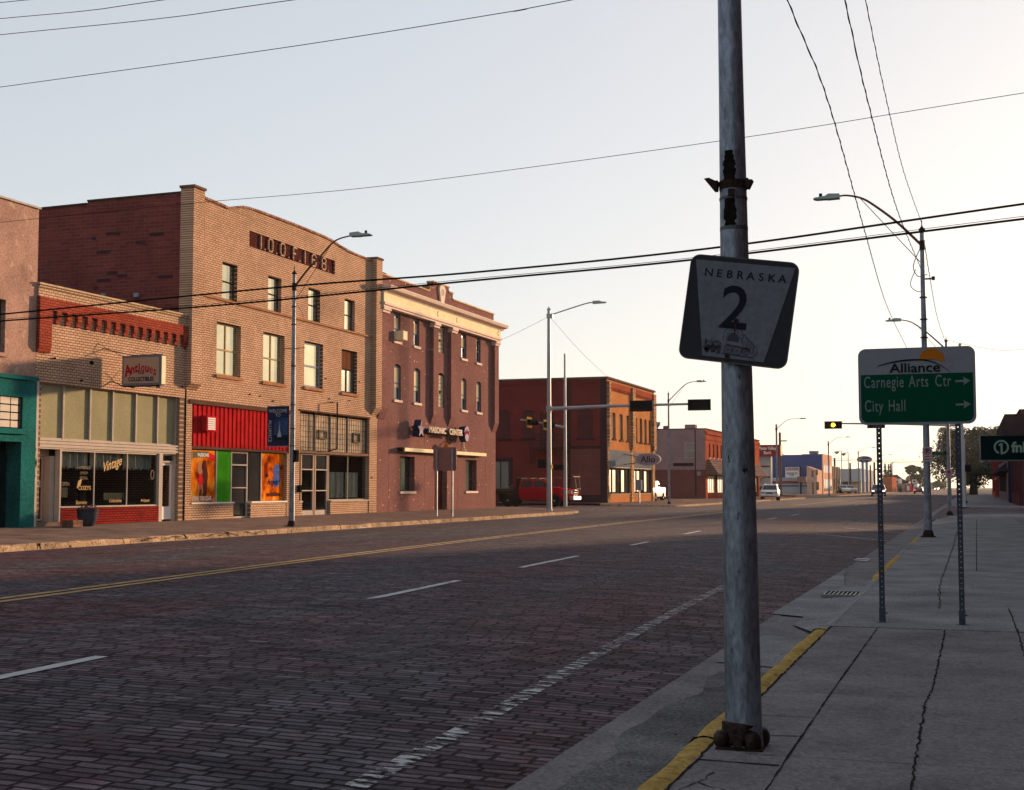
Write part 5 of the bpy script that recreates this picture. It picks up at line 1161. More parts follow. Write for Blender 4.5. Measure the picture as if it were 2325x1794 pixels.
m = MB(); m.tube([(fx+rw*.94*math.cos(a), 330.68, fz+.73*math.sin(a)) for a in [i*math.pi/16 for i in range(33)]], .04, 5); m.build('rim', alu_w, fs)
t_ = MB(); text(t_, 'Ford', .62, (fx,330.66,fz-.3), sx=1.6, shear=.35, bold=.01); t_.build('lettering', alu_w, fs)
B('pylon', paint('pale_blue_pylon', (.15,.2,.32), .5), fs, (fx-.75,fx-.2,330.8,331.2,0,fz-.6), (fx+.2,fx+.75,330.8,331.2,0,fz-.6))

# ================================================================ street lamps
def smooth(pts, k=6):
    P = [Vector(p) for p in pts]; out = []
    for i in range(len(P)-1):
        a, b, c, d = P[max(i-1,0)], P[i], P[i+1], P[min(i+2,len(P)-1)]
        for j in range(k):
            t = j/k; out.append(.5*((2*b)+(c-a)*t+(2*a-5*b+4*c-d)*t*t+(3*b-a-3*c+d)*t**3))
    return out+[P[-1]]
def lamp(label, x, y, zb, zt, dirx, armz, arm, head, r0=.095, r1=.055, polem=galvp, armm=rustarm, group='street lamps on both kerbs', base=True, brace=True, pl_label=None):
    """arm = [(dx,z)...] outwards from the pole; head = (dx0, dx1, z)"""
    t = thing('street_lamp', label, 'street lamp', (x, y, zb), group)
    k = 16 if y < 90 else 8
    MB().cyl((x,y,zb+.02),(x,y,zt), r0, r1, k).build('pole', polem, t, smooth=True)
    m = MB(); m.lathe((x,y,zt), [(r1*1.5,0),(r1*1.6,.04),(r1*.8,.08),(.015,.13),(.012,.28)], 8); m.build('finial', rust, t)
    if base: m = MB(); m.box(x-r0*1.9,x+r0*1.9,y-r0*1.9,y+r0*1.9,zb-.01,zb+.03); m.lathe((x,y,zb+.03), [(r0*1.5,0),(r0*1.35,.09),(r0*1.02,.16)], 12); m.build('base', rust, t)
    A = smooth([(x+dirx*a, y, z) for a, z in arm]); rr = [.038-.014*i/(len(A)-1) for i in range(len(A))]
    MB().tube(A, rr, 8).build('arm', armm, t, smooth=True)
    m = MB(); m.cyl((x,y,arm[0][1]-.16),(x,y,arm[0][1]+.1), r1*1.35, r1*1.3, 12); m.build('arm_bracket', rust, t)
    if brace: MB().tube([(x+dirx*.05,y,arm[0][1]-.5),(x+dirx*arm[-3][0]*1.0,y,arm[-3][1]-.03)], .011, 5).build('brace_rod', armm, t)
    h0, h1, hz = head
    m = MB(); pr = [(h0,hz+.07),(h0+.42*(h1-h0),hz+.09),(h0+.55*(h1-h0),hz+.03),(h1-.05,hz+.0),(h1,hz-.035),(h1-.1,hz-.06),(h0+.5*(h1-h0),hz-.06),(h0+.45*(h1-h0),hz-.07),(h0,hz-.06)]
    m.prism([(x+dirx*a, z) for a, z in pr], 'y', y-.13, y+.13); lu = m.build('luminaire', paint('sage_luminaire', (.30,.36,.34), .5, var=.1), t, bevel=.015 if y < 90 else 0)
    m = MB(); px_ = x+dirx*(h0+.72*(h1-h0)); m.cyl((px_,y,hz+.01),(px_,y,hz+.12), .045, n=8); m.build('photocell', black, lu)
    return t
# near left lamp with banner
L1 = lamp('street lamp with a welcome banner in front of the buff lodge building', -21.42, 40.1, .16, 8.62, 1, 0, [(.04,8.22),(.5,8.75),(.97,9.17),(1.35,9.55),(1.65,9.72),(2.12,9.81)], (2.08,2.85,9.82))
m = MB()
for z_ in (6.9,5.5,4.2,2.82,3.4,7.5): m.cyl((-21.42,40.1,z_),(-21.42,40.1,z_+.03), .088, n=14)
m.build('strap', rust, L1); B('control_box', black, L1, (-21.34,-21.22,40.0,40.2,2.3,2.7), bevel=.01)
m = MB(); m.tube([(-21.5,40.1,6.1),(-21.75,40.1,6.12),(-21.78,40.1,6.0)], .012, 5); m.tube([(-21.35,40.1,6.1),(-21.0,40.1,6.12)], .014, 5); m.tube([(-21.36,40.05,7.7),(-21.1,40.05,7.3),(-21.0,40.05,7.0),(-21.2,40.05,6.9)], .006, 4); m.build('pole_hardware', rust, L1)
bn = thing('street_banner', 'dark blue banner with a fountain picture welcoming people to town on the lamp post', 'banner', (-21.9, 40.1, 2.83))
xa, xb, za, zb = -22.37, -21.55, 2.84, 4.16
B('cloth', paint('navy_banner_cloth', (.022,.028,.075), .7, var=.15), bn, (xa,xb,40.08,40.09,za,zb))
m = MB(); m.box(xa+.27,xb-.02,40.073,40.078,za+.18,zb-.37); sc_ = m.build('picture', paint('banner_dusk_sky', (.035,.07,.17), .7, var=.5, scale=1.5), bn)
B('picture_lawn', paint('banner_dark_trees', (.012,.02,.03)), sc_, (xa+.272,xb-.022,40.067,40.072,za+.182,za+.36)); m = MB(); m.prism([(-21.98,za+.3),(-21.82,za+.3),(-21.88,za+.55),(-21.895,za+.85),(-21.91,za+.55)], 'y', 40.06, 40.066); m.build('fountain_jet', paint('banner_spray', (.35,.42,.5)), sc_)
t_ = MB(); text(t_, 'WELCOME', .115, (-21.96,40.071,zb-.2), sx=.86, bold=.0); text(t_, 'TO', .11, (-21.96,40.071,zb-.34), sx=.9); text(t_, 'ALLIANCE', .125, (xa+.06,40.071,(za+zb)/2-.16), (0,0,-1), (1,0,0), sx=.92); t_.build('lettering', paint('silver_letters', (.42,.40,.42), .6, var=.05), bn)
B('banner_rod', galv, bn, (xa-.02,xb+.12,40.07,40.1,zb+.002,zb+.025), (xa-.02,xb+.12,40.07,40.1,za-.025,za-.002))
lamp('rust streaked street lamp arching left over the brick road, nearest on the right kerb', -1.12, 38.0, ZS, 8.46, -1, 0, [(.04,8.08),(.65,8.73),(1.26,9.25),(1.6,9.47),(1.98,9.57),(2.22,9.56)], (2.17,2.9,9.55), r0=.1)
lamp('farther right kerb street lamp rising behind the green and white direction sign', -1.0, 68.5, .12, 8.55, -1, 0, [(.04,8.2),(.8,8.95),(1.25,9.32),(1.65,9.58),(2.1,9.7)], (2.08,2.85,9.7), r0=.1)
for (yy_, lb) in ((158.5, 'street lamp standing in front of the red bank sign'), (219, 'street lamp beside the salmon storefront'), (279, 'street lamp just left of the blue oval sign'), (340, 'street lamp past the grey dealership building'), (402, 'distant street lamp near the far brick building')):
    lamp(lb, -21.4, yy_, .1, 8.7, 1, 0, [(.04,8.3),(.6,8.8),(1.2,9.25),(1.7,9.4),(2.8,9.45)], (2.75,3.5,9.45), r0=.13, r1=.1, brace=False)
lamp('street lamp on the corner before the mauve sided building', -22.2, 102.9, .15, 8.7, 1, 0, [(.04,8.2),(.7,8.85),(1.3,9.4),(1.75,9.6),(2.3,9.66)], (2.25,3.0,9.66), r0=.1)
for yy_, lb in ((178, 'distant right kerb lamp beside the tree'), (240, 'farthest right kerb lamp under the tree')): lamp(lb, -.95, yy_, .1, 8.6, -1, 0, [(.04,8.2),(.8,8.95),(1.65,9.58),(2.1,9.7)], (2.08,2.85,9.7), r0=.11, brace=False)

# ================================================================ traffic signals
def sighead(m, cx, cy, cz, axis, w, h=.34):
    """horizontal signal with back plate; axis 'x' faces -Y/+Y, axis 'y' faces X"""
    if axis == 'x': m.box(cx-w/2, cx+w/2, cy-.02, cy+.02, cz-h/2-.13, cz+h/2+.13); m.box(cx-w/2+.16, cx+w/2-.16, cy+.022, cy+.22, cz-h/2, cz+h/2)
    else: m.box(cx-.02, cx+.02, cy-w/2, cy+w/2, cz-h/2-.13, cz+h/2+.13); m.box(cx-.22, cx-.022, cy-w/2+.16, cy+w/2-.16, cz-h/2, cz+h/2)
PX2, PY2 = -22.17, 71.4
ts = thing('traffic_signal_pole', 'signal pole with street light and long mast arm at the plum hall corner', 'traffic signal', (PX2, PY2, .12))
MB().cyl((PX2,PY2,.16),(PX2,PY2,11.35), .15, .085, 16).build('pole', polepaint, ts, smooth=True)
m = MB(); m.box(PX2-.28,PX2+.28,PY2-.28,PY2+.28,.1,.17); m.lathe((PX2,PY2,.17), [(.2,0),(.19,.06),(.155,.1)], 12); m.build('base', polepaint, ts)
m = MB(); m.lathe((PX2,PY2,11.35), [(.10,0),(.12,.05),(.05,.14),(.02,.2)], 10); m.build('finial', polepaint, ts)
zk = lambda z: CZ+(z-CZ)*71.4/74.3; xk = lambda x: x*71.4/74.3
A = smooth([(PX2+.05,PY2,zk(11.65)-.2),(PX2+.35,PY2,11.15),(xk(-20.9),PY2,11.62),(xk(-20.4),PY2,11.68)]); MB().tube(A, .035, 8).build('lamp_arm', polepaint, ts, smooth=True)
m = MB(); q = xk(-20.4); m.prism([(q,11.60),(q,11.76),(q+.4,11.76),(q+.5,11.7),(q+.75,11.68),(q+.72,11.62)], 'y', PY2-.12, PY2+.12); m.build('luminaire', paint('sage_luminaire', (.30,.36,.34)), ts)
m = MB(); m.box(PX2-.1,PX2+.25,PY2-.12,PY2+.12,10.9,11.15); m.build('arm_bracket', polepaint, ts)
MA = [(PX2,PY2,zk(6.0)),(xk(-19.6),PY2,zk(6.09)),(xk(-16.5),PY2,zk(6.11)),(xk(-14.4),PY2,zk(6.12))]
MB().tube(MA, [.11,.09,.07,.06], 10).build('mast_arm', polepaint, ts, smooth=True)
MB().cyl((PX2,PY2,zk(5.82)),(PX2,PY2,zk(6.18)), .17, n=12).build('mast_collar', polepaint, ts)
for cxp in (-17.58, -14.26):
    m = MB(); sighead(m, xk(cxp), PY2-.1, zk(6.05), 'x', 1.24); m.build('signal_head', black, ts)
m = MB(); m.box(PX2-.62,PX2-.19,PY2-.15,PY2+.3,2.55,3.0); m.tube([(PX2-.2,PY2,2.7),(PX2,PY2,2.75)], .03, 6); m.build('pedestrian_signal', black, ts, bevel=.03)
m = MB(); m.box(PX2+.14,PX2+.19,PY2-.08,PY2+.08,2.5,2.72); m.build('push_button', paint('caution_yellow', (.5,.3,.03)), ts)
# second pole at the far corner, arm over the cross street
QX, QY = -27.95, 94.3
QX, QY = PX(1283, 1000, -25.6)[0], PX(1283, 1000, -25.6)[1]
t2 = thing('traffic_signal_pole', 'plain grey signal pole behind the red truck with two yellow backed signals', 'traffic signal', (QX, QY, .2))
zq = lambda py: PY(1283, py, QY)[2]
MB().cyl((QX,QY,.2),(QX,QY,zq(803)), .125, .07, 12).build('pole', polepaint, t2, smooth=True)
AX, AY = PX(1188, 955, QX-3.1)[:2]
MB().tube([(QX,QY,zq(971)),(QX-.95,QY-1.4,zq(964)),(QX-2.1,QY-3.1,zq(957))], [.09,.07,.05], 8).build('mast_arm', polepaint, t2, smooth=True)
gy = paint('sunlit_yellow_backplate', (.24,.14,.03), .9)
for px_, py_, k in ((1203,954,.5),(1241,957,.27)):
    p = Vector((QX,QY,zq(971))).lerp(Vector((QX-3.4,QY-5.0,zq(953))), k)
    m = MB(); m.box(p.x-.02,p.x+.02,p.y-.55,p.y+.55,p.z-.34,p.z+.34); bp = m.build('signal_backplate', gy, t2); bp.rotation_euler = (0,0,0)
    m = MB(); m.box(p.x+.022,p.x+.26,p.y-.5,p.y+.5,p.z-.17,p.z+.17)
    for q in (-.33,0,.33): m.cyl((p.x+.26,p.y+q,p.z),(p.x+.5,p.y+q,p.z), .15, n=10)
    m.build('signal_head', black, t2)
B('pedestrian_signal', black, t2, (QX-.7,QX-.16,QY-.2,QY+.2,zq(1068),zq(1055)))
# right side signal pole with flashing yellow
SX, SY = -.52, 98.0
t3 = thing('traffic_signal_pole', 'grey signal pole behind the direction sign with a lit yellow signal on its arm', 'traffic signal', (SX, SY, ZS))
MB().cyl((SX,SY,ZS),(SX,SY,11.3), .16, .09, 12).build('pole', polepaint, t3, smooth=True)
m = MB(); m.lathe((SX,SY,11.3), [(.1,0),(.12,.05),(.04,.16)], 8); m.build('finial', polepaint, t3); B('base', polepaint, t3, (SX-.28,SX+.28,SY-.28,SY+.28,ZS-.01,ZS+.05))
MB().tube([(SX,SY,5.75),(-5,SY,5.92),(-9.0,SY,6.0)], [.1,.08,.05], 8).build('mast_arm', polepaint, t3, smooth=True)
for cxp, nm in ((-9.2,1),(-6.25,0)):
    m = MB(); m.box(cxp-.61,cxp+.61,SY-.14,SY-.1,5.62,6.16); hd = m.build('signal_head', black, t3); m = MB()
    for q in (-.34,0,.34):
        m.cyl((cxp+q,SY-.142,5.89),(cxp+q,SY-.16,5.89), .14, n=12)
    m.build('lens', paint('dark_lens', (.03,.02,.015), .3), hd)
    if nm:
        m = MB(); m.cyl((cxp,SY-.162,5.89),(cxp,SY-.18,5.89), .14, n=16); m.build('lit_lens', emis('amber_light', (1,.55,.02), 3.0), hd)
px3, py3 = -.47, 121.0
t4 = thing('traffic_signal_pole', 'slim pale post with a pedestrian signal box in front of the big tree', 'traffic signal', (px3, py3, ZS))
MB().cyl((px3,py3,ZS),(px3,py3,5.6), .09, .07, 8).build('pole', alu_w, t4); B('pedestrian_signal', black, t4, (px3-.02,px3+.5,py3-.2,py3+.2,2.8,3.4), bevel=.04); B('push_button', paint('caution_yellow', (.5,.3,.03)), t4, (px3-.08,px3+.12,py3-.12,py3-.08,2.2,2.5)); B('base', black, t4, (px3-.15,px3+.15,py3-.15,py3+.15,ZS,ZS+.2))

# ================================================================ the big foreground pole
mp = thing('street_lamp', 'big dented steel pole in the foreground with welded rusty foot and old clamps', 'street lamp', (-1.15, 7.05, ZS), 'street lamps on both kerbs')
MX, MY = -1.145, 7.02
bigp = paint('scuffed_grey_steel', (.20,.228,.275), .42, .55, var=.38, scale=9, bump=.3, fine=45, dirt=((.022,.018,.018), .61), aniso=(1,1,.33))
n = 24; prof = [(.102,.0),(.1,.02),(.094,.12),(.0925,.3),(.089,1.0),(.084,1.6),(.078,2.2),(.0725,2.75),(.066,3.4),(.062,4.0),(.045,6.5),(.038,8.9)]
m = MB(); m.lathe((MX,MY,ZS), prof, n); m.M = None
m.v = [Vector((v.x-.012*(v.z-1.5)/1.5 if True else v.x, v.y, v.z)) for v in m.v]
m.build('pole', bigp, mp, smooth=True)
lean = lambda z: MX-.012*(z-1.5)/1.5
m = MB(); m.box(MX-.12,MX+.12,MY-.12,MY+.12,ZS-.005,ZS+.014)
rs = random.Random(9)
m.build('base_plate', rust, mp, bevel=.01)
m = MB()
for k in range(4):
    a = R(38+90*k); c = Vector((MX+.108*math.cos(a), MY+.108*math.sin(a), ZS+.015)); pr = [(.005,0),(.042,.0),(.048,.02),(.046,.05),(.034,.07),(.012,.078)]
    s_ = len(m.v); m.lathe(c, pr, 14)
    for i in range(s_, len(m.v)): m.v[i] = m.v[i]+Vector((rs.uniform(-.004,.004), rs.uniform(-.004,.004), rs.uniform(-.003,.003)))
m.build('bolt_cover', paint('dark_cast_iron', (.03,.018,.014), .45, .4, var=.6, scale=12, bump=.9, fine=35), mp, smooth=True)
m = MB(); m.lathe((MX,MY,ZS+.02), [(.10,0),(.108,.01),(.106,.06),(.100,.085),(.102,.1),(.095,.115)], 20); m.build('collar', paint('dark_cast_iron', (.03,.018,.014)), mp, smooth=True)
B('door_latch', rust, mp, (MX-.022,MX+.022,MY-.132,MY-.115,ZS+.02,ZS+.075))
# clamps with strap ears
m = MB()
def ringc(mb, z, h, r, x=MX): mb.lathe((lean(z),MY,z), [(r-.01,0),(r,0),(r,h),(r-.01,h)], 20)
ringc(m, 3.02, .045, .074); m.build('strap_clamp', rust, mp)
m = MB(); zc = 3.045; lx_ = lean(3.04)
m.prism([(lx_-.078,zc-.03),(lx_-.095,zc-.03),(lx_-.145,zc+.035),(lx_-.118,zc+.038),(lx_-.085,zc+.02),(lx_-.072,zc+.02)], 'y', MY-.06, MY-.0)
m.prism([(lx_+.070,zc-.025),(lx_+.088,zc-.03),(lx_+.11,zc+.012),(lx_+.09,zc+.014),(lx_+.088,zc+.022),(lx_+.07,zc+.022)], 'y', MY-.06, MY-.0)
m.box(lx_-.012,lx_+.02,MY-.09,MY-.072,zc-.07,zc-.035); m.build('clamp_ear', rust, mp)
for z_, h_ in ((2.965,.012),(2.80,.02)):
    m = MB(); ringc(m, z_, h_, .0745); m.build('strap', paint('dull_band', (.08,.085,.09), .5, .5), mp)
# tar stains wrapped round the pole
def wrapstain(z0, z1, w, seed):
    rs = random.Random(seed); m = MB(); n = 18; rows = []
    for i in range(n+1):
        z = z0+(z1-z0)*i/n; t = i/n; hw = w*(.5+.5*math.sin(math.pi*min(1, .15+t*.85)))*rs.uniform(.8, 1.15); r_ = .0735-.0088*(z-2.9)+.0008
        rows.append([(lean(z)+r_*math.sin(a), MY-r_*math.cos(a), z) for a in [-.12-hw+(2*hw)*j/6 for j in range(7)]])
    m.add([v for r in rows for v in r], [(i*7+j, i*7+j+1, (i+1)*7+j+1, (i+1)*7+j) for i in range(n) for j in range(6)]); m.build('tar_stain', paint('tar_stain_brown', (.014,.012,.009), .6, var=.4, scale=20), mp)
wrapstain(3.05, 3.22, .5, 1); wrapstain(2.82, 2.98, .48, 2)
MB().tube(smooth([(lean(8.6),MY,8.3),(-2.0,MY,9.1),(-2.7,MY,9.4),(-3.3,MY,9.45)]), .03, 8).build('arm', rustarm, mp)
m = MB(); m.box(-4.1,-3.3,MY-.13,MY+.13,9.38,9.52); m.build('luminaire', paint('sage_luminaire', (.30,.36,.34)), mp, bevel=.03)

# route sign
def rrect(w, h, r, n=6):
    P = []
    for cx, cy, a0 in ((w/2-r,h/2-r,0),(-w/2+r,h/2-r,90),(-w/2+r,-h/2+r,180),(w/2-r,-h/2+r,270)):
        P += [(cx+r*math.cos(R(a0+90*i/n)), cy+r*math.sin(R(a0+90*i/n))) for i in range(n+1)]
    return P
ns = thing('route_sign', 'tilted square route sign reading Nebraska 2 fixed to the big foreground pole', 'sign', (-1.118, 6.9, 2.36))
ns.rotation_euler = (0, R(8.2), 0)
NW = .565
def loc(m): m.M = None; return m
m = MB(); m.prism(rrect(NW, NW*.975, .05), 'y', -.0, .004); m.build('sign_plate', paint('sign_dark_border', (.038,.038,.043), .45, .0, var=.1), ns, local=True)
m = MB(); o_ = rrect(NW, NW*.975, .05); i_ = rrect(NW-.012, NW*.975-.012, .046)
m.add([(x, -.0015, z) for x, z in o_]+[(x, -.0015, z) for x, z in i_], [(k, (k+1)%len(o_), len(o_)+(k+1)%len(o_), len(o_)+k) for k in range(len(o_))]); m.build('rim', paint('worn_rim', (.10,.10,.095), .5), ns, local=True)
m = MB(); m.add([(-.255,-.0025,.247),(.262,-.0025,.247),(.165,-.0025,-.25),(-.155,-.0025,-.25)], [(0,1,2,3)])
face = m.build('sign_face', paint('sign_grey_white', (.135,.145,.17), .45, .0, var=.12, scale=6), ns, local=True)
bl = paint('sign_black', (.016,.018,.026), .45, var=.05)
t_ = MB(); ws = 'NEBRASKA'
for i, ch in enumerate(ws): 
    text(t_, ch, .040, (-.178+i*.0545, -.004, .166), bold=.008, ext=.001, sx=1.08)
text(t_, '2', .222, (-.02, -.004, -.093), sx=1.0, bold=.008, ext=.001)
t_.build('lettering', bl, ns, local=True)
# wagon and ox team drawing
wg = MB(); yv = -.0045
def stroke(pts, w=.0028, cl=False):
    P = [Vector(((a-.01)*1.2-.009, yv, (b+.155)*1.12-.138)) for a, b in pts]; vs = []
    for i, p in enumerate(P):
        t = (P[min(i+1,len(P)-1)]-P[max(i-1,0)]).normalized(); nn = Vector((-t.z,0,t.x)); vs += [p+nn*w/2, p-nn*w/2]
    wg.add(vs, [(2*i,2*i+1,2*i+3,2*i+2) for i in range(len(P)-1)]); wg.keep = True
def arc(cx, cz, rx_, rz_, a0, a1, w=.0028, n=20): stroke([(cx+rx_*math.cos(R(a0+(a1-a0)*i/n)), cz+rz_*math.sin(R(a0+(a1-a0)*i/n))) for i in range(n+1)], w)
arc(.01,-.155,.043,.052,-25,205); arc(.01,-.157,.027,.037,-30,210,.002)
wg.add([(-.009+.029*math.cos(R(a)), yv, -.148+.034*math.sin(R(a))) for a in range(-20,201,20)], [tuple(range(12))])
for k in range(4): cx = .05+k*.017; cz = -.175-k*.012; arc(cx, cz, .026-k*.002, .036-k*.003, -60, 100); stroke([(cx-.005,cz+.02),(cx+.01,cz-.02)], .002)
for cx, r_ in ((-.005,.018),(.035,.02),(.072,.016)): arc(cx,-.215,r_,r_,0,360,.004); [stroke([(cx,-.215),(cx+r_*math.cos(R(a)),-.215+r_*math.sin(R(a)))], .0018) for a in range(0,360,45)]
stroke([(-.02,-.19),(.09,-.205)], .006); stroke([(-.03,-.235),(.11,-.24)], .006)
rs = random.Random(12)
for k in range(46):
    a, z = -.115+rs.random()*.085, -.235+rs.random()*.055; stroke([(a,z),(a+rs.uniform(-.012,.012), z+rs.uniform(-.012,.012)),(a+rs.uniform(-.016,.016), z+rs.uniform(-.016,.016))], rs.choice([.002,.003,.004]))
for cx in (-.135,-.105,-.075): wg.prism([(cx-.008,-.228),(cx+.01,-.228),(cx+.012,-.195),(cx,-.185),(cx-.012,-.195)], 'y', yv, yv+.0005)
wg.build('wagon_drawing', paint('faint_ink', (.05,.053,.064)), ns, local=True)
m = MB(); m.cyl((-.004,-.0045,-.052),(-.004,-.010,-.052), .012, n=10); m.cyl((-.03,-.0045,-.238),(-.03,-.01,-.238), .008, n=8); m.build('bolt', rust, ns, local=True)
m = MB(); m.box(-.0075,-.001,-.0052,-.0046,-.14,-.06); m.box(-.034,-.012,-.0056,-.0052,-.262,-.23); m.build('rust_run', paint('rust_run_brown', (.05,.035,.03), .8), ns, local=True)
B('mounting_bracket', galv, mp, (-1.16,-1.09,6.906,6.945,2.2,2.26)); B('mounting_bracket', galv, mp, (-1.17,-1.1,6.906,6.945,2.46,2.52))

# direction sign on perforated posts
ds = thing('direction_sign', 'white and green direction sign with a sun logo on two perforated posts', 'sign', (-.48, 13.88, ZS))
m = MB(); W_, H_ = 1.115, .765; cxs, czs = -.492, 2.455
m.prism([(cxs+a, czs+b) for a, b in rrect(W_, H_, .075)], 'y', 13.86, 13.864); m.build('sign_plate', paint('sign_pale_grey', (.21,.215,.245), .4, var=.06), ds)
inner = [(cxs+a, b) for a, b in rrect(W_-.05, H_-.05, .06)]; gz = 2.575
gp = [(x, czs+z) for x, z in inner if z < 0]; gp.sort(key=lambda p: 0)
rr_ = rrect(W_-.05, H_-.05, .06); low = [(cxs+a, czs+b) for a, b in rr_ if b < 0]
m = MB(); m.prism([(cxs-(W_-.05)/2, gz)]+low+[(cxs+(W_-.05)/2, gz)], 'y', 13.856, 13.8595); m.build('green_panel', paint('sign_green', (.004,.055,.028), .4, var=.05), ds)
sgw = paint('sign_letter_grey', (.17,.19,.19), .4, var=.05); yl_ = 13.855
t_ = MB(); text(t_, 'Carnegie', .115, (-.998,yl_,2.445), sx=.585, align='LEFT', bold=.006, ext=.001, space=1.12); text(t_, 'Arts', .115, (-.563,yl_,2.445), sx=.585, align='LEFT', bold=.006, ext=.001, space=1.12); text(t_, 'Ctr', .115, (-.316,yl_,2.445), sx=.585, align='LEFT', bold=.006, ext=.001, space=1.15)
text(t_, 'City', .115, (-.993,yl_,2.207), sx=.585, align='LEFT', bold=.006, ext=.001, space=1.12); text(t_, 'Hall', .115, (-.765,yl_,2.207), sx=.585, align='LEFT', bold=.006, ext=.001, space=1.12)
for (x0, z0) in ((-.125,2.492),(-.125,2.262)):
    t_.add([(x0,yl_-.001,z0-.010),(x0+.085,yl_-.001,z0-.009),(x0+.085,yl_-.001,z0+.011),(x0,yl_-.001,z0+.010),(x0+.072,yl_-.001,z0-.042),(x0+.142,yl_-.001,z0+.003),(x0+.072,yl_-.001,z0+.042),(x0+.086,yl_-.001,z0)], [(0,1,2,3),(4,5,7),(7,5,6)])
t_.build('lettering', sgw, ds)
t_ = MB(); text(t_, 'Alliance', .092, (-.503,yl_-.002,2.592), sx=1.16, bold=.014, ext=.001); 
n = 24; vs = []
for i in range(n+1):
    t = i/n; x = -.86+.70*t; z = 2.668+.082*math.sin(math.pi*min(1,t*.62+.19))*1.45-.072-(.0 if t < .6 else .085*((t-.6)/.4)**2); th_ = .015*math.sin(math.pi*(t*.9+.08))**.6
    vs += [(x,yl_-.002,z+th_/2),(x,yl_-.002,z-th_/2)]
t_.add(vs, [(2*i,2*i+1,2*i+3,2*i+2) for i in range(n)]); hills = vs
t_.build('town_name', paint('sign_dark_green', (.004,.016,.014), .4, var=.05), ds)
m = MB(); arcp = [(-.342+.117*math.cos(a), 2.715+.107*math.sin(a)) for a in [i*math.pi/16 for i in range(17)]]
lowp = [(-.455,2.722),(-.40,2.722),(-.34,2.718),(-.28,2.705),(-.225,2.682)]
m.add([(x,yl_-.001,z) for x, z in arcp[::-1]]+[(-.225,yl_-.001,2.685),(-.28,yl_-.001,2.706),(-.34,yl_-.001,2.716),(-.40,yl_-.001,2.718)], [tuple(range(21))]); m.build('sun_logo', paint('sign_orange', (.42,.13,.012), .4, var=.05), ds)
m = MB()
for x in (-.88,-.17): m.cyl((x,yl_+.004,2.655),(x,yl_-.004,2.655), .007, n=8)
m.build('bolt', galv, ds)
perf = paint('perforated_post_steel', (.05,.058,.08), .6, .3, var=.2, scale=6)
for k, (xt, xb) in enumerate(((-.86,-.855),(-.11,-.105))):
    po_ = MB(); hw = .0225; ya, yb = 13.866, 13.911
    # front and back faces as ladders round square holes, side faces solid
    for yq in (ya, yb-.003):
        po_.box(xt-hw, xt-.0065, yq, yq+.003, ZS, 2.78); po_.box(xt+.0065, xt+hw, yq, yq+.003, ZS, 2.78)
        z_ = ZS
        while z_ < 2.76: po_.box(xt-.0064, xt+.0064, yq+.0001, yq+.0029, z_, z_+.0375); z_ += .0508
    po_.box(xt-hw-.003, xt-hw, ya, yb, ZS, 2.78); po_.box(xt+hw, xt+hw+.003, ya, yb, ZS, 2.78)
    o = po_.build('post', perf, ds); 
    sl_ = MB(); sl_.box(xt-.03,xt-.0262,ya-.004,yb+.004,ZS,ZS+.14); sl_.box(xt+.0262,xt+.03,ya-.004,yb+.004,ZS,ZS+.14); sl_.box(xt-.026,xt+.026,ya-.0045,ya-.0005,ZS,ZS+.14); sl_.box(xt-.06,xt+.06,ya-.02,yb+.02,ZS+.0,ZS+.004); sl_.cyl((xt+.03,13.89,ZS+.09),(xt+.05,13.89,ZS+.09), .007, n=6); sl_.build('post_sleeve', perf, o)

# no parking signs and street name
def npsign(label, x, y, z0, z1, w, only=True):
    t = thing('parking_sign', label, 'sign', (x, y, z0), 'no parking signs on the lamp posts')
    m = MB(); m.prism([(x+a, (z0+z1)/2+b) for a, b in rrect(w, z1-z0, .03, 3)], 'y', y-.004, y); m.build('plate', paint('pale_pinkish_sign', (.42,.33,.34), .5, var=.2, scale=5), t)
    m = MB(); c = z1-w*.47; rr = w*.36; m.add([(x+k_*math.cos(a), y-.007, c+k_*math.sin(a)) for k_ in (rr,rr*.8) for a in [i*math.pi/12 for i in range(24)]], [(i,(i+1)%24,24+(i+1)%24,24+i) for i in range(24)])
    m.add([(x-rr*.62,y-.0075,c+rr*.72),(x-rr*.72,y-.0075,c+rr*.6),(x+rr*.62,y-.0075,c-rr*.72),(x+rr*.72,y-.0075,c-rr*.6)], [(0,1,2,3)]); m.build('prohibition_ring', paint('faded_sign_red', (.22,.015,.04), .5), t)
    m = MB(); text(m, 'P', rr*1.15, (x, y-.006, c-rr*.55), bold=.05, ext=.0005); m.build('letter', black, t)
    m = MB()
    for q in range(2): m.box(x-w*.3,x+w*.28,y-.007,y-.005,z0+.06+q*.07,z0+.08+q*.07)
    m.build('small_print', paint('faded_sign_red', (.22,.015,.04)), t)
npsign('pinkish no parking sign strapped to the rust streaked lamp right of the direction sign', -1.095, 37.87, 2.14, 2.54, .25)
npsign('small faded no parking sign on the farther right kerb lamp', -1.0, 68.35, 1.88, 2.32, .3)
sn = thing('street_name_sign', 'small green street name blade on the farther right kerb lamp', 'sign', (-1.35, 68.4, 3.1)); B('blade', paint('sign_green', (.004,.055,.028)), sn, (-1.75,-1.08,68.35,68.37,3.05,3.2)); t_ = MB(); text(t_, 'Box Butte', .08, (-1.42,68.345,3.09), sx=.9); t_.build('lettering', sgw, sn)
bk = thing('guide_sign', 'blank backed rectangular road sign on two posts in front of the plum hall', 'sign', (-21.9, 55.2, .18))
XB0, XB1 = PY(820+765/4.6806, 1060, 55.3)[0], PY(820+1015/4.6806, 1060, 55.3)[0]
za, zb = PY(1010, 880+885/4.6806, 55.3)[2], PY(1010, 880+635/4.6806, 55.3)[2]
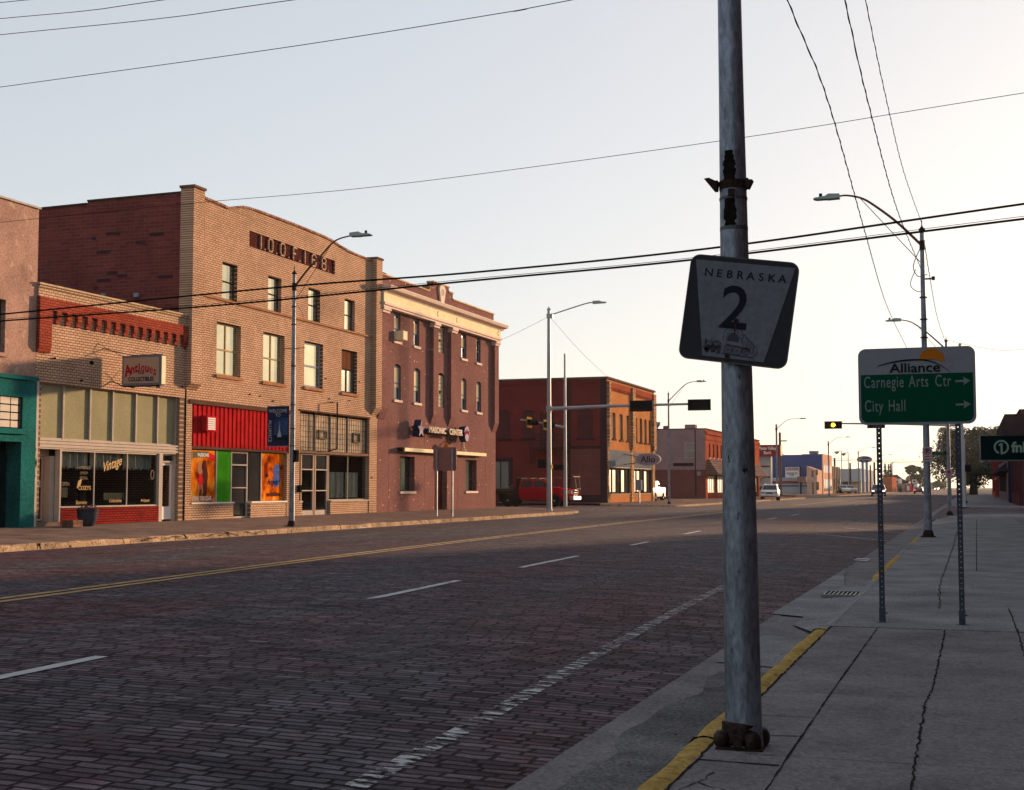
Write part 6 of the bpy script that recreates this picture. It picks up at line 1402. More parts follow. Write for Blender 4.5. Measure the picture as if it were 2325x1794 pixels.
m = MB(); m.prism([((XB0+XB1)/2+a, (za+zb)/2+b) for a, b in rrect(XB1-XB0, zb-za, .1)], 'y', 55.3, 55.306); m.build('sign_back', paint('dull_metal_back', (.23,.12,.115), .5, .3, var=.15), bk)
for px_ in (805, 970): x = PY(820+px_/4.6806, 1060, 55.26)[0]; B('post', galv, bk, (x-.035,x+.035,55.22,55.28,.17,zb-.1))

# ================================================================ vehicles
tyrem = paint('tyre_rubber', (.012,.012,.013), .85, var=.1); rimm = paint('alloy_rim', (.5,.5,.5), .3, .8, var=.1)
carglass = paint('tinted_car_glass', (.014,.017,.026), .1, 0, var=.05, bump=0, spec=.3); chrome = paint('chrome_trim', (.22,.22,.23), .4, .7, var=.05, bump=0)
headl = paint('headlamp_glass', (.3,.3,.29), .1, .3, bump=0); redl = paint('tail_lamp_red', (.35,.01,.01), .2, bump=0); ambl = paint('amber_marker', (.5,.15,.02), .2)
plastic = paint('black_bumper_plastic', (.02,.02,.022), .6)
def carpaint(name, c): return paint(name, c, .35, .0, var=.05, bump=.0, coat=.35)
def wheel(t, x, y, r, w, detail=True, side=1):
    m = MB(); prof = [(r*.62,-w/2),(r*.93,-w/2),(r,-w/2+.03),(r,w/2-.03),(r*.93,w/2),(r*.62,w/2)]
    vs = []; n = 20
    for rr, ww in prof:
        for k in range(n): a = 2*math.pi*k/n; vs.append((x+rr*math.cos(a), y+ww, r+rr*math.sin(a)))
    m.add(vs, [(i*n+k,i*n+(k+1)%n,(i+1)*n+(k+1)%n,(i+1)*n+k) for i in range(5) for k in range(n)]); o = m.build('wheel', tyrem, t, smooth=True, local=True)
    m = MB(); yo = y+side*w*.36
    m.cyl((x,yo-side*.04,r),(x,yo-side*.02,r), r*.63, n=18)
    for k in range(5):
        a = 2*math.pi*k/5+.3; d = Vector((math.cos(a),0,math.sin(a))); e = Vector((-math.sin(a),0,math.cos(a)))
        c = Vector((x,yo,r)); q = [c+d*r*.12-e*r*.10, c+d*r*.6-e*r*.15, c+d*r*.6+e*r*.15, c+d*r*.12+e*r*.10]; m.add([*q, *[p-Vector((0,side*.02,0)) for p in q]], [(0,1,2,3),(0,4,5,1),(2,6,7,3),(1,5,6,2)])
    m.cyl((x,yo-side*.02,r),(x,yo+side*.02,r), r*.16, n=10)
    ringp = [(x+r*.6*math.cos(2*math.pi*k/18), yo, r+r*.6*math.sin(2*math.pi*k/18)) for k in range(19)]; m.tube(ringp, .018, 5); m.build('rim', rimm, o, local=True)
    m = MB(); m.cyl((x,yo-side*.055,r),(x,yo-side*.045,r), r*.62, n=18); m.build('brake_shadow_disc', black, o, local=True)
def taper(m, poly, hw0, zb, k=.28, curve=None):
    """polygon (x,z) extruded sideways, narrowing above belt height zb"""
    f = lambda z: hw0-(max(0, z-zb))*k
    n = len(poly); m.add([(x,-f(z),z) for x, z in poly]+[(x,f(z),z) for x, z in poly], [tuple(range(n)), tuple(range(2*n-1,n-1,-1))]+[(i,n+i,n+(i+1)%n,(i+1)%n) for i in range(n)]); return f
def car(label, cat, name, pos, ang, pm, W, body, gh, zb, wins, wsc, rear, wheels, wr, head=None, tail=None, extra=None, group=None, gk=.28):
    t = thing(name, label, cat, pos, group, ang); hw = W/2
    m = MB(); m.prism(body, 'y', -hw, hw); bo = m.build('body', pm, t, bevel=.055, local=True, smooth=True)
    m = MB(); f = taper(m, gh, hw-.06, zb, gk); m.build('cabin', pm, t, bevel=.03, local=True, smooth=True)
    for s in (-1, 1):
        for w_ in wins:
            m = MB(); g = lambda z: s*(f(z)+.008); m.add([(x, g(z), z) for x, z in w_]+[(x, g(z)-s*.012, z) for x, z in w_], [tuple(range(len(w_)))]+[(i,(i+1)%len(w_),len(w_)+(i+1)%len(w_),len(w_)+i) for i in range(len(w_))]); m.build('side_window', carglass, t, local=True)
    for nm, q in (('windscreen', wsc), ('rear_window', rear)):
        if not q: continue
        (x0,z0),(x1,z1) = q; d = Vector((z1-z0,0,-(x1-x0))).normalized()*.012
        if (d.x > 0) != (nm == 'windscreen'): d = -d
        a = .07; m = MB(); m.add([(x0+d.x,-f(z0)+a,z0+d.z),(x0+d.x,f(z0)-a,z0+d.z),(x1+d.x,f(z1)-a,z1+d.z),(x1+d.x,-f(z1)+a,z1+d.z)], [(0,1,2,3)]); m.build(nm, carglass, t, local=True)
    for x in wheels:
        for s in (-1, 1):
            m = MB(); m.cyl((x,s*(hw-.14),wr),(x,s*(hw+.012),wr), wr*1.17, n=22); m.build('wheel_arch', black, t, local=True)
            wheel(t, x, s*(hw-.09), wr, .24, side=s)
    return t, f
def bxl(name, mat, t, *b, bevel=0):
    m = MB()
    for q in b: m.box(*q)
    return m.build(name, mat, t, local=True, bevel=bevel)
# red flatbed crew truck (faces +X, towards the street)
gz_ = .20; D = 88.0
tx = PY(1311, 1146, D)[0]
redp = paint('deep_red_car_paint', (.30,.006,.014), .5, 0, var=.06, bump=0)
body = [(-1.05,.62),(-.8,.42),(1.0,.42),(1.35,.42),(2.65,.45),(2.98,.5),(3.02,.85),(2.98,1.08),(2.86,1.2),(2.2,1.3),(1.52,1.36),(-1.05,1.36)]
gh = [(-1.03,1.35),(1.6,1.35),(.95,1.88),(.7,1.93),(-.75,1.95),(-.98,1.88)]
tk, f = car('deep red crew cab truck with a black flatbed parked on the cross street', 'truck', 'pickup_truck', (tx-2.95, D, gz_), 0, redp, 1.96, body, gh, 1.36,
    [[(-.88,1.34),(-.02,1.34),(-.02,1.86),(-.84,1.86)],[(.08,1.34),(1.32,1.34),(.86,1.82),(.68,1.87),(.08,1.87)]], [(1.56,1.40),(.98,1.86)], [(-1.02,1.42),(-.98,1.85)], (1.72,-1.9), .40)
tk.scale = (.92, .92, .92)
bxl('grille', chrome, tk, (3.0,3.07,-.45,.45,.78,1.18), bevel=.02); bxl('grille_bars', black, tk, (3.072,3.08,-.40,-.03,.82,.96),(3.072,3.08,.03,.40,.82,.96),(3.072,3.08,-.40,-.03,1.0,1.14),(3.072,3.08,.03,.40,1.0,1.14))
for s in (-1,1): bxl('headlight', headl, tk, (2.72,3.03,s*.95-.32 if s > 0 else -.985,.985 if s > 0 else -.63,.9,1.15), bevel=.03)
bxl('front_bumper', chrome, tk, (2.9,3.22,-1.0,1.0,.42,.72), bevel=.05)
m = MB()
for y_ in (-.5,.5): m.tube([(3.2,y_,.6),(3.3,y_,1.2),(3.15,y_,2.15)], .018, 6)
m.tube([(3.15,-.85,2.15),(3.15,.85,2.15)], .03, 6); m.tube([(3.15,-.85,2.15),(3.05,-.85,2.35)], .02, 6); m.tube([(3.15,.85,2.15),(3.05,.85,2.35)], .02, 6); m.tube([(3.3,-.5,1.25),(3.3,.5,1.25)], .02, 6); m.build('brush_guard', rustarm, tk, local=True)
m = MB()
for y_ in (-.75,.75): m.box(-1.3,3.0-.9,y_-.03,y_+.03,2.05,2.10)
for x_ in (-.9,-.2,.5): m.box(x_,x_+.05,-.75,.75,2.03,2.07)
for x_ in (-.9,.5): m.box(x_,x_+.04,-.74,-.7,1.9,2.05); m.box(x_,x_+.04,.7,.74,1.9,2.05)
m.build('ladder_rack', rustarm, tk, local=True)
bxl('headache_rack', black, tk, (-1.22,-1.14,-1.0,1.0,1.0,2.05)); bxl('flatbed', plastic, tk, (-4.4,-1.16,-1.1,1.1,1.02,1.14), bevel=.01); bxl('bed_rail', rust, tk, (-4.4,-1.16,-1.13,-1.102,.9,1.13)); bxl('stake_rail', black, tk, (-4.4,-1.24,-1.1,-1.05,1.17,1.24))
bxl('under_box', plastic, tk, (-1.45,-1.06,-.98,.98,.5,1.0)); bxl('mud_flap', plastic, tk, (-2.7,-2.65,-.95,.95,.3,1.0)); bxl('side_step', plastic, tk, (-.9,1.2,-1.02,-.9,.4,.48))
m = MB()
for x_, y_, z_ in ((-2.6,-.3,1.5),(-3.3,.2,1.4),(-2.1,.4,1.55)): m.tube([(x_-.5,y_,1.15),(x_+.1,y_+.2,z_)], .03, 5)
m.box(-3.0,-2.0,-.6,.6,1.14,1.3); m.build('cargo', dirtm, tk, local=True)
bxl('mirror', black, tk, (1.0,1.12,-1.2,-1.02,1.42,1.62), bevel=.02); bxl('mirror', black, tk, (1.0,1.12,1.02,1.2,1.42,1.62), bevel=.02)
bxl('door_seam', black, tk, (.03,.045,-.984,-.98,.5,1.34), (-.93,-.915,-.984,-.98,.5,1.34), (1.25,1.265,-.984,-.98,.5,1.34)); bxl('door_handle', black, tk, (-.6,-.42,-.995,-.981,1.18,1.22), (.6,.78,-.995,-.981,1.18,1.22) if False else (-1.2,-1.02,-.995,-.981,1.18,1.22))
# white pickup half hidden behind the corner building, heading right-away
cp = carpaint('white_car_paint', (.72,.70,.66)); g = PX(1499, 1134, -27.3); YW = 122.5
bodyp = [(-2.9,.5),(2.75,.45),(2.9,.6),(2.9,1.05),(2.75,1.2),(1.35,1.3),(-2.9,1.3)]; ghp = [(-.75,1.29),(1.4,1.29),(.75,1.84),(.4,1.88),(-.45,1.88),(-.7,1.8)]
wp, f = car('white pickup truck parked beyond the orange brick corner building', 'truck', 'pickup_truck', (-27.0, PX(1513,1130,-26.05)[1]-2.9, .16), R(-88), cp, 1.95, bodyp, ghp, 1.3,
    [[(-.5,1.34),(.3,1.34),(.3,1.78),(-.45,1.78)],[(.4,1.34),(1.05,1.34),(.65,1.76),(.4,1.78)]], [(1.36,1.34),(.78,1.82)], [(-.74,1.36),(-.7,1.78)], (1.85,-1.75), .4)
bxl('tailgate_trim', black, wp, (-2.93,-2.9,-.9,.9,.6,.64)); bxl('taillight', redl, wp, (-2.96,-2.88,-.97,-.85,.85,1.2), (-2.96,-2.88,.85,.97,.85,1.2)); bxl('bumper', chrome, wp, (-3.05,-2.88,-.95,.95,.45,.6)); bxl('mirror', black, wp, (.85,1.0,-1.18,-1.0,1.34,1.54), (.85,1.0,1.0,1.18,1.34,1.54)); bxl('bed_well', black, wp, (-2.8,-.85,-.85,.85,1.301,1.31))
# white SUV coming towards the camera
YU = 152; ux = PY(1680+505/7.28, 1135, YU)[0]
bodyu = [(-2.35,.45),(2.2,.4),(2.38,.55),(2.4,.95),(2.2,1.06),(1.2,1.14),(-2.3,1.16),(-2.42,.9)]; ghu = [(-2.28,1.15),(1.25,1.13),(.45,1.7),(.2,1.76),(-1.9,1.78),(-2.15,1.6)]
su, f = car('white sport utility vehicle driving at the left kerb before the bank', 'car', 'parked_car', (ux, YU, .02), R(-90+5), cp, 1.9, bodyu, ghu, 1.15,
    [[(-2.0,1.2),(-1.25,1.2),(-1.25,1.68),(-1.85,1.68)],[(-1.15,1.2),(-.3,1.2),(-.3,1.69),(-1.15,1.69)],[(-.2,1.2),(.85,1.2),(.35,1.64),(-.2,1.68)]], [(1.18,1.18),(.48,1.68)], [(-2.27,1.22),(-2.15,1.6)], (1.45,-1.45), .37)
bxl('grille', chrome, su, (2.40,2.43,-.42,.42,.72,.94)); bxl('grille_bars', black, su, (2.432,2.44,-.38,.38,.76,.82),(2.432,2.44,-.38,.38,.85,.9)); bxl('headlight', headl, su, (2.28,2.42,-.9,-.5,.78,.98)); bxl('headlight', headl, su, (2.28,2.42,.5,.9,.78,.98)); bxl('lower_grille', black, su, (2.39,2.42,-.45,.45,.48,.6)); bxl('mirror', black, su, (.75,.9,-1.13,-.95,1.2,1.36), (.75,.9,.95,1.13,1.2,1.36)); bxl('bumper', cp, su, (2.38,2.46,-.85,.85,.52,.7)); bxl('roof_rack', galv, su, (-1.8,.1,-.65,-.6,1.8,1.83), (-1.8,.1,.6,.65,1.8,1.83))
# oncoming dark vehicle
sc2 = bodyu; YD2 = 205.0; dx = PY(1995, 1124, YD2)[0]
su2, f = car('dark silver trimmed vehicle with lit headlights driving towards the camera behind the left sign post', 'car', 'parked_car', (dx, YD2, .12), R(-90+3), carpaint('dark_car_paint', (.03,.03,.04)), 2.0, bodyu, ghu, 1.15,
    [[(-2.0,1.2),(-.3,1.2),(-.3,1.69),(-1.85,1.68)],[(-.2,1.2),(.85,1.2),(.35,1.64),(-.2,1.68)]], [(1.18,1.18),(.48,1.68)], [(-2.27,1.22),(-2.15,1.6)], (1.45,-1.45), .42)
su2['label'] = 'dark oncoming vehicle with lit headlights behind the left perforated post'
bxl('grille', chrome, su2, (2.40,2.43,-.6,.6,.86,.93)); 
for s in (-1,1): bxl('headlight', emis('lit_headlamp', (1,.93,.8), 2.5), su2, (2.3,2.43,s*.75-.14,s*.75+.14,.76,.9))
bxl('mirror', black, su2, (.75,.9,-1.2,-.98,1.2,1.4), (.75,.9,.98,1.2,1.2,1.4))
YS3 = 300; sx3 = PY(2086, 1121, YS3)[0]
bods = [(-2.35,.4),(2.2,.35),(2.35,.5),(2.35,.8),(2.1,.92),(1.1,.98),(-1.7,1.05),(-2.35,1.0),(-2.42,.6)]; ghs = [(-2.0,1.03),(1.2,.97),(.4,1.42),(-.9,1.45)]
sd3, f = car('dark sedan seen from behind with a lit red tail lamp far up the street', 'car', 'parked_car', (sx3, YS3, .1), R(90), carpaint('dark_car_paint', (.03,.03,.04)), 1.85, bods, ghs, 1.0, [[(-1.5,1.06),(.7,1.04),(.3,1.36),(-.8,1.38)]], [(1.1,1.0),(.42,1.4)], [(-1.9,1.07),(-.95,1.42)], (1.4,-1.45), .33)
bxl('taillight', emis('tail_glow', (1,.03,.02), 1.2), sd3, (-2.44,-2.3,.55,.9,.72,.92)); bxl('taillight', redl, sd3, (-2.44,-2.3,-.9,-.55,.72,.92)); bxl('rear_panel', paint('pale_trunk', (.2,.24,.26)), sd3, (-2.2,-1.75,-.7,.7,1.03,1.06))
YS4 = 620; s4, f = car('tiny pale car with headlights on at the far end of the street', 'car', 'parked_car', (PY(2127,1112,YS4)[0], YS4, .1), R(-90), cp, 1.9, bods, ghs, 1.0, [], [(1.1,1.0),(.42,1.4)], None, (1.4,-1.45), .33)
for s in (-1,1): bxl('headlight', emis('lit_headlamp', (1,.93,.8), 2.5), s4, (2.3,2.42,s*.7-.2,s*.7+.2,.6,.85))
for i, (px_, Y_, lb) in enumerate(((1909, 285, 'white vehicle parked against the grey dealership wall'), (1925, 292, 'second pale vehicle parked at the dealership, beyond the white one'))):
    o, f = car(lb, 'car', 'parked_car', (PY(px_+2,1118,Y_)[0], Y_, .2), R(-60), cp if i == 0 else carpaint('silver_car_paint', (.4,.4,.42)), 1.9, bodyu, ghu, 1.15, [[(-2.0,1.2),(.85,1.2),(.35,1.64),(-1.85,1.68)]], [(1.18,1.18),(.48,1.68)], None, (1.45,-1.45), .37)
for i, (px_, Y_, lb) in enumerate(((2250, 330, 'pale blue car parked past the red building under the tree'), (2240, 345, 'grey car parked deeper in the shade beside the pale blue car'))):
    o, f = car(lb, 'car', 'parked_car', (PY(px_,1116,Y_)[0]+2.5, Y_, .15), R(-100), carpaint('pale_blue_car_paint', (.25,.3,.36)), 1.9, bods, ghs, 1.0, [[(-1.5,1.06),(.7,1.04),(.3,1.36),(-.8,1.38)]], [(1.1,1.0),(.42,1.4)], None, (1.4,-1.45), .33)

# ================================================================ right hand side
XR = 3.5
rb0 = thing('corner_shop_building', 'long low brick building beside the near sidewalk with flat parapet', 'building', (12, 30, .1))
m = MB(); m.box(XR+.01,32,-14,66,.1,8.2); m.build('wall', rbrick, rb0); B('coping', roofm, rb0, (XR-.05,32.1,-14.1,66.1,8.205,8.32))
for k in range(12):
    y_ = -10+k*6.2; o = B('display_window', windark, rb0, (XR-.02,XR+.005,y_,y_+4.2,.8,2.9)); B('upper_window', windark, rb0, (XR-.02,XR+.005,y_+.6,y_+1.8,4.8,6.6)); B('upper_window', windark, rb0, (XR-.02,XR+.005,y_+2.6,y_+3.8,4.8,6.6))
fb = thing('bank_blade_sign', 'dark green box sign with a circled number one hanging over the right sidewalk', 'sign', (2, 60, 2.6))
B('sign_box', paint('deep_bank_green', (.003,.014,.014), .35, var=.08), fb, (.42,3.5,60,60.4,2.62,3.62), bevel=.015); B('end_cap', galv, fb, (.375,.415,59.98,60.42,2.6,3.64)); B('lower_trim', galv, fb, (.42,3.5,60.1,60.3,2.56,2.615)); m = MB(); m.box(.36,.5,60.05,60.2,2.5,2.6); m.build('bracket', alu, fb)
sg_ = paint('pale_green_letters', (.22,.33,.27), .5, var=.05)
m = MB(); cx_, cz_, ro, ri = 1.235, 3.14, .30, .228; n = 32
m.add([(cx_+r_*math.cos(2*math.pi*i/n), 59.985, cz_+r_*math.sin(2*math.pi*i/n)) for r_ in (ro,ri) for i in range(n)], [(i,(i+1)%n,n+(i+1)%n,n+i) for i in range(n) if not (21 < i < 24)])
m.add([(cx_-.03,59.98,cz_-.29),(cx_+.05,59.98,cz_-.29),(cx_+.05,59.98,cz_+.165),(cx_-.03,59.98,cz_+.165),(cx_-.10,59.98,cz_+.10),(cx_-.10,59.98,cz_+.05),(cx_-.03,59.98,cz_+.07)], [(0,1,2,3),(3,4,5,6)])
m.build('circle_logo', sg_, fb); t_ = MB(); text(t_, 'fnbo', .42, (1.64,59.985,2.93), align='LEFT', bold=.035, sx=.95); t_.build('lettering', sg_, fb)
rwm = brick('purple_brick_front', (.12,.045,.045), (.09,.035,.04), (.05,.03,.03), 'x', rh=.085)
def rbld(label, y0, y1, h, mat, sm, depth=20, wins=(), name='brick_building'):
    t = thing(name, label, 'building', (XR+3, (y0+y1)/2, .1)); m = MB(); m.box(XR,XR+depth,y0,y1,.05,h); m.build('wall', mat, t); B('coping', roofm, t, (XR-.08,XR+depth,y0-.05,y1+.05,h+.005,h+.12))
    for a, b, c, d in wins: o = B('window', windark, t, (XR-.03,XR-.005,a,b,c,d)); m = MB(); m.box(XR-.09,XR-.005,a-.12,a-.002,c,d); m.box(XR-.09,XR-.005,b+.002,b+.12,c,d); m.build('frame', darkframe, o)
    return t
q1 = rbld('dark purple brick building with tall dark windows behind the green bank sign', 104, 124.5, 7.0, rwm, rwm, 26, [(105.5+k*3.8,108+k*3.8,1.1,3.1) for k in range(5)])
for k in range(6): B('pier', rwm, q1, (XR-.25,XR-.002,104.3+k*3.8,105.1+k*3.8,.1,6.8))
for k in range(5): B('bulkhead', redlowbrick_y, q1, (XR-.2,XR-.092,105.2+k*3.8,108.0+k*3.8,.1,1.05))
mq = MB(); mq.prism([(XR-1.25,5.05),(XR-1.3,6.3),(XR-1.1,6.75),(XR+.5,6.75),(XR+.5,5.05)], 'y', 103.4, 124.4); mq.build('marquee', paint('dark_marquee', (.035,.025,.03), .6), q1)
q2 = rbld('narrow navy fronted building between the purple brick and mauve ones', 124.6, 142.8, 5.3, paint('navy_front', (.015,.025,.06), .7), None, 22, name='shop_building')
B('pier', paint('navy_front', (.015,.025,.06)), q2, (XR-.35,XR-.002,124.7,128,.1,5.2)); B('awning', paint('dark_awning', (.03,.03,.04)), q2, (XR-1.1,XR-.002,129,142,2.9,3.2))
q3 = rbld('low mauve shop building with a dark canopy on the right side of the street', 143, 189, 4.4, paint('mauve_plaster', (.16,.11,.115), .8, var=.3), None, 22, [(150+k*9,155+k*9,1,3) for k in range(4)], name='shop_building')
m = MB(); m.prism([(XR-.01,4.0),(XR-1.0,3.2),(XR-1.0,3.0),(XR-.01,3.0)], 'y', 146, 188); m.build('canopy', paint('dark_awning', (.03,.03,.04)), q3)
q4 = rbld('plain red walled building at the end of the right sidewalk', 190, 250, 5.9, paint('plain_red_wall', (.12,.02,.02), .8, var=.3), None, 22)
B('wall_sign', paint('faint_wall_sign', (.32,.12,.1)), q4, (XR-.05,XR-.003,205,222,2.6,2.9)); ph = thing('fire_hydrant', 'small orange hydrant at the foot of the plain red wall', 'hydrant', (2.9, 186, .12)); m = MB(); m.lathe((2.9,186,.12), [(.2,0),(.2,.06),(.14,.08),(.13,.6),(.17,.64),(.15,.75),(.04,.85)], 10); m.build('barrel', paint('hydrant_orange', (.5,.12,.02)), ph); m = MB(); m.cyl((2.65,186,.55),(3.15,186,.55), .07, n=8); m.build('outlets', paint('hydrant_orange', (.5,.12,.02)), ph)

# ================================================================ trees
barkm = paint('dark_bark', (.05,.035,.025), .95, var=.5, scale=5, bump=1, fine=20)
def leafmat(name, c1, c2):
    if name in MATS: return MATS[name]
    m, nt, b = newmat(name); co = coords(nt); n1 = noise(nt, co, .7, 5, .7); n2 = noise(nt, co, 7, 3)
    f = ramp(nt, n1.outputs[0], [(.35, 0), (.65, 1)]); k = ramp(nt, n2.outputs[0], [(.3, .6), (.7, 1.3)])
    nt.links.new(mixc(nt, 1, mixc(nt, f.outputs[0], c1, c2), k.outputs[0], 'MULTIPLY'), b.inputs['Base Color']); b.inputs['Roughness'].default_value = .6
    b.inputs['Transmission Weight'].default_value = 0; b.inputs['Subsurface Weight'].default_value = 0
    MATS[name] = m; return m
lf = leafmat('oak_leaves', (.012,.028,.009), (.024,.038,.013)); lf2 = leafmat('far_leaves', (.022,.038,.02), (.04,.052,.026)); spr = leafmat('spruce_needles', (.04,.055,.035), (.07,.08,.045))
def tree(name, label, cat, x, y, z, h, rx_, rz_, n, ls, mat, seed=1, trunk=.3, clumps=26, squash=1., group=None, cz=None, gap=.8):
    t = thing(name, label, cat, (x,y,z), group); rs = random.Random(seed); cz = cz or (z+h-rz_)
    cl = []
    for k in range(clumps):
        while True:
            p = Vector((rs.uniform(-1,1), rs.uniform(-1,1), rs.uniform(-1,1)))
            if .35 < p.length < 1: break
        cl.append((Vector((x+p.x*rx_*.85, y+p.y*rx_*.85, cz+p.z*rz_*.85)), rs.uniform(.2,.42)*rx_))
    m = MB(); m.tube([(x,y,z),(x+.1,y,z+h*.18),(x-.05,y,cz-rz_*.3),(x,y,cz+rz_*.4)], [trunk,trunk*.8,trunk*.55,trunk*.15], 9); m.build('trunk', barkm, t, smooth=True)
    m = MB()
    for c, r in cl[:16]: a = Vector((x,y,z+h*rs.uniform(.2,.5))); m.tube(smooth([a, a.lerp(c,.5)+Vector((0,0,-.05*h)), c], 3), [trunk*.35*(1-i/8) for i in range(7)], 5)
    m.build('limbs', barkm, t)
    m = MB()
    for c, r in cl:
        for q in range(int(n/clumps)):
            d = Vector((rs.gauss(0,1), rs.gauss(0,1), rs.gauss(0,1))).normalized(); rr = r*(rs.random()**.45)
            p = c+Vector((d.x*rr, d.y*rr, d.z*rr*.62)); p.z = max(p.z, z+h*.09)
            u = Vector((rs.gauss(0,1), rs.gauss(0,1), rs.gauss(0,.6))).normalized(); v = u.cross(Vector((rs.gauss(0,1), rs.gauss(0,1), rs.gauss(0,1)))).normalized(); s_ = ls*rs.uniform(.5,1.4)
            m.add([p-u*s_, p+v*s_*.5, p+u*s_, p-v*s_*.5], [(0,1,2,3)])
    m.keep = True; m.build('crown', mat, t); return t
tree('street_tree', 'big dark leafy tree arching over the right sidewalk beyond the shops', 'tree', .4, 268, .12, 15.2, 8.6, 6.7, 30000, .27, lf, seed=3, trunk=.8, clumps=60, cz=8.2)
tree('street_tree', 'smaller tree behind the big one on the right', 'tree', 7.5, 285, .12, 12, 6.5, 4.9, 12000, .26, lf, seed=8, trunk=.4, clumps=22, cz=7)
def tz(px, py, Y): return PY(px, py, Y)
for i, (px_, py_, Y_, h_, w_) in enumerate(((2010.5,1053,430,9.5,2.2),(2018.5,1054,432,9.2,1.7),(2023.5,1053,428,9.6,1.6))):
    p = tz(px_, 1110, Y_); t = thing('spruce_tree', ['broad based spruce, first of three beyond the dealership','middle of three thin spruces beyond the dealership','third spruce, right of the other two, beyond the dealership'][i], 'tree', (p[0], Y_, 0), 'spruces beyond the dealership')
    top_ = tz(px_, py_, Y_)[2]; m = MB(); m.cyl((p[0],Y_,0),(p[0],Y_,top_*.9), .2, .05, 6); m.build('trunk', barkm, t); m = MB(); rs = random.Random(i+3)
    for q in range(900):
        u = rs.random(); zz_ = 1+(top_-1)*u; r_ = w_*(1-u)*1.1*(.6+.4*math.sin(zz_*5))*rs.uniform(.6,1); a = rs.uniform(0,6.28); c = Vector((p[0]+r_*math.cos(a), Y_+r_*math.sin(a), zz_)); d = Vector((math.cos(a),math.sin(a),-.4))*.35; e = Vector((-math.sin(a),math.cos(a),0))*.14
        m.add([c-d, c+e, c+d, c-e], [(0,1,2,3)])
    m.keep = True; m.build('crown', spr, t)
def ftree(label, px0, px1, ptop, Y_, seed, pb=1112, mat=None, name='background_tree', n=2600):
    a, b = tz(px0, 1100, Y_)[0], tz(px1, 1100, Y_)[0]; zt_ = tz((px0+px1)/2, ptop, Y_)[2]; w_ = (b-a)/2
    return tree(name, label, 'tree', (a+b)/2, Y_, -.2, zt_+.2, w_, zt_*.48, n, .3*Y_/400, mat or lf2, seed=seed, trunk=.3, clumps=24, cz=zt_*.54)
ftree('round broad tree crown far behind the railway crossing', 2044, 2098, 1050, 460, 5, n=6000)
ftree('lower shoulder of foliage right of the broad far tree', 2084, 2104, 1064, 470, 6)
ftree('low green clump at the vanishing end of the street', 2118, 2143, 1091, 700, 7)
ftree('thin hazy tree touching the green clump at the street end', 2134, 2152, 1087, 760, 9, n=1200)
ftree('dark bushy tree left of the roofs beyond the spruces', 2004, 2034, 1071, 440, 10)
ftree('tree showing over the blue wall beside the bank sign', 1752, 1800, 1022, 330, 11)
ftree('small tree left of the bank sign post', 1745, 1775, 1040, 320, 12, n=1500)

# ================================================================ far left side of the street
def fb_(label, px0, px1, pyt, Y_, mat, cat='building', name='small_building', depth=12, extra=None):
    a, b = tz(px0,1108,Y_)[0], tz(px1,1108,Y_)[0]; z_ = tz((px0+px1)/2,pyt,Y_)[2]; t = thing(name, label, cat, ((a+b)/2,Y_,0)); m = MB(); m.box(a,b,Y_,Y_+depth,-.1,z_); m.build('wall', mat, t); return t, a, b, z_
ob = paint('far_orange_brick', (.36,.11,.06), .8)
t, a, b, z_ = fb_('far orange brick building past the spruces', 2005, 2023, 1082, 395, ob); B('front_wall', ob, t, (b+.001,b+.3,395,420,0,z_-.1)); B('roof_edge', black, t, (a-.1,b+.35,394.9,420.1,z_+.005,z_+.2)); B('door', paint('tan_door', (.5,.3,.15)), t, (b+.302,b+.35,397,400,0,2.2), (b+.302,b+.35,404,407,0,2.2))
t, a, b, z_ = fb_('distant white and red roadside sign canopy', 2024, 2044, 1087, 440, whitep); B('red_panel', paint('bank_red', (.25,.012,.02)), t, (a+.3,a+2,439.9,439.99,z_-1.4,z_-.6)); B('dark_opening', dark_in, t, (a+.2,b-.2,439.9,439.98,0,z_-1.6))
dr_m = paint('slate_roof', (.05,.055,.08), .8)
t, a, b, z_ = fb_('dark slate roofed house among the far trees', 2018, 2048, 1090, 520, paint('far_grey_wall', (.2,.2,.22))); m = MB(); m.prism([(a-1,z_),(b+1,z_),(b-4,z_+1.7),(a+3,z_+2.0)], 'y', 519, 532); m.build('roof', dr_m, t); B('chimney', rust, t, (b-6,b-5,522,523,z_+1.6,z_+3))
t, a, b, z_ = fb_('small grey shed left of the far sedan', 2036, 2056, 1098, 430, paint('far_grey_wall', (.2,.2,.22))); B('poster', paint('tan_door', (.5,.3,.15)), t, (b-2.2,b-.4,429.9,429.98,1.2,2.4)); B('opening', dark_in, t, (a+.4,a+1.5,429.9,429.98,0,2))
t, a, b, z_ = fb_('red and white vending kiosk beside the far street', 2056, 2066, 1100, 410, paint('bank_red', (.25,.012,.02))); B('white_panel', whitep, t, (b-.9,b-.1,409.9,409.98,.5,2))
for lb, px_, pt, pb_, w_, mt in (('white pole sign with dark oval near the far trees', 2076, 1089, 1097, 10, whitep), ('pale pole sign under the white oval sign', 2079, 1100, 1105, 7, whitep), ('small round red sign in front of the far trees', 2061, 1088, 1094, 6, paint('bank_red', (.25,.012,.02)))):
    Y_ = 415; p0 = tz(px_-w_/2, pb_, Y_); p1 = tz(px_+w_/2, pt, Y_); t = thing('pole_sign', lb, 'sign', (p0[0]+.5,Y_,0)); B('board', mt, t, (p0[0],p1[0],Y_,Y_+.3,p0[2],p1[2])); B('post', galv, t, ((p0[0]+p1[0])/2-.1,(p0[0]+p1[0])/2+.1,Y_+.31,Y_+.5,0,p1[2]))
    if 'oval' in lb and w_ == 10: B('mark', navy, t, (p0[0]+.3,p1[0]-.3,Y_-.05,Y_-.002,p0[2]+.25,p1[2]-.25))
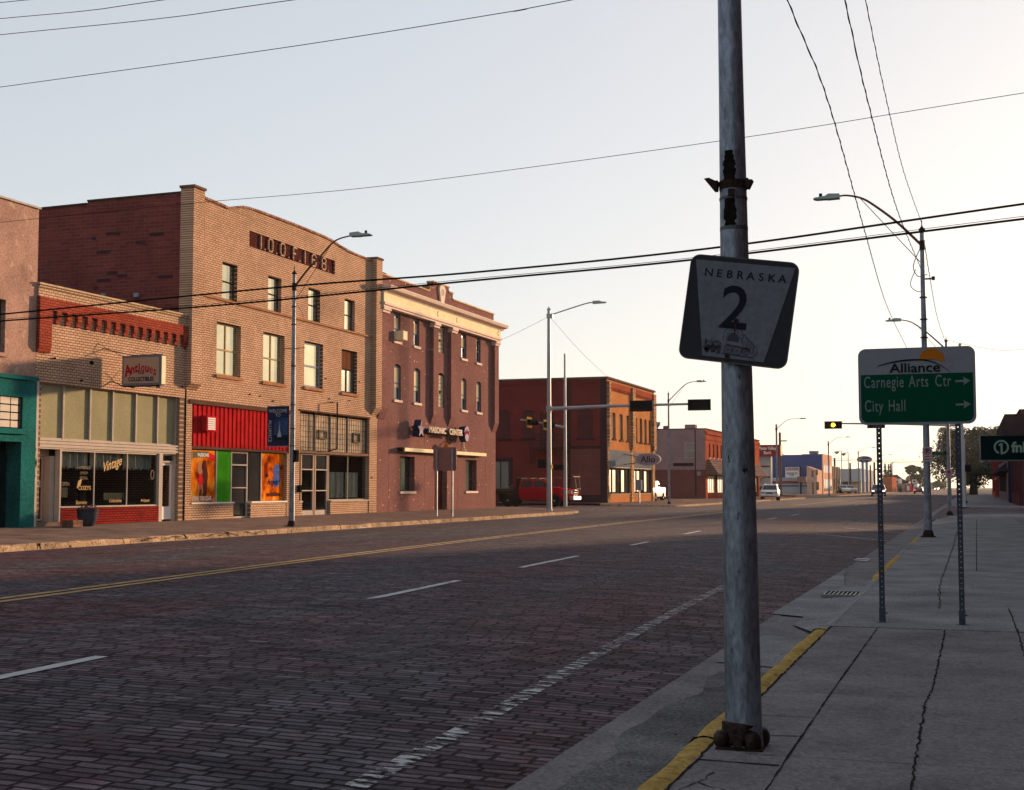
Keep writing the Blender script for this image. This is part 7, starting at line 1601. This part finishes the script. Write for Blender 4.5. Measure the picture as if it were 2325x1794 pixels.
for i, (x0_, y0_, x1_, y1_) in enumerate(((2063,1088,2070,1072),(2092,1096,2098,1078))):
    Y_ = 430; a = Vector(tz(x0_,y0_,Y_)); b = Vector(tz(x1_,y1_,Y_)); t = thing('crossing_gate', ['raised striped railway gate arm against the broad tree','second raised railway gate arm right of the far sedan'][i], 'barrier', (a.x,Y_,0))
    for k in range(6): MB().tube([a.lerp(b,k/6), a.lerp(b,(k+1)/6)], .11, 5).build('arm', whitep if k % 2 else paint('bank_red', (.25,.012,.02)), t)
    B('post', galv, t, (a.x-.15,a.x+.15,Y_-.1,Y_+.1,0,a.z))
for lb, px_, pt, Y_ in (('wooden utility pole just right of the oval dealer sign', 1986, 1050, 300), ('pair lamp pole behind the dealership roof', 1977, 1056, 360), ('tall light mast in the dealership lot', 1912, 1023, 300), ('second light mast in the dealership lot', 1927, 1027, 310), ('leaning wooden pole in the dealership lot', 1931, 1051, 320), ('brown utility pole behind the salmon row', 1896, 1040, 300), ('tall utility pole rising behind the red bank sign', 1772.3, 982, 240)):
    p = tz(px_, 1110, Y_); zt_ = tz(px_, pt, Y_)[2]; t = thing('utility_pole', lb, 'pole', (p[0],Y_,0)); wdt = .25 if 'mast' not in lb else .1
    MB().cyl((p[0],Y_,0),(p[0],Y_,zt_), wdt, wdt*.8, 7).build('shaft', barkm if 'mast' not in lb else galv, t)
    if 'mast' in lb: m = MB(); m.lathe((p[0]-1,Y_,zt_-.5), [(.1,-.3),(.55,.1),(.5,.3)], 8); m.box(p[0]-1,p[0],Y_-.05,Y_+.05,zt_-.15,zt_-.05); m.build('lamp_head', galv, t)
    if 'behind the red' in lb or 'right of' in lb: B('crossarm', barkm, t, (p[0]-.2,p[0]+1.2,Y_-.08,Y_+.08,zt_-1.6,zt_-1.4))
rl = thing('roof_floodlights', 'pair of heart shaped floodlights over the blue store roof', 'light', (qx(1838),262,qz(1030)))
m = MB()
for px_ in (1832,1838,1843): m.lathe((qx(px_),262,tz(px_,1030,262)[2]), [(.08,-.5),(.5,.2),(.45,.5),(.1,.5)], 8); m.cyl((qx(px_),262,qz(1032)-.6),(qx(px_),262,tz(px_,1030,262)[2]-.3), .05, n=5)
m.build('lamp_cluster', galv, rl)
gs = thing('guide_sign', 'small blank backed sign on two thin posts before the blue striped wall', 'sign', (qx(1824),240,0)); p0 = tz(1810,1095,240); p1 = tz(1831,1082,240); B('sign_back', paint('dull_metal_back', (.23,.12,.115)), gs, (p0[0],p1[0],240,240.1,p0[2],p1[2])); B('post', galv, gs, (p0[0]+.3,p0[0]+.42,240.11,240.2,0,p1[2])); B('post', galv, gs, (p1[0]-.45,p1[0]-.33,240.11,240.2,0,p1[2]))
hz = MB(); rs = random.Random(2)
for k in range(40): x = -420+k*14+rs.uniform(-4,4); hz.box(x, x+rs.uniform(6,14), 900, 912, -.5, rs.uniform(2.5, 5.5)) if x < -24 else None
tag(hz.build('far_town', paint('hazy_far_block', (.22,.2,.19))), kind='stuff')

# ================================================================ overhead wires
def wire(label, wp, r, ext=(None, None), twist=0, mat=None, group='overhead wires', name='overhead_wire', sub=10):
    P = [Vector(PY(*p)) for p in wp]
    if ext[0]: P.insert(0, P[0]+(P[0]-P[1]).normalized()*ext[0])
    if ext[1]: P.append(P[-1]+(P[-1]-P[-2]).normalized()*ext[1])
    S = smooth(P, sub); m = MB(); m.tube(S, r, 6)
    if twist:
        L_ = 0; Q = []; prev = S[0]; full = []
        for a, b in zip(S[:-1], S[1:]):
            k = max(1, int((b-a).length/.12)); full += [a.lerp(b, i/k) for i in range(k)]
        for i, p in enumerate(full): ph_ = i*1.0; Q.append(p+Vector((math.cos(ph_), 0, math.sin(ph_)))*r*1.3)
        m.tube(Q, r*.8, 4)
    o = m.build(name, mat or blackwire, None, origin=tuple(S[0])); tag(o, label, 'wire', group); return o
def wireb(*a, **k): return wire(*a, **k)
wire('thick upper cable of the low pair crossing the street', [(0,714,25),(640,652,24),(1070,619,23),(1620,563,22.5),(2325,463,22)], .019, (14, 12), 0)
wire('thick lower cable of the low pair crossing the street', [(0,729,25),(500,693,24.2),(1045,640,23),(1580,589,22.5),(2325,497,22)], .019, (14, 12), 0)
wire('thin lashing wire running just above the lower thick cable', [(0,725,24.95),(500,688.5,24.2),(1045,635.5,23),(1580,584.5,22.5),(2325,491,22)], .005, (14, 12), 0)
wire('single thin wire running from the lodge parapet to the upper right', [(0,505,25.2),(420,463,24.5),(880,421,23.8),(1635,320,22.8),(2325,211,22)], .0055, (14, 12))
wire('lowest of the four thin wires in the upper left sky', [(0,198,25),(640,109,23.8),(1162,26,22.3),(1298,0,22)], .0075, (14, 14))
wire('second lowest thin wire in the upper left sky', [(0,79,25),(365,42,23.4),(665,0,22)], .0075, (14, 16))
wire('third thin wire in the upper left sky', [(0,42.5,25),(200,24,23.5),(370,0,22)], .0075, (14, 16))
wire('topmost short wire cutting the upper left corner', [(0,6,25),(30,3,24),(60,0,23)], .0075, (14, 16))
wire('twisted service cable falling steeply beside the big foreground pole', [(1788,0,18),(1880,230,21.5),(1962,520,30),(2012,690,45),(2055,782,62)], .008, (8, 4), 1)
wire('twisted service cable meeting the rust streaked lamp halfway up', [(1918,0,17),(1968,220,20),(2035,470,28),(2092,612,37.6)], .007, (8, 0), 1)
wire('twisted service cable meeting the top of the rust streaked lamp', [(1965,0,19.6),(2010,215,24),(2052,390,31),(2093,507,37.9)], .006, (8, 0), 1)
wire('thin drop wire from the lamp clamp towards the next right kerb lamp', [(2098,545,37.9),(2113,640,44),(2128,720,55),(2146,775,68.2)], .008, (0, 0), 1)
wire('slack wire drooping from the plum hall corner to the signal pole', [(640,700,57.5),(848,769,57),(960,791,61),(1000,794,64),(1100,783,67),(1160,762,69),(1240,722,71.3)], .008, (0, 0), mat=paint('pale_wire', (.25,.2,.15)))
wire('thin wire sloping from the signal pole down to the corner building', [(1252,724,71.3),(1320,800,85),(1380,857,98)], .009, (0, 0), mat=paint('pale_wire', (.25,.2,.15)))
wire('long sagging wire from the far lamp to the right edge', [(2152,772,68.4),(2200,784,66),(2265,795,62),(2325,794,58)], .008, (0, 6))
wire('distant pair of wires across the end of the street, upper', [(1886,1045,300),(2000,1049,330),(2130,1053,330)], .05, (6, 30))
wire('distant pair of wires across the end of the street, lower', [(1886,1041,310),(2000,1046,335),(2130,1049,335)], .04, (6, 30))
m = MB(); m.tube(smooth([(-1.16,38,8.0),(-1.36,38,7.5),(-1.24,38,7.2),(-1.0,38,7.25)]), .012, 5); m.tube(smooth([(-1.3,38,7.4),(-1.45,38,7.0),(-1.3,38,6.8),(-1.12,38,6.78)]), .01, 5); m.box(-1.15,-.9,37.98,38.02,7.1,7.14); m.lathe((-.85,38,7.08), [(.04,0),(.05,.05),(.04,.1)], 6)
lp = [o for o in col.objects if o.get('label', '').startswith('rust streaked')][0]; m.build('pole_hardware', rust, lp)
m = MB()
for z_ in (6.6,6.0,5.5,5.2,4.2,3.5): m.cyl((-1.12,38,z_),(-1.12,38,z_+.03), .1, n=12)
m.build('strap', rust, lp)
